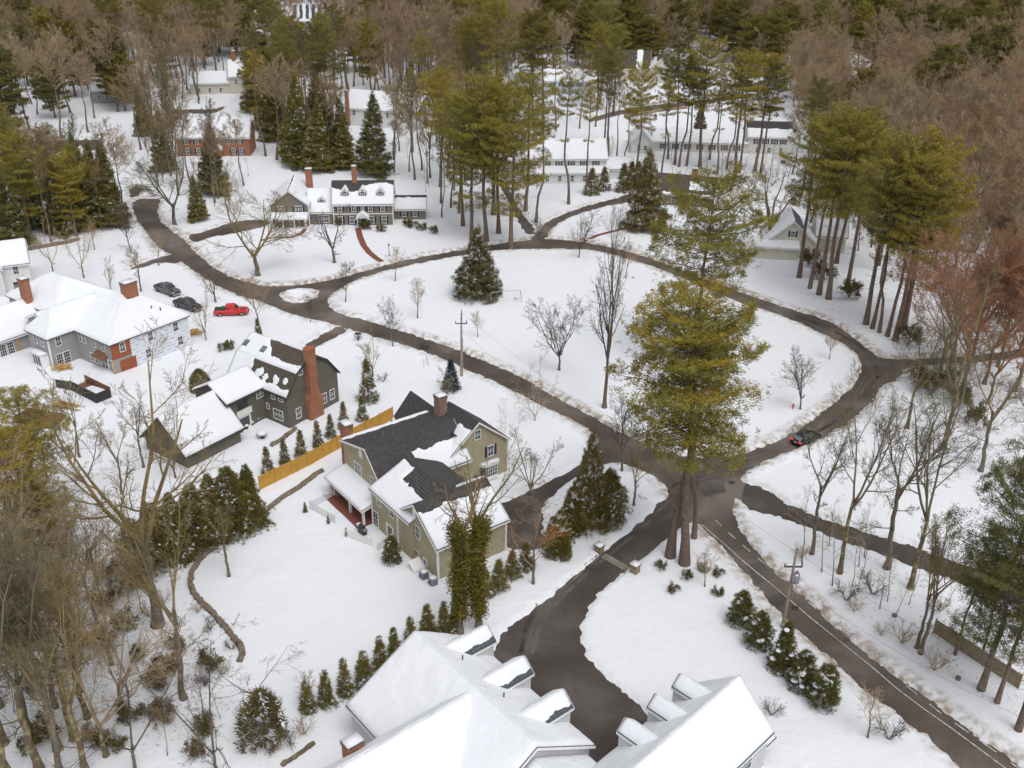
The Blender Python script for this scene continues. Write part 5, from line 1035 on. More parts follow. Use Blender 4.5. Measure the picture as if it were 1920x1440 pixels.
# right edge and left edge, near the viewer
put('pine_near', 1838, 1296, 25, 'near pine with grey stem and open crown at the right edge', rz=2.2); put('pine_sparse', 1908, 1372, 25, 'nearest pine with red-brown foot cut by the right edge'); put('pine_sparse', 1868, 1320, 20, 'thin pine squeezed between the two nearest right edge pines')
put('pine_sparse', 1790, 1230, 15, 'small open pine beside the weathered board fence', wide=.9); put('pine_sparse', 1838, 1240, 13, 'smallest pine at the end of the weathered board fence')
put_top('pine_full', 22, 742, 17, 'near olive-gold pine at the left edge above the lower left stand', wide=1.35)
put_top('pine_gold', -12, 815, 18, 'nearest olive-gold pine, mostly cut off by the left edge', wide=1.3, rz=1); put_top('pine_full', 62, 915, 12, 'lower dark olive pine at the left edge behind bare branches', wide=1.5, rz=2)
for px, py, h, k, tx in ((60, 452, 22, 'pine_full', 'yellow-green pine left of the dark spruces by the road bend'), (160, 430, 17, 'spruce_dark', 'dark spruce left of two at the road bend'), (212, 425, 16, 'spruce_dark', 'dark spruce nearest the road bend on its left side'), (120, 440, 15, 'spruce_dark', 'dark spruce between the yellow-green pine and the road bend'), (20, 470, 19, 'spruce_dark', 'dark spruce at the left edge above the white house'), (372, 415, 10, 'spruce_dark', 'dark squat hemlock right of the twin-trunked road bend tree'), (702, 330, 20, 'spruce_dark', 'big dark spruce in front of the white clapboard house'), (598, 322, 17, 'spruce_dark', 'dark spruce behind the chimney of the colonial house, left of two'), (560, 315, 16, 'spruce_dark', 'dark spruce between the brick house and the colonial house'), (645, 318, 13, 'spruce_dark', 'lower dark spruce left of the big spruce by the clapboard house'), (1310, 262, 10, 'spruce_dark', 'dark small spruce among the pine stems on the snow slope'), (1345, 455, 15, 'pine_dark', '')):
    if k == 'pine_dark': continue
    put(k, px, py, h, tx, name='spruce_tree' if 'spruce' in k else None, wide=1.1)

# --- bare trees that can be told apart
for px, py, h, k, tx, kw in (
 (297, 1176, 31, 'oak', 'huge pale-trunked forked oak in the back yard left of the curved stone wall', dict(rz=2.6)), (345, 1313, 25, 'slender', 'straight slim bare tree in front of the stone wall end', dict(rz=1.1)), (182, 1172, 16, 'slender', 'smaller bare tree among rhododendrons left of the huge oak', {}),
 (483, 518, 17, 'twin', 'large pale-branched tree on the lawn before the colonial porch', dict(wide=1.35)), (627, 494, 11, 'gnarled', 'dark gnarled tree before the colonial front door', {}), (328, 424, 18, 'twin', 'twin-trunked spreading tree at the road bend', dict(rz=.5, wide=1.1)), (1133, 766, 26, 'tulip', 'massive brown-trunked bare tree beside the loop road', dict(wide=.55, rz=1.0)),
 (1048, 697, 12.5, 'maple_round', 'round-headed bare maple on the loop lawn beside the road', {}), (948, 878, 10, 'birch_clump', 'left clump of slim birches by the sage house lawn', dict(lean=.12, rz=.3)), (1003, 792, 11, 'birch_clump', 'right clump of slim birches by the road', dict(rz=1.5)),
 (783, 598, 7, 'young', 'young bare tree near the swing frame, wide below', {}), (737, 652, 8, 'young_b', 'young bare tree on the roadside verge left of the utility pole', {}), (648, 568, 7.5, 'young_b', 'young bare tree near the tip of the loop lawn', {}), (741, 530, 6.5, 'young', 'young bare tree beside the upper loop road and lamp', {}), (896, 633, 4.5, 'young', 'smallest sapling on the loop lawn behind the utility pole', {}),
 (1085, 484, 9, 'maple_round', 'round bare tree at the red path by the upper loop road', {}), (1173, 522, 7, 'young', 'small bare tree on the inner edge of the upper loop road', {}), (1010, 472, 7, 'young_b', 'small bare tree beside the central grove road', {}),
 (100, 513, 10, 'oak_wide', 'bare tree above the chimney of the renovated house, left one', dict(wide=.8)), (158, 524, 11, 'oak_wide', 'bare tree behind the renovated house, right one', dict(wide=.8)), (265, 548, 11, 'slender', 'bare tree behind the grey pickup', dict(wide=1.3)), (298, 500, 7, 'young', 'small bare tree at the end of the short side drive', {}), (387, 640, 9, 'vase', 'multi-stemmed bare tree at the corner of the wrapped wall', dict(wide=.8)), (405, 568, 5.5, 'gnarled', 'little dark snow-flecked crab tree behind the red pickup', dict(wide=1.2)), (487, 618, 9.5, 'young', 'bare tree just right of the red pickup', {}), (583, 607, 5, 'young_b', 'thin sapling below the small traffic island', {}), (247, 477, 10, 'young_b', 'bare tree at the inside of the road bend', {}), (208, 545, 6, 'vase', 'low twiggy tree by the long driveway of the renovated house', {}),
 (700, 706, 7, 'vase', 'low spreading bare tree behind the snowy spruce', dict(wide=1.3)), (838, 752, 4.5, 'vase', 'twiggy bare shrub tree behind the sage house chimney', dict(wide=1.4)), (994, 930, 9.5, 'vase', 'vase-shaped bare tree at the edge of the parking court', dict(wide=1.2)), (1188, 950, 9, 'slender', 'crooked bare tree on the island by the junction', dict(wide=1.5)), (1166, 886, 11, 'young_b', 'thin bare stem on the island beside the street', {}),
 (1521, 1043, 22, 'slender', 'slim bare tree by the lane, in front of the dark car', dict(wide=.9)), (1573, 1079, 25, 'oak_lichen', 'lichen-covered bare tree second along the lane', dict(wide=.75, rz=2)), (1661, 1069, 26, 'slender', 'tall forking bare tree third along the lane', dict(wide=1.1)), (1706, 1107, 26, 'oak_lichen', 'tall leaning bare tree fourth along the lane', dict(wide=.8)), (1718, 1218, 17, 'slender', 'left stem of two close bare trees before the weathered fence', {}), (1725, 1229, 19, 'slender', 'right stem of two close bare trees before the weathered fence', {}), (1503, 1058, 11, 'sapling', 'thin sapling standing left of the slim lane tree', {}), (1540, 1077, 9, 'sapling', 'thin sapling right of the slim lane tree', {}), (1560, 1102, 10, 'sapling', 'thin sapling in front of the lichen-covered tree', {}),
 (1768, 845, 24, 'oak_lichen', 'thick-trunked bare tree beside the dark hedge at the right', {}), (1626, 1388, 5.5, 'young', 'small bare ornamental tree on the snow by the street', dict(wide=1.1)), (1321, 1103, 5, 'young', 'small bare ornamental tree below the junction pines', {}), (1555, 675, 5, 'young', 'thin young tree inside the loop by its right hand bend', {}), (1500, 770, 9, 'maple_round', 'dark round-headed tree inside the loop beside the dark car', {}),
 (1440, 470, 17, 'gnarled', 'leaning bare tree in front of the cream cottage', {}), (1690, 470, 16, 'oak_wide', 'spreading bare tree at the right end of the pine row', {}), (575, 1335 - 10, 4, 'young', 'tiny bare shrub tree behind the arborvitae row', {}), (485, 1330, 7, 'leaning', 'spreading bare tree left of the yew by the dormer house', dict(wide=1.3)), (1910, 905, 20, 'oak_lichen', 'bare tree at the right edge above the lane', {}), (1838, 885, 21, 'slender', 'forked bare tree between the thick-trunked one and the right edge', dict(wide=1.2)), (1700, 805, 17, 'oak_lichen', 'spreading bare tree left of the dark bushes beyond the side road', dict(wide=1.1))):
    put(k, px, py, h, tx, **kw)
for i, (px, py, h) in enumerate(((1800, 742, 24), (1845, 722, 23), (1902, 735, 24), (1780, 690, 20), (1870, 690, 22), (1915, 650, 22), (1830, 640, 20), (1760, 700, 22), (1815, 690, 24), (1880, 640, 23), (1850, 760, 18))):
    put('rusty', px, py, h, 'rust-red twiggy bare tree of the thicket by the side road at the right edge', group='rust-red trees by the side road')
for i, (px, py, h, k) in enumerate(((30, 1490, 27, 'oak_lichen'), (76, 1452, 26, 'oak_lichen'), (118, 1462, 25, 'slender'), (160, 1450, 21, 'oak_lichen'), (8, 1400, 26, 'oak_lichen'), (105, 1330, 22, 'slender'), (60, 1300, 22, 'oak_lichen'), (30, 1240, 22, 'slender'), (150, 1300, 18, 'oak_wide'), (50, 1180, 20, 'oak_wide'), (100, 1240, 17, 'oak_wide'), (200, 1420, 15, 'oak_wide'), (140, 1390, 22, 'oak_lichen'), (0, 1330, 22, 'oak_wide'), (230, 1330, 12, 'oak_wide'), (75, 1130, 16, 'slender'), (130, 1180, 15, 'slender'), (20, 1100, 17, 'oak_lichen'), (165, 1350, 19, 'oak_lichen'), (55, 1370, 24, 'slender'), (210, 1250, 13, 'oak_wide'), (110, 1410, 24, 'oak_lichen'))):
    put(k, px, py, h, 'lichen-crusted bare tree of the dense stand in the lower left corner', group='bare trees of the lower left stand')
for px, py, h, tx in ((255, 1452, 12, 'low spreading bare tree reaching over the lower left snow, left of two'), (405, 1460, 12, 'low spreading bare tree reaching over the lower left snow, right of two')): put('leaning', px, py, h, tx, wide=1.4)
for px, py, tx in ((430, 1085, 'slim bare tree between the hemlock hedge and the stone wall'), (270, 880, 'bare tree beside the garage end of the olive house'), (330, 900, 'bare tree before the olive garage roof'), (230, 930, 'bare tree in the snow left of the hemlock hedge'), (90, 900, 'bare tree below the long log pile'), (150, 860, 'bare tree beside the rusty sheet')): put('slender' if px != 330 else 'vase', px, py, 9 if px in (330,) else 13, tx, wide=1.1)
o = put('beech', 1000, 1098, 12, 'thin tree holding orange leaves by the parking court hedge'); link(bpy.data.objects.new('leaves', beech_leaves), o)
o = put('beech', 188, 1120, 9, 'small tree holding orange leaves in the lower left stand'); link(bpy.data.objects.new('leaves', beech_leaves), o)
o = put('beech', 178, 470, 7, 'small tree holding orange leaves under the road bend spruces'); link(bpy.data.objects.new('leaves', beech_leaves), o)
for px, py, tx, rz in ((862, 1193, 'left of two ivy-wrapped trees beside the sage house wing', .3), (898, 1185, 'right of two ivy-wrapped trees beside the sage house wing', 2.4)):
    o = put('ivy_tree', px, py, 22.5, tx, rz=rz); link(bpy.data.objects.new('ivy', ivy_me), o)

# --- garden rows
for i, (px, py, h) in enumerate(((578, 1336, 3.6), (613, 1326, 4.2), (648, 1306, 4.4), (684, 1286, 4.0), (714, 1258, 4.0), (740, 1236, 3.8), (771, 1214, 3.7), (802, 1192, 3.9), (833, 1196, 4.4), (852, 1190, 3.2), (500, 1392, 3.0))):
    if i == 10: put('yew', px, py, 5.6, 'bushy yew standing apart in the snow at the bottom left', name='yew_bush', cat='shrub', wide=.75); continue
    put('arbor_a' if i % 2 else 'arbor_b', px, py, h, 'pointed young arborvitae in the curved row behind the dormer house', name='arborvitae', cat='tree', group='arborvitae behind the dormer house', wide=random.uniform(.9, 1.15))
for i, (px, py, h) in enumerate(((503, 892, 4.2), (535, 873, 3.9), (566, 857, 4.1), (597, 840, 4.0), (621, 822, 3.6), (646, 807, 4.2), (680, 792, 3.9))):
    put('arbor_b' if i % 2 else 'spruce_young', px, py, h, 'thin young conifer in the row along the yellow board fence', name='arborvitae', cat='tree', group='conifers along the yellow fence', wide=.95)
for i, (px, py, h, k) in enumerate(((1388, 1172, 4.2, 'bush_round'), (1421, 1214, 4.3, 'bush_round'), (1465, 1257, 5.8, 'bush_cone'), (1500, 1291, 4.3, 'bush_round'), (1541, 1323, 4.7, 'bush_round'))):
    o = put(k, px, py, h, ['rounded snow-dotted spruce bush farthest from the garage in the row of five', 'rounded spruce bush second farthest from the garage in the row of five', 'tall pointed spruce bush in the middle of the row of five', 'small rounded spruce bush just after the pointed one', 'large rounded spruce bush at the near end of the row of five'][i], name='spruce_bush', cat='shrub', group='five spruce bushes by the street')
    rg = random.Random(i)
    for j in range(11):
        t = rg.uniform(.2, .9); az = rg.uniform(0, 6.28); rr = 1.3 * (1 - t * .75); q = HREF[k] * t; s = rg.uniform(.14, .42)
        MB().lathe([(s * .2, -.05), (s, 0), (s * .8, .12), (s * .25, .2)], 9, (rr * math.cos(az), rr * math.sin(az), q)).build('snow_cap', 'snow_lump', o, sm=True)
for px, py, h, k, tx, nm in ((846, 734, 5.0, 'spruce_blue', 'blue spruce at the foot of the utility pole', 'spruce_tree'), (691, 757, 7.0, 'spruce_young', 'snow-flecked spruce on the lawn between the two dark-roofed houses', 'spruce_tree'), (486, 640, 4.0, 'spruce_young', 'brown young spruce behind the gambrel roof', 'spruce_tree'), (736, 1058, 3.6, 'bush_round', 'dense spruce bush against the sage house terrace end', 'spruce_bush'), (1100, 985, 12.5, 'fir_big', 'tall dark hemlock at the head of the parking court hedge', 'hemlock_tree'), (1140, 985, 7.5, 'hemlock', 'olive-brown bushy conifer beside the tall dark hemlock', 'hemlock_tree'), (648, 866, 1.8, 'arbor_a', 'tiny arborvitae at the brick chimney foot', 'arborvitae'), (573, 964, 1.5, 'arbor_a', 'small dark conifer at the picket fence corner', 'arborvitae'), (616, 985, 1.2, 'arbor_b', 'knee-high conifer before the picket fence', 'arborvitae'), (650, 1008, 1.2, 'arbor_b', 'knee-high conifer at the grill end of the picket fence', 'arborvitae'), (936, 870, 2.6, 'yew', 'round evergreen bush at the bay window corner', 'evergreen_bush'), (840, 1070 - 36, 2.0, 'yew', 'round evergreen bush at the far corner of the garage wing', 'evergreen_bush')):
    put(k, px, py, h, tx, name=nm, cat='tree' if 'bush' not in nm else 'shrub', wide=.9 if k != 'fir_big' else .6)
for px, py, h in ((1035, 1045, 6.2), (1048, 1030, 6.0), (1062, 1015, 6.4), (1080, 1003, 7.0), (1070, 985, 6.0), (1055, 1050, 5.5)): put('column', px, py, h * .85, 'dense columnar arborvitae of the hedge beside the parking court', name='arborvitae', cat='tree', group='arborvitae hedge by the parking court')
for i, (px, py, h, k) in enumerate(((472, 985, 8, 'hemlock_b'), (440, 1005, 9, 'hemlock'), (405, 1012, 8.5, 'hemlock_b'), (372, 1032, 8.5, 'hemlock'), (335, 1048, 8.5, 'hemlock_b'), (300, 1062, 8, 'hemlock'), (262, 1085, 7.5, 'hemlock'))): put(k, px, py, h, 'olive hemlock of the tall ragged hedge above the curved stone wall', name='hemlock_tree', cat='tree', group='hemlock hedge above the stone wall', wide=.85)
for px, py, h in ((960, 1083, 3.6), (935, 1105, 3.8), (912, 1120, 3.4), (985, 1068, 3.6)): put('spruce_young', px, py, h, 'ragged little conifer in the strip beside the driveway', name='spruce_tree', cat='tree', group='small conifers beside the driveway', wide=1.25)
for px, py in ((202, 1130), (245, 1102), (206, 1085), (238, 1170), (290, 1290), (400, 1250), (250, 1345), (365, 1412), (220, 1400), (300, 1350), (310, 1265), (195, 1210), (380, 1372), (150, 1215), (265, 1235), (90, 1380), (60, 1405), (330, 1220), (185, 1390)):
    put('rhody%d' % random.randrange(3), px, py + 6, random.uniform(1.3, 2.0), 'leafy rhododendron in the snow of the lower left woodland', name='rhododendron_shrub', cat='shrub', group='rhododendrons in the lower left woodland')
for px, py in ((385, 1290), (420, 1268), (435, 1222), (275, 1108), (308, 1135), (372, 1152), (395, 1185), (310, 1330), (372, 1370), (320, 1360), (280, 1160), (545, 1400), (570, 1380), (520, 1410)):
    put('twiggy' if px % 2 else 'twiggy_b', px, py, random.uniform(1.0, 1.7), 'leafless twiggy shrub on the lower left snow', name='bare_shrub', cat='shrub', group='twiggy shrubs on the lower left snow')
for px, py in ((1344, 1117), (1348, 1082), (1318, 1072), (1264, 1112), (1286, 1088), (1238, 1070)): put('rhody1', px, py, .9, 'small dark rhododendron in the snow under the junction pines', name='rhododendron_shrub', cat='shrub', group='small rhododendrons under the junction pines')
for px, py in ((1585, 1130), (1635, 1120), (1650, 1195), (1690, 1210), (1750, 1260), (1600, 1150), (1665, 1390), (1500, 1050), (1760, 1150), (1445, 1345), (1620, 1090), (1580, 1200)): put('twiggy' if px % 2 else 'twiggy_b', px, py, random.uniform(1.2, 2.4), 'leafless twiggy shrub between the street and the side lane', name='bare_shrub', cat='shrub', group='twiggy shrubs between street and lane')
for px, py in ((715, 435), (690, 432), (790, 432), (775, 428), (812, 440), (680, 430), (632, 425), (762, 425)): put('rhody%d' % (px % 3), px, py, 1.5, 'snow-topped foundation shrub along the colonial house front', name='foundation_shrub', cat='shrub', group='foundation shrubs of the colonial house')
for px, py in ((915, 880), (905, 890), (895, 905), (925, 878)): put('rhody%d' % (px % 3), px, py, 1.3, 'snowy low shrub under the bay window of the sage house', name='foundation_shrub', cat='shrub', group='shrubs under the bay window')
for px, py in ((430, 655), (420, 660), (672, 640), (795, 655), (718, 718)): put('rhody0' if px < 500 else 'twiggy', px, py, 1.3, {430: 'snow-dusted shrub near the gambrel house drive, right one', 420: 'snow-dusted shrub near the gambrel house drive, left one', 672: 'bare shrub under the mailbox', 795: 'staked bare shrub on the lawn before the street', 718: 'purple-twigged shrub beside the snow-flecked spruce'}[px], name='garden_shrub', cat='shrub')
for px, py, h in ((1745, 745, 3.2), (1790, 765, 3.0), (1830, 800, 2.6), (1720, 725, 3.0), (1770, 725, 2.8)): put('rhody%d' % (px % 3), px, py, h, 'wide dark green-brown bush of the screen beyond the side road', name='evergreen_bush', cat='shrub', group='dark bushes beyond the side road', wide=.9)
for px, py in ((1515, 500), (1545, 525), (1480, 470), (1590, 560), (1700, 650)): put('rhody%d' % (px % 3), px, py, 3.0, 'dark evergreen bush under the right hand pines', name='evergreen_bush', cat='shrub', group='evergreen bushes under the right hand pines')

# --- the woods: every tree an object, placed by ground density inside outlined stands
placed = [(o.location.x, o.location.y) for o in COL.objects if o.get('category') == 'tree']
houses = [(o.location.x, o.location.y) for o in COL.objects if o.get('category') == 'house']
OPEN = [ground_poly(q) for q in ([(640,230),(790,235),(800,270),(640,300)], [(475,35),(660,35),(665,110),(610,190),(480,175)], [(925,160),(1110,160),(1110,235),(930,235)], [(1140,200),(1340,186),(1340,300),(1200,330),(1120,250)], [(345,270),(480,270),(500,330),(340,330)], [(930,160),(1110,160),(1110,190),(930,195)], [(1230,285),(1490,270),(1490,320),(1230,330)],
        [(40,300),(200,300),(210,345),(40,350)], [(560,45),(660,50),(650,80),(555,80)], [(480,110),(540,30),(575,30),(540,120),(480,170)], [(1000,320),(1190,320),(1190,360),(1000,360)], [(1560,180),(1640,180),(1640,215),(1560,215)], [(455,160),(520,160),(520,185),(455,190)], [(1180,70),(1215,70),(1215,90),(1170,92)], [(1230,140),(1300,130),(1300,170),(1230,170)], [(690,75),(760,75),(760,100),(690,100)], [(650,70),(690,40),(690,110),(640,110)])]
def stand(poly, counts, label, group, seed, dmin=4.2, hs=(.85, 1.15), far=False):
    rng = random.Random(seed); P = ground_poly(poly); lo, hi = P.min(0), P.max(0); tot = sum(c for _, c in counts); seq = [k for k, c in counts for _ in range(c)]; rng.shuffle(seq); n = 0; tries = 0
    while n < tot and tries < tot * 60:
        tries += 1; x, y = rng.uniform(lo[0], hi[0]), rng.uniform(lo[1], hi[1]); X, Y = np.array([x]), np.array([y])
        if sdist(X, Y, P)[0] < 0 or any(sdist(X, Y, q)[0] > -1 for q in OPEN) or max(sdist(X, Y, q)[0] for q in RP.values()) > -1.5: continue
        if any((x - a)**2 + (y - b)**2 < dmin**2 for a, b in placed): continue
        placed.append((x, y)); k = seq[n]; n += 1; pine = k.startswith('pine') or 'spruce' in k
        lb, gp = (label[1], group[1]) if pine else (label[0], group[0])
        plant(k, 'pine_tree' if k.startswith('pine') else 'spruce_tree' if 'spruce' in k else 'sapling' if k == 'sapling' else 'bare_tree', x, y, gz(x, y) - .1, HREF[k] * rng.uniform(*hs), HREF[k], lb, 'tree', gp)
stand([(0,60),(200,40),(430,50),(450,120),(420,215),(330,235),(240,255),(190,280),(60,290),(0,300)], [('forest_a', 15), ('forest_b', 11), ('forest_c', 9), ('pine_far', 8), ('pine_high', 12), ('pine_tall', 12)], ('brown bare tree of the sloping wood at the upper left', 'pine of the sloping wood at the upper left'), ('bare trees of the upper left wood', 'pines of the upper left wood'), 1)
stand([(450,60),(700,60),(1000,60),(1010,150),(900,190),(640,190),(560,200),(460,200)], [('forest_a', 12), ('forest_b', 12), ('forest_c', 8), ('pine_far', 8), ('pine_round', 5), ('pine_high', 5)], ('bare tree of the wood between the gabled house and the pale blue house', 'pine of the wood between the gabled house and the pale blue house'), ('bare trees of the central back wood', 'pines of the central back wood'), 2)
stand([(470,190),(640,195),(655,335),(560,335),(480,310)], [('forest_a', 8), ('forest_c', 8), ('pine_high', 7), ('pine_thin', 5), ('spruce_dark', 8)], ('bare tree of the thicket between the brick house and clapboard house', 'conifer of the thicket between the brick house and clapboard house'), ('bare trees behind the colonial house', 'conifers behind the colonial house'), 3)
stand([(730,250),(880,230),(870,400),(830,420),(810,380),(730,320)], [('forest_b', 14), ('forest_c', 14), ('slender', 2), ('pine_thin', 4), ('sapling', 16)], ('bare tree of the brown thicket left of the central grove', 'thin pine of the brown thicket left of the central grove'), ('bare trees left of the central grove', 'pines left of the central grove'), 4, 2.6, (.7, 1.0))
stand([(1120,230),(1235,225),(1240,345),(1150,340)], [('forest_c', 5), ('pine_high', 4), ('pine_thin', 5), ('sapling', 8)], ('bare tree of the scatter right of the porch house', 'pine of the scatter right of the porch house'), ('bare trees right of the porch house', 'pines right of the porch house'), 15, 3.0, (.6, .95))
stand([(1440,300),(1600,330),(1700,440),(1620,560),(1500,500)], [('forest_a', 5), ('forest_d', 6), ('pine_high', 3), ('sapling', 8)], ('bare tree behind the right hand pines and the cream cottage', 'pine behind the cream cottage'), ('bare trees behind the right hand pines', 'pines behind the cream cottage'), 16, 3.4, (.6, .95))
stand([(880,190),(1130,195),(1120,240),(1000,260),(880,240)], [('pine_tall', 5), ('pine_high', 4), ('forest_c', 6)], ('bare tree just below the pale blue house', 'pine just below the pale blue house'), ('bare trees below the pale blue house', 'pines below the pale blue house'), 5)
stand([(1000,40),(1500,30),(1920,40),(1920,150),(1460,160),(1290,130),(1000,140)], [('forest_b', 6), ('forest_d', 6), ('pine_round', 30), ('pine_far', 12)], ('bare tree of the far wood at the upper right', 'rounded pine of the far wood at the upper right'), ('bare trees of the far upper right wood', 'pines of the far upper right wood'), 6, 6)
stand([(1480,160),(1920,150),(1920,300),(1760,330),(1660,300),(1500,300)], [('forest_d', 18), ('forest_b', 12), ('forest_a', 2), ('pine_round', 5)], ('reddish bare tree of the thick wood right of the long white house', 'pine of the thick wood right of the long white house'), ('bare trees of the right hand wood', 'pines of the right hand wood'), 7)
stand([(1730,320),(1930,300),(1930,640),(1790,600),(1740,500)], [('forest_d', 18), ('rusty', 8), ('forest_b', 6)], ('brown bare tree of the wood at the right edge above the side road', 'conifer at the right edge'), ('bare trees at the right edge', 'conifers at the right edge'), 8, 3.6, (.6, .85))
stand([(0,310),(60,340),(190,350),(235,370),(240,420),(150,450),(0,470)], [('forest_a', 10), ('forest_c', 9), ('spruce_dark', 8), ('pine_full', 4)], ('bare tree among the dark spruces left of the road bend', 'dark conifer of the mixed stand left of the road bend'), ('bare trees left of the road bend', 'conifers left of the road bend'), 9, 2.8, (.55, .85))
stand([(250,250),(345,240),(345,330),(420,340),(470,330),(480,390),(380,400),(330,380),(290,350)], [('forest_a', 9), ('forest_c', 10), ('vase', 14), ('spruce_dark', 3), ('sapling', 14)], ('bare tree crowding round the brick house', 'dark conifer crowding round the brick house'), ('bare trees round the brick house', 'conifers round the brick house'), 10, 2.6, (.6, .95))
stand([(1230,240),(1480,330),(1470,350),(1230,330)], [('sapling', 26)], ('thin bare sapling among the pine stems before the long white house', ''), ('saplings before the long white house', ''), 11, 1.8)
stand([(1440,960),(1560,985),(1750,1040),(1850,1090),(1850,1200),(1700,1180),(1560,1090)], [('sapling', 14)], ('thin bare sapling between the street and the side lane', ''), ('saplings between street and lane', ''), 12, 1.6, (.5, 1.0))
stand([(0,1000),(150,960),(260,1100),(330,1240),(430,1330),(420,1440),(0,1440)], [('sapling', 26), ('leaning', 5)], ('thin bare sapling of the lower left woodland floor', ''), ('saplings of the lower left woodland', ''), 13, 1.6, (.5, 1.0))
# the far wood beyond the last houses reads as one mass
def one_mesh(key, name):
    tm, cm, _ = LIB[key]; bm = bmesh.new(); bm.from_mesh(tm); k = len(bm.faces); bm.from_mesh(cm); bm.faces.ensure_lookup_table()
    for f in list(bm.faces)[k:]: f.material_index = 1
    me = bpy.data.meshes.new(name); bm.to_mesh(me); bm.free(); me.materials.append(tm.materials[0]); me.materials.append(cm.materials[0]); return me
def far_wood(name, label, key, kind, n, seed, x_of, y0, y1, first, extra=None):
    rng = np.random.default_rng(seed); me_t = one_mesh(key, kind); y = rng.uniform(y0, y1, n); x = x_of(y, rng)
    if extra is not None: x, y = np.concatenate([x, extra[:, 0]]), np.concatenate([y, extra[:, 1]]); n = len(x)
    src = bpy.data.objects.new(kind, me_t); COL.objects.link(src); src.location = (first[0], first[1], -.1); tag(src, label[0], 'tree')
    me = bpy.data.meshes.new(name); me.vertices.add(n); me.vertices.foreach_set('co', np.stack([x, y, np.full(n, -.2)], -1).astype(np.float32).ravel())
    o = bpy.data.objects.new(name, me); COL.objects.link(o); stuff(o); tag(o, label[1], 'wood')
    ng = bpy.data.node_groups.new(name, 'GeometryNodeTree'); ng.interface.new_socket('Geometry', in_out='INPUT', socket_type='NodeSocketGeometry'); ng.interface.new_socket('Geometry', in_out='OUTPUT', socket_type='NodeSocketGeometry')
    N, L = ng.nodes, ng.links; gi = N.new('NodeGroupInput'); go = N.new('NodeGroupOutput')
    oi = N.new('GeometryNodeObjectInfo'); oi.inputs['Object'].default_value = src; oi.inputs['As Instance'].default_value = True
    ip = N.new('GeometryNodeInstanceOnPoints'); L.new(gi.outputs[0], ip.inputs['Points']); L.new(oi.outputs['Geometry'], ip.inputs['Instance'])
    rr = N.new('FunctionNodeRandomValue'); rr.data_type = 'FLOAT_VECTOR'; rr.inputs[0].default_value = (0, 0, 0); rr.inputs[1].default_value = (0, 0, 6.28); L.new(rr.outputs[0], ip.inputs['Rotation'])
    rs = N.new('FunctionNodeRandomValue'); rs.data_type = 'FLOAT'; rs.inputs[2].default_value = .75; rs.inputs[3].default_value = 1.15; L.new(rs.outputs[1], ip.inputs['Scale'])
    L.new(ip.outputs[0], go.inputs[0]); mod = o.modifiers.new('scatter', 'NODES'); mod.node_group = ng; return o
def fill(polys, n, seed, dmin=3.0):
    rng = random.Random(seed); out = []; near = list(placed); per = n // len(polys)
    for poly in polys:
        P = ground_poly(poly); lo, hi = P.min(0), P.max(0); c = 0
        for _ in range(per * 40):
            if c >= per: break
            x, y = rng.uniform(lo[0], hi[0]), rng.uniform(lo[1], hi[1]); X, Y = np.array([x]), np.array([y])
            if sdist(X, Y, P)[0] < 0 or any(sdist(X, Y, q)[0] > -1 for q in OPEN) or max(sdist(X, Y, q)[0] for q in RP.values()) > -2: continue
            if any((x - a)**2 + (y - b)**2 < dmin**2 for a, b in near): continue
            near.append((x, y)); out.append((x, y)); c += 1
    return np.array(out)
UL = [(0,60),(200,40),(430,50),(450,120),(420,200),(330,215),(240,235),(190,260),(60,270),(0,280)]; CB = [(450,60),(700,60),(1000,60),(1010,150),(900,190),(640,190),(560,200),(460,200)]; UR = [(1000,40),(1500,30),(1920,40),(1920,150),(1460,160),(1290,130),(1000,140)]; ML = [(0,250),(190,270),(330,225),(345,255),(240,290),(190,300),(60,300),(0,305)]; MC = [(440,190),(640,190),(645,330),(560,335),(480,260),(440,215)]; MR = [(640,100),(1000,100),(1120,190),(900,240),(800,250),(780,180),(640,180)]; RE = [(1480,300),(1760,320),(1920,300),(1920,640),(1760,560),(1700,440),(1560,330)]
RW = [(1480,160),(1920,150),(1920,300),(1760,330),(1660,300),(1500,300)]
span = lambda y, rng: rng.uniform(-.56, .56, len(y)) * y
far_wood('bare_wood', ['single bare brown tree at the near rim of the far wood', 'far brown bare wood along the top of the view'], 'forest_a', 'bare_tree', 620, 1, span, 455, 900, (60, 452), fill([UL, UL, UL, CB, CB, MR], 290, 1, 3.8))
far_wood('red_wood', ['single reddish bare tree at the near rim of the far wood', 'far reddish bare wood along the top of the view'], 'forest_d', 'bare_tree', 520, 2, span, 440, 900, (130, 436), fill([CB, UR, UR, RW, RW, RE], 330, 2, 3.6))
far_wood('pine_wood', ['single dark pine at the near rim of the far wood', 'far dark pine wood along the top of the view'], 'pine_round', 'pine_tree', 250, 3, lambda y, rng: np.where((k := rng.random(len(y))) < .58, rng.uniform(.10, .56, len(y)), np.where(k < .88, rng.uniform(-.56, -.22, len(y)), rng.uniform(-.22, .10, len(y)))) * y, 430, 900, (110, 428), fill([UL, UR, UR], 100, 4, 4.5))

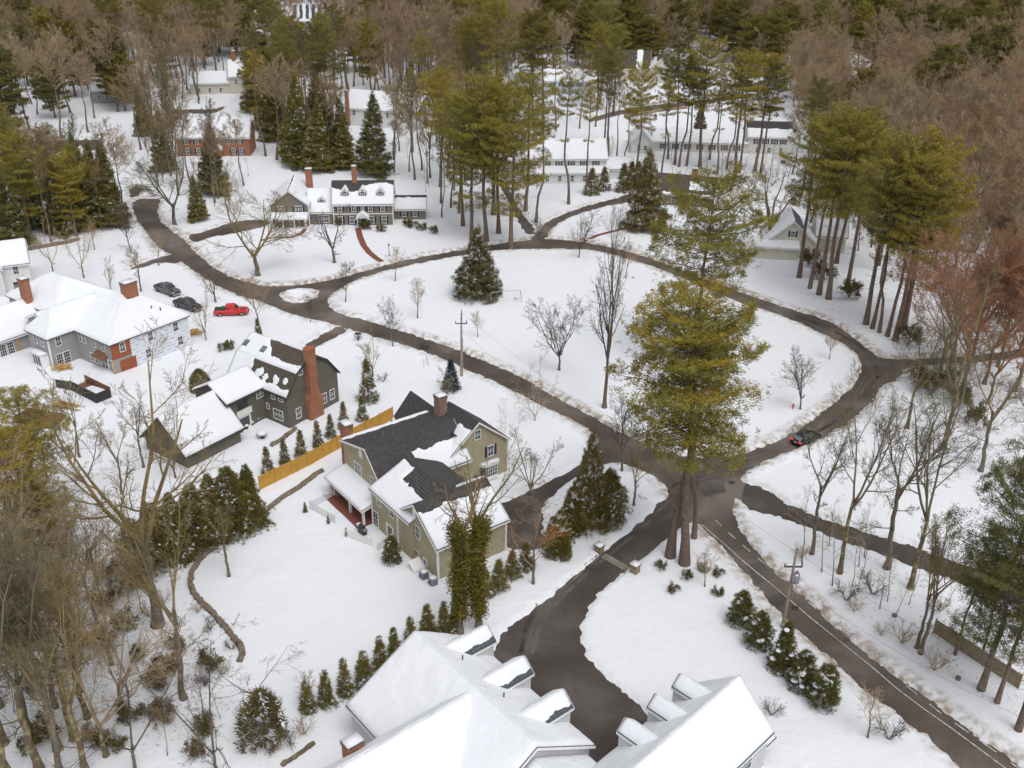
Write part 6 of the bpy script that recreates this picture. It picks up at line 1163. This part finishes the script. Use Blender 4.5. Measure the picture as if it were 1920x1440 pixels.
# ------------------------------------------------------------------ vehicles
for nm, c, ro in (('paint_red', (.62, .012, .016), .3), ('paint_grey', (.10, .095, .09), .32), ('paint_navy', (.018, .024, .04), .28), ('paint_black', (.012, .012, .014), .25)):
    m = mat(nm, c, tuple(x * .9 for x in c), scale=1, rough=ro); m.node_tree.nodes['Principled BSDF'].inputs['Coat Weight'].default_value = .4
mat('tyre', (.015, .015, .016), rough=.9); mat('alloy', (.5, .5, .52), rough=.35, metal=.8); mat('lamp_clear', (.75, .76, .78), rough=.15); mat('chrome', (.55, .56, .58), rough=.2, metal=1)
m, n, l, p = nodes_of('tail_light'); p.inputs['Base Color'].default_value = (.6, .01, .01, 1); p.inputs['Emission Color'].default_value = (1, .02, .01, 1); p.inputs['Emission Strength'].default_value = 1.6
mat('tail_dull', (.30, .012, .012), rough=.3); mat('salt_grime', (.25, .23, .21), (.15, .13, .12), scale=2); mat('green_plastic', (.02, .22, .06), rough=.5)
def loft(sections):
    """sections: (x, [(y,z)...]) with equal counts"""
    mb = MB(); n = len(sections[0][1]); vs = [(x, y, z) for x, pr in sections for y, z in pr]; fs = []
    for i in range(len(sections) - 1):
        for j in range(n): fs.append((i * n + j, i * n + (j + 1) % n, (i + 1) * n + (j + 1) % n, (i + 1) * n + j))
    fs += [tuple(range(n)), tuple((len(sections) - 1) * n + j for j in range(n))[::-1]]
    return mb.add(vs, fs)
def sec(w, z0, z1, sh=.0, r=.08):
    return [(-w, z0), (-w, z1 - r), (-w + r + sh, z1), (w - r - sh, z1), (w, z1 - r), (w, z0)]
def wheel(parent, x, y, r=.40, w=.26):
    t = MB(); n = 20; s = 1 if y > 0 else -1
    prof = [(r * .62, -w / 2), (r * .93, -w / 2), (r, -w / 2 + .05), (r, w / 2 - .05), (r * .93, w / 2), (r * .62, w / 2)]
    vs, fs = [], []
    for q, a in prof:
        for i in range(n): th = 2 * math.pi * i / n; vs.append((x + q * math.cos(th), y + a, r + q * math.sin(th)))
    for j in range(len(prof)):
        for i in range(n): fs.append((j * n + i, j * n + (i + 1) % n, ((j + 1) % len(prof)) * n + (i + 1) % n, ((j + 1) % len(prof)) * n + i))
    wo = t.add(vs, fs).build('wheel', 'tyre', parent, sm=True); k = MB()
    for i in range(5):
        th = 2 * math.pi * i / 5; k.obox((x + r * .3 * math.cos(th), y + s * (w / 2 - .05), r + r * .3 * math.sin(th)), np.array([math.cos(th), 0, math.sin(th)]) * r * .33, (0, .02, 0), np.array([-math.sin(th), 0, math.cos(th)]) * .06)
    pts = [(x + r * .62 * math.cos(2 * math.pi * i / n), y + s * (w / 2 - .09), r + r * .62 * math.sin(2 * math.pi * i / n)) for i in range(n)]
    k.prism(pts, (0, s * .03, 0)); k.build('rim', 'alloy', wo)
def glass_quad(parent, pts, name='pane', m='glass', out=.012):
    a = np.array(pts, float); nn = np.cross(a[1] - a[0], a[2] - a[1]); nn /= np.linalg.norm(nn)
    return MB().prism(list(a + nn * .004), nn * out).build(name, m, parent)
def pickup(label, loc, ang, paint, cargo=None, group='pickup trucks at the renovated house'):
    o = thing('pickup_truck', label, 'truck', loc, ang, group); W = .99
    body = loft([(-2.85, sec(W - .06, .62, 1.02)), (-2.80, sec(W, .55, 1.16)), (-.98, sec(W, .50, 1.18)), (-.9, sec(W, .48, 1.22)), (1.05, sec(W, .48, 1.20, .04)), (1.25, sec(W, .50, 1.18, .06)), (2.35, sec(W - .02, .52, 1.12, .08)), (2.78, sec(W - .06, .55, 1.04, .1)), (2.90, sec(W - .12, .60, .92, .1))]).build('body', paint, o, bevel=.03)
    cab = loft([(-.92, sec(W - .10, 1.15, 1.30)), (-.86, sec(W - .17, 1.15, 1.86, .05)), (.35, sec(W - .17, 1.15, 1.92, .05)), (.60, sec(W - .18, 1.15, 1.88, .06)), (1.28, sec(W - .08, 1.12, 1.20, .02))]).build('cab', paint, o, bevel=.03)
    y = W - .155
    for s in (-1, 1):
        q = [(-.72, s * y, 1.28), (-.20, s * y, 1.28), (-.20, s * (y - .01), 1.74), (-.72, s * (y - .01), 1.72)]; q2 = [(-.12, s * y, 1.28), (.92, s * (y + .04), 1.26), (.55, s * (y - .01), 1.74), (-.12, s * (y - .01), 1.76)]
        for pts in (q, q2): glass_quad(o, pts if s < 0 else pts[::-1], 'window')
        MB().box(.72, .92, s * (W + .02) - .10, s * (W + .02) + .10 if s < 0 else s * (W + .02) + .10, 1.22, 1.42).build('mirror', paint, o, bevel=.03)
        MB().box(2.66, 2.86, s * .72 - .17, s * .72 + .17, .84, 1.02).build('headlight', 'lamp_clear', o, bevel=.02)
        MB().box(-2.87, -2.80, s * .86 - .10, s * .86 + .10, .78, 1.10).build('tail_light', 'tail_dull', o)
        MB().box(-.1, .12, s * (W + .012) - .012, s * (W + .012) + .012, 1.02, 1.06).box(-.75, -.53, s * (W + .012) - .012, s * (W + .012) + .012, 1.02, 1.06).build('handle', 'chrome', o)
        MB().box(-.9, 1.1, s * (W - .02) - .06, s * (W - .02) + .06, .40, .47).build('running_board', 'salt_grime', o)
        for x in (-1.85, 1.85): MB().lathe([(.50, -.02), (.50, .02)], 18).build('wheel_arch', 'tyre', o); a = o.children[-1]; a.rotation_euler = (math.pi / 2, 0, 0); a.location = (x, s * (W - .005), .44)
        for x in (-1.85, 1.85): wheel(o, x, s * (W - .10))
    glass_quad(o, [(.64, y - .06, 1.80), (.64, -y + .06, 1.80), (1.20, -y, 1.26), (1.20, y, 1.26)], 'windshield', out=.02)
    glass_quad(o, [(-.895, -y + .12, 1.35), (-.895, y - .12, 1.35), (-.865, y - .14, 1.72), (-.865, -y + .14, 1.72)][::-1], 'rear_window')
    b = MB().box(-2.70, -1.0, -W + .12, W - .12, 1.02, 1.225); b.build('bed', 'dark_metal', o)
    MB().box(2.86, 2.93, -.52, .52, .70, .98).build('grille', 'dark_metal', o); MB().box(2.80, 3.00, -.9, .9, .46, .64).build('bumper', 'chrome', o, bevel=.04); MB().box(-3.0, -2.82, -.9, .9, .50, .64).build('bumper', 'chrome', o, bevel=.04)
    if cargo: MB().box(-1.6, -1.08, -.5, .6, 1.226, 1.5).build('cargo', cargo, o, bevel=.04)
    return o
g0, g1 = G(399, 597), G(465, 593); pickup('bright red crew cab pickup parked beside the pruned crab tree', ((g0[0] + g1[0]) / 2, (g0[1] + g1[1]) / 2 + .9, gz((g0[0] + g1[0]) / 2, (g0[1] + g1[1]) / 2) - .05), math.atan2(g1[1] - g0[1], g1[0] - g0[0]) - .05, 'paint_red', 'green_plastic')
pickup('dusty grey pickup parked behind the dark navy one', (-62.9, 171.6, gz(-62.9, 171.6) - .05), math.atan2(-3.4, 4.1) + .05, 'paint_grey'); pickup('dark navy pickup parked in front of the grey one', (-57.2, 164.7, gz(-57.2, 164.7) - .05), math.atan2(-3.0, 4.3) + .02, 'paint_navy')
def suv(label, loc, ang):
    o = thing('car', label, 'car', loc, ang); W = .93
    loft([(-2.36, sec(W - .10, .50, .86)), (-2.28, sec(W - .02, .42, 1.02)), (-1.2, sec(W, .36, 1.06)), (1.0, sec(W, .36, 1.02, .04)), (1.9, sec(W - .03, .40, .94, .08)), (2.25, sec(W - .10, .44, .82, .1)), (2.36, sec(W - .2, .5, .70, .1))]).build('body', 'paint_black', o, bevel=.03)
    loft([(-2.22, sec(W - .12, .98, 1.06)), (-1.80, sec(W - .20, .98, 1.58, .06)), (-.5, sec(W - .18, .98, 1.68, .06)), (.25, sec(W - .19, .98, 1.64, .06)), (1.15, sec(W - .10, .96, 1.02, .03))]).build('cab', 'paint_black', o, bevel=.03)
    y = W - .16
    glass_quad(o, [(-2.20, -y + .02, 1.09), (-2.20, y - .02, 1.09), (-1.86, y - .10, 1.52), (-1.86, -y + .10, 1.52)][::-1], 'rear_window', 'skylight_glass', out=-.03)
    glass_quad(o, [(.34, y - .08, 1.58), (.34, -y + .08, 1.58), (1.06, -y, 1.07), (1.06, y, 1.07)], 'windshield', out=.02)
    for s in (-1, 1):
        for pts in ([(-1.70, s * y, 1.10), (-.72, s * (y + .02), 1.09), (-.72, s * (y - .03), 1.52), (-1.55, s * (y - .03), 1.48)], [(-.62, s * (y + .02), 1.09), (.86, s * (y + .03), 1.06), (.26, s * (y - .03), 1.50), (-.62, s * (y - .03), 1.53)]): glass_quad(o, pts if s < 0 else pts[::-1], 'window')
        MB().box(-2.40, -2.22, s * .70 - .20, s * .70 + .20, .82, 1.0).build('tail_light', 'tail_light', o, bevel=.03); MB().box(2.12, 2.30, s * .66 - .16, s * .66 + .16, .64, .78).build('headlight', 'lamp_clear', o, bevel=.02)
        MB().box(.62, .80, s * (W + .03) - .08, s * (W + .03) + .08, 1.02, 1.16).build('mirror', 'paint_black', o, bevel=.02); MB().box(-1.5, .1, s * (y - .16) - .02, s * (y - .16) + .02, 1.68, 1.74).build('roof_rail', 'chrome', o)
        for x in (-1.42, 1.42): wheel(o, x, s * (W - .10), .36, .24)
    MB().box(-2.44, -2.26, -.8, .8, .42, .58).build('bumper', 'paint_black', o, bevel=.03); MB().box(-2.385, -2.36, -.25, .25, .66, .80).build('number_plate', 'lamp_clear', o)
    return o
g = G(1511, 828); suv('black car with lit red tail lights driving away up the loop road', (g[0], g[1], -.01), math.atan2(3.5, 4.8))

# ------------------------------------------------------------------ poles and wires
def pole(label, base, h, tank):
    o = thing('utility_pole', label, 'utility pole', (base[0], base[1], gz(base[0], base[1]) - .1), 0, 'utility poles along the street')
    MB().tube([(0, 0, -.3), (.06, 0, h * .5), (.12, 0, h)], [.19, .16, .12], 10).build('pole', 'pole_wood', o)
    MB().tube([(.1, 0, h), (.12, 0, h + .45)], .04).lathe([(.06, 0), (.08, .12), (.05, .24)], 8, (.12, 0, h + .3)).build('insulator', 'dark_metal', o)
    a = MB().box(-.85, .95, -.06, .06, h - 1.75, h - 1.62).tube([(-.8, 0, h - 1.6), (-.8, 0, h - 1.3)], .06).tube([(.9, 0, h - 1.6), (.9, 0, h - 1.2)], .08); a.build('crossarm', 'dark_metal', o)
    if tank:
        t = MB().lathe([(.02, -.08), (.33, 0), (.36, .1), (.36, .95), (.33, 1.05), (.05, 1.14)], 16, (.42, -.30, h - 3.4)).build('transformer', 'steel', o, sm=True); MB().tube([(.36, -.3, h - 2.3), (.36, -.3, h - 1.95)], .05).tube([(.52, -.3, h - 2.3), (.52, -.3, h - 1.95)], .05).build('bushing', 'dark_metal', t)
    MB().tube([(.23, 0, 0), (.25, 0, h * .62)], .05).build('conduit', 'rust' if tank else 'steel', o); return o
P1, P2 = G(865, 708), G(1466, 1182); pole('plain wooden utility pole by the blue spruce', P1, 10.6, False); pole('wooden utility pole with grey transformer beside the lined street', P2, 9.6, True)
def wire(label, a, b, sag, r=.014):
    t = np.linspace(0, 1, 25); q = np.array(a)[None] * (1 - t)[:, None] + np.array(b)[None] * t[:, None]; q[:, 2] -= sag * 4 * t * (1 - t)
    tag(MB().tube([tuple(x) for x in q], r, 4).build('power_line', 'wire'), label, 'wire', 'overhead wires')
far = G(1990, 1330, 9)
for z1, z2, z3, nm in ((10.9, 10.0, 10, 'topmost'), (8.0, 6.2, 6.4, 'lower')):
    wire(nm + ' overhead wire between the two utility poles', (P1[0] + .1, P1[1], z1), (P2[0] + .1, P2[1], z2), 1.1); wire(nm + ' overhead wire running from the transformer pole off to the right', (P2[0] + .1, P2[1], z2), (far[0], far[1], z3), .9)
mp = MB().tube([(0, 0, -.2), (0, 0, 1.1)], .06).build('mailbox', 'dark_metal'); g = G(672, 640); mp.location = (g[0], g[1], gz(*g[:2])); MB().box(-.5, .5, -.14, .14, 1.08, 1.42).build('box', 'dark_metal', mp, bevel=.08); tag(mp, 'dark mailbox on a post beside the street and driveway track', 'mailbox')
g = G(730, 482); o = thing('lamp_post', 'black garden lamp post at the red path end on the colonial lawn', 'lamp post', (g[0], g[1], gz(*g[:2]))); MB().lathe([(.10, -.2), (.10, .3), (.05, .4), (.045, 2.0), (.09, 2.05)], 10).build('post', 'dark_metal', o); MB().lathe([(.10, 2.06), (.17, 2.4), (.2, 2.42), (.05, 2.62), (.02, 2.75)], 8).build('lamp', 'dark_metal', o)
# swing frame on the loop lawn
g = G(948, 570); o = thing('swing_frame', 'bare metal swing frame standing in the loop lawn snow', 'swing', (g[0], g[1], gz(*g[:2])), R(14)); MB().tube([(-2.7, 0, 2.1), (2.7, 0, 2.1)], .045).build('top_bar', 'steel', o)
for x in (-2.7, 2.7):
    for y in (-.9, .9): MB().tube([(x, 0, 2.1), (x * 1.05, y, -.2)], .04).build('leg', 'steel', o)
MB().tube([(1.6, 0, 2.1), (1.6, 0, .5)], .015).tube([(2.1, 0, 2.1), (2.1, 0, .5)], .015).box(1.55, 2.15, -.12, .12, .47, .52).build('swing_seat', 'dark_metal', o)

# ------------------------------------------------------------------ fences and walls
def board_fence(name, label, a, b, h, panel, m, post=.0):
    L = np.linalg.norm(b - a); ang = math.atan2(b[1] - a[1], b[0] - a[0]); o = thing(name, label, 'fence', (a[0], a[1], 0), ang); n = int(L / panel); rg = random.Random(3)
    for i in range(n):
        mb = MB(); x = i * L / n + .06; z0 = gz(*(a + (b - a) * (i + .5) / n)) - .1
        while x < (i + 1) * L / n - .1: mb.box(x, x + .135, -.012 + rg.uniform(0, .006), .012, z0, z0 + h + .1 + rg.uniform(-.012, .012)); x += .145
        mb.box(i * L / n + .05, (i + 1) * L / n - .05, .013, .06, z0 + .35, z0 + .44).box(i * L / n + .05, (i + 1) * L / n - .05, .013, .06, z0 + h - .3, z0 + h - .21)
        mb.build('panel', m, o)
    for i in range(n + 1): z0 = gz(*(a + (b - a) * min(.999, i / n))) - .1; MB().box(i * L / n - .055, i * L / n + .055, -.055, .055, z0, z0 + h + .22).build('post', m, o)
    return o
board_fence('board_fence', 'new yellow cedar board fence between the olive and sage houses', G(488, 923)[:2], G(737, 791)[:2], 2.0, 2.44, 'cedar')
board_fence('board_fence', 'weathered grey-brown board fence among the pines at the lower right', G(1749, 1189)[:2], G(1908, 1294)[:2], 1.75, 2.44, 'grey_wood')
def picket(label, pts, h=1.05):
    o = None; q = [G(x, y)[:2] for x, y in pts]; o = thing('picket_fence', label, 'fence', (*q[0], 0), 0, 'white picket fences of the sage house'); q = [p - q[0] for p in q]; w0 = G(*pts[0])[:2]
    for a, b in zip(q, q[1:]):
        L = np.linalg.norm(b - a); t = (b - a) / L; T = np.array([*t, 0]); N = np.array([-t[1], t[0], 0]); z0 = gz(*(w0 + (a + b) / 2)) - .05; mb = MB(); k = int(L / .14)
        for i in range(k + 1): c = a + t * L * i / k; mb.obox((*c, z0 + h / 2 + .05), T * .035, N * .015, (0, 0, h / 2))
        for z in (.2, .85): mb.obox((*((a + b) / 2), z0 + z), T * L / 2, N * .02 + N * .001, (0, 0, .045))
        mb.build('pickets', 'white_trim', o)
        for c in (a, b): MB().obox((*c, z0 + .62), T * .07, N * .07, (0, 0, .66)).build('post', 'white_trim', o)
picket('white picket fence with a corner closing the terrace on its left', [(628, 932), (583, 958), (629, 985)]); picket('short white picket fence beside the grill', [(648, 1008), (697, 1027)]); picket('white stair railing beside the sage house back door', [(709, 1036), (734, 1016)], 1.0)
def stone_wall(label, pts, w, h, name='stone_wall', m='wall_stone', snowy=True, z=0):
    q = resample(np.array([G(x, y)[:2] for x, y in pts]), .35); rg = np.random.default_rng(4); t = np.gradient(q, axis=0); t /= np.linalg.norm(t, axis=1, keepdims=True); nn = np.stack([-t[:, 1], t[:, 0]], 1); o = q[0]; prof = [(-.5, 0), (-.52, .55), (-.42, .95), (0, 1.0), (.42, .95), (.52, .55), (.5, 0)]
    V, F = [], []; k = len(prof)
    for i in range(len(q)):
        g_ = gz(*q[i]) - .15
        for a, b in prof: r_ = rg.normal() * .06; c = q[i] + nn[i] * (a * w + r_ * .8) - o; V.append((c[0], c[1], g_ + .15 * (b > 0) + b * h + (r_ * .6 if b else 0)))
        if i: F += [((i - 1) * k + j, (i - 1) * k + j + 1, i * k + j + 1, i * k + j) for j in range(k - 1)]
    F += [tuple(range(k)), tuple((len(q) - 1) * k + j for j in range(k))[::-1]]
    ob = MB().add(V, F).build(name, m); ob.location = (o[0], o[1], 0); tag(ob, label, 'wall' if 'wall' in name else 'log'); return ob
stone_wall('long curved dry stone wall edging the sage house back lawn', [(606, 886), (592, 893), (562, 917), (532, 936), (505, 958), (470, 984), (430, 1009), (400, 1030), (376, 1054), (360, 1078), (357, 1098), (364, 1118), (372, 1128), (385, 1141), (402, 1157), (420, 1178), (437, 1198), (452, 1217), (457, 1230), (449, 1247)], .55, .42)
stone_wall('short low stone wall on the terrace of the olive house', [(508, 838), (530, 826), (556, 806)], .45, .5)
stone_wall('low stone retaining wall by the dark spruces left of the road bend', [(20, 478), (60, 470), (120, 460), (150, 452)], .5, .7)
stone_wall('fallen log lying in the snow at the bottom of the view', [(528, 1440), (545, 1430), (570, 1412), (592, 1397)], .34, .30, 'fallen_log', 'lichen_bark')
stone_wall('low rail wall across the snowy clearing near the upper road', [(1170, 222), (1230, 213), (1290, 205)], .2, .9, 'rail_wall', 'grey_wood')
stone_wall('dark low wall in the clearing at the right beyond the pine row', [(1690, 458), (1740, 468), (1830, 478)], .3, .8)
# gate piers and the cobble strip across the driveway
for x, y, lb in ((1123, 1036, 'square stone pier with snow cap on the left of the driveway'), (1190, 1076, 'square stone pier with snow cap on the right of the driveway')):
    g = G(x, y); o = thing('stone_pier', lb, 'pier', (g[0], g[1], gz(*g[:2]) - .15), R(-42), 'stone gate piers'); MB().box(-.42, .42, -.42, .42, 0, 1.15).build('shaft', 'field_stone', o, bevel=.04); MB().box(-.52, .52, -.52, .52, 1.151, 1.24).build('cap', 'wall_stone', o); MB().box(-.50, .50, -.50, .50, 1.241, 1.45).build('snow_cap', 'snow_lump', o, bevel=.07, sm=True)
a, b = G(1129, 1040)[:2], G(1183, 1071)[:2]; t = (b - a) / np.linalg.norm(b - a); nn = np.array([-t[1], t[0]]); rg = random.Random(2); mb = MB(); L = np.linalg.norm(b - a)
for r in range(4):
    x = rg.uniform(0, .2)
    while x < L:
        w = rg.uniform(.28, .45); c = a + t * (x + w / 2) + nn * (r - 1.5) * .24; mb.obox((*c, .0), np.array([*t, 0]) * (w / 2 - .012), np.array([*nn, 0]) * .108, (0, 0, .03 + rg.uniform(0, .006))); x += w
structure(mb.build('pavement', 'cobble'))
# brick edging along the driveway's upper side
mb = MB(); q = resample(np.array([G(x, y)[:2] for x, y in [(1120, 1044), (1088, 1068), (1045, 1104), (1004, 1138)]]), .28)
for i in range(len(q) - 1):
    t = (q[i + 1] - q[i]); t /= np.linalg.norm(t); nn = np.array([-t[1], t[0]])
    if random.random() < .6: mb.obox((*(q[i] - nn * .1), .06), np.array([*t, 0]) * .1, np.array([*nn, 0]) * .06, (0, 0, .09))
structure(mb.build('kerb', 'red_path'))

# ------------------------------------------------------------------ yard things
def at(x, y): g = G(x, y); return (g[0], g[1], gz(g[0], g[1]))
g = at(172, 742); o = thing('dumpster', 'long dark ribbed dumpster with rusty inside and its end door swung open', 'dumpster', g, R(-37)); L_, W_, H_ = 6.6, 2.4, 1.5
for y, nm in ((-W_ / 2, 'side_panel'), (W_ / 2, 'side_panel')):
    mb = MB().box(-L_ / 2, L_ / 2, y - .03, y + .03, -.1, H_)
    for i in range(12): x = -L_ / 2 + .2 + i * (L_ - .4) / 11; s = math.copysign(1, y); mb.box(x - .05, x + .05, y + min(0, s * .12), y + max(0, s * .12), -.1, H_ - .01)
    mb.box(-L_ / 2 - .02, L_ / 2 + .02, y - .07, y + .07, H_, H_ + .1); mb.build(nm, 'dark_metal' if y < 0 else 'rust', o)
mb = MB().box(L_ / 2 - .03, L_ / 2 + .03, -W_ / 2 + .031, W_ / 2 - .031, -.1, H_)
for z in (.3, .7, 1.1): mb.box(L_ / 2 + .031, L_ / 2 + .12, -1, 1, z, z + .14)
mb.build('end_panel', 'dark_metal', o); MB().obox((-L_ / 2 - 1.1, -W_ / 2 - .5, .7), np.array([1.15, .45, 0]), np.array([-.012, .03, 0]), (0, 0, .75)).build('door', 'dark_metal', o); MB().box(-L_ / 2 + .1, L_ / 2 - .1, -W_ / 2 + .05, W_ / 2 - .05, -.05, .5).build('debris', 'rust', o); V, F = sheet([(-1.2, -1.1, .52), (3.1, -1.1, .9), (3.1, 1.1, .95), (-1.2, 1.1, .5)], .3); MB().add(V, F).build('snow_cover', 'roof_snow', o, sm=True)
def planks(label, px, py, n, L, ang, seed, spread=.6, m='lumber', name='lumber_pile'):
    rg = random.Random(seed); mb = MB()
    for i in range(n):
        a = R(ang) + rg.gauss(0, spread); l_ = L * rg.uniform(.5, 1); c = np.array([rg.gauss(0, .5), rg.gauss(0, .4), .1 + .35 * rg.random() * (1 + i / n)]); tl = rg.gauss(0, .12)
        mb.obox(c, np.array([math.cos(a) * l_ / 2, math.sin(a) * l_ / 2, tl * l_ / 2]), np.array([-math.sin(a) * .07, math.cos(a) * .07, 0]), (0, 0, .03))
    o = mb.build(name, m); o.location = at(px, py); tag(o, label, 'lumber'); return o
planks('heap of yellow scrap lumber below the french doors of the renovated house', 118, 695, 46, 1.7, 10, 1); planks('heap of yellow scrap lumber behind the wrapped corner, under a bare tree', 364, 628, 40, 2.0, 40, 2); planks('stack of long yellow boards lying in the snow below the dumpster', 125, 768, 22, 4.2, -12, 3, .12)
o = thing('tarp_mound', 'low brown tarp-covered mound at the left by the olive-gold pine', 'mound', at(75, 792), R(-15)); V, F = sheet([(-3.2, -1.6, 0), (3.2, -1.6, 0), (3.2, 1.6, .2), (-3.2, 1.6, .2)], .9); MB().add(V, F).build('tarp', 'rust', o, sm=True)
for x, y, lb in ((795, 1086, 'round-topped grey heat pump by the sage house wall, first'), (812, 1098, 'square grey heat pump at the sage house corner, second')):
    o = thing('heat_pump', lb, 'heat pump', at(x, y), R(37), 'heat pumps at the sage house'); MB().box(-.42, .42, -.42, .42, -.1, .85).build('casing', 'steel', o, bevel=.05); MB().box(-.36, .36, -.36, .36, .851, 1.02).build('snow_cap', 'snow_lump', o, bevel=.07, sm=True)
    g_ = MB()
    for z in np.arange(.1, .8, .1): g_.box(-.435, -.425, -.34, .34, z, z + .03).box(-.34, .34, -.435, -.425, z, z + .03)
    g_.build('grille', 'dark_metal', o)
o = thing('cellar_hatch', 'sloping white cellar hatch against the sage house wing', 'hatch', at(782, 1070), R(37)); MB().prism([(-.8, -.6, 0), (.8, -.6, 0), (.8, .7, 0), (-.8, .7, 0)], (0, .0, .25)).build('frame', 'white_trim', o); MB().prism([(-.75, -.55, .26), (.75, -.55, .26), (.75, .65, .95), (-.75, .65, .95)], (0, 0, .06)).build('lid', 'white_trim', o)
o = thing('grill', 'snow-topped black barbecue grill on the sage house terrace', 'grill', at(680, 1004), R(130)); MB().box(-.55, .55, -.3, .3, .1, .85).build('cart', 'dark_metal', o); MB().prism([(-.4, -.3, .86), (-.4, .3, .86), (-.4, .2, 1.2), (-.4, -.1, 1.25)], (.8, 0, 0)).build('lid', 'dark_metal', o); MB().box(-.9, .95, -.28, .28, .851, .90).build('side_shelf', 'steel', o); MB().box(.42, .95, -.26, .26, .901, 1.1).build('snow_cap', 'snow_lump', o, bevel=.07, sm=True)
o = thing('patio_table', 'round patio table heaped with snow beside the olive house', 'table', at(492, 822)); MB().lathe([(.75, .68), (.75, .73)], 20).build('table_top', 'steel', o); MB().lathe([(.3, -.1), (.3, .05), (.06, .1), (.06, .68)], 12).build('pedestal', 'dark_metal', o); MB().lathe([(.72, .731), (.72, .9), (.6, 1.05), (.2, 1.1)], 20).build('snow_cap', 'snow_lump', o, sm=True)
for i, (x, y) in enumerate(((452, 812), (462, 806), (472, 800), (483, 793))): o = MB().lathe([(.3, -.1), (.34, .35), (.28, .45)], 8).build('planter', 'dark_metal'); o.location = at(x, y); tag(o, 'dark snow-capped planter in the row under the olive house french door', 'planter', 'planters under the olive house door'); MB().lathe([(.36, .40), (.38, .55), (.15, .68)], 10).build('snow_cap', 'snow_lump', o, sm=True)
o = thing('hedge_block', 'tall dark green clipped hedge block between the two left houses', 'hedge', at(377, 735), R(54)); q_t, q_c = cone_mesh(90, 3.4, 1.5, 1.6, 'column', bumps=.2); q_c.materials.append(MATS['spruce']); link(bpy.data.objects.new('foliage', q_c), o)
o = thing('playground_slide', 'small bright blue slide in the snow right of the porch house', 'slide', at(1160, 318), R(60)); MB().obox((0, 0, .8), (1.0, 0, .65), (0, .3, 0), (-.03, 0, .05)).build('chute', 'slide_blue' if 'slide_blue' in MATS else 'paint_navy', o); MB().tube([(.9, -.25, 1.4), (.95, -.25, -.1)], .05).tube([(.9, .25, 1.4), (.95, .25, -.1)], .05).build('ladder', 'steel', o)
o = thing('fire_hydrant', 'red fire hydrant in the snow inside the loop road', 'hydrant', at(1486, 769)); MB().lathe([(.16, -.1), (.16, .1), (.12, .12), (.12, .6), (.15, .62), (.13, .75), (.03, .85)], 12).build('barrel', 'paint_red', o, sm=True); MB().tube([(-.22, 0, .5), (.22, 0, .5)], .06, 8).build('nozzle', 'paint_red', o)
for x, y in ((795, 690), (800, 683), (803, 688)): o = MB().tube([(0, 0, -.2), (0, 0, 1.4)], .035).build('stake', 'grey_wood'); o.location = at(x, y); tag(o, 'thin wooden stake propping the shrub on the street lawn', 'stake', 'wooden stakes on the street lawn')
for x, y, lb in ((1676, 1160, 'short cut stump in the snow between street and lane'), (1795, 1277, 'reddish log end lying below the weathered fence')): o = MB().lathe([(.28, -.1), (.24, .3), (.2, .32)], 9).build('stump', 'bark'); o.location = at(x, y); tag(o, lb, 'stump')
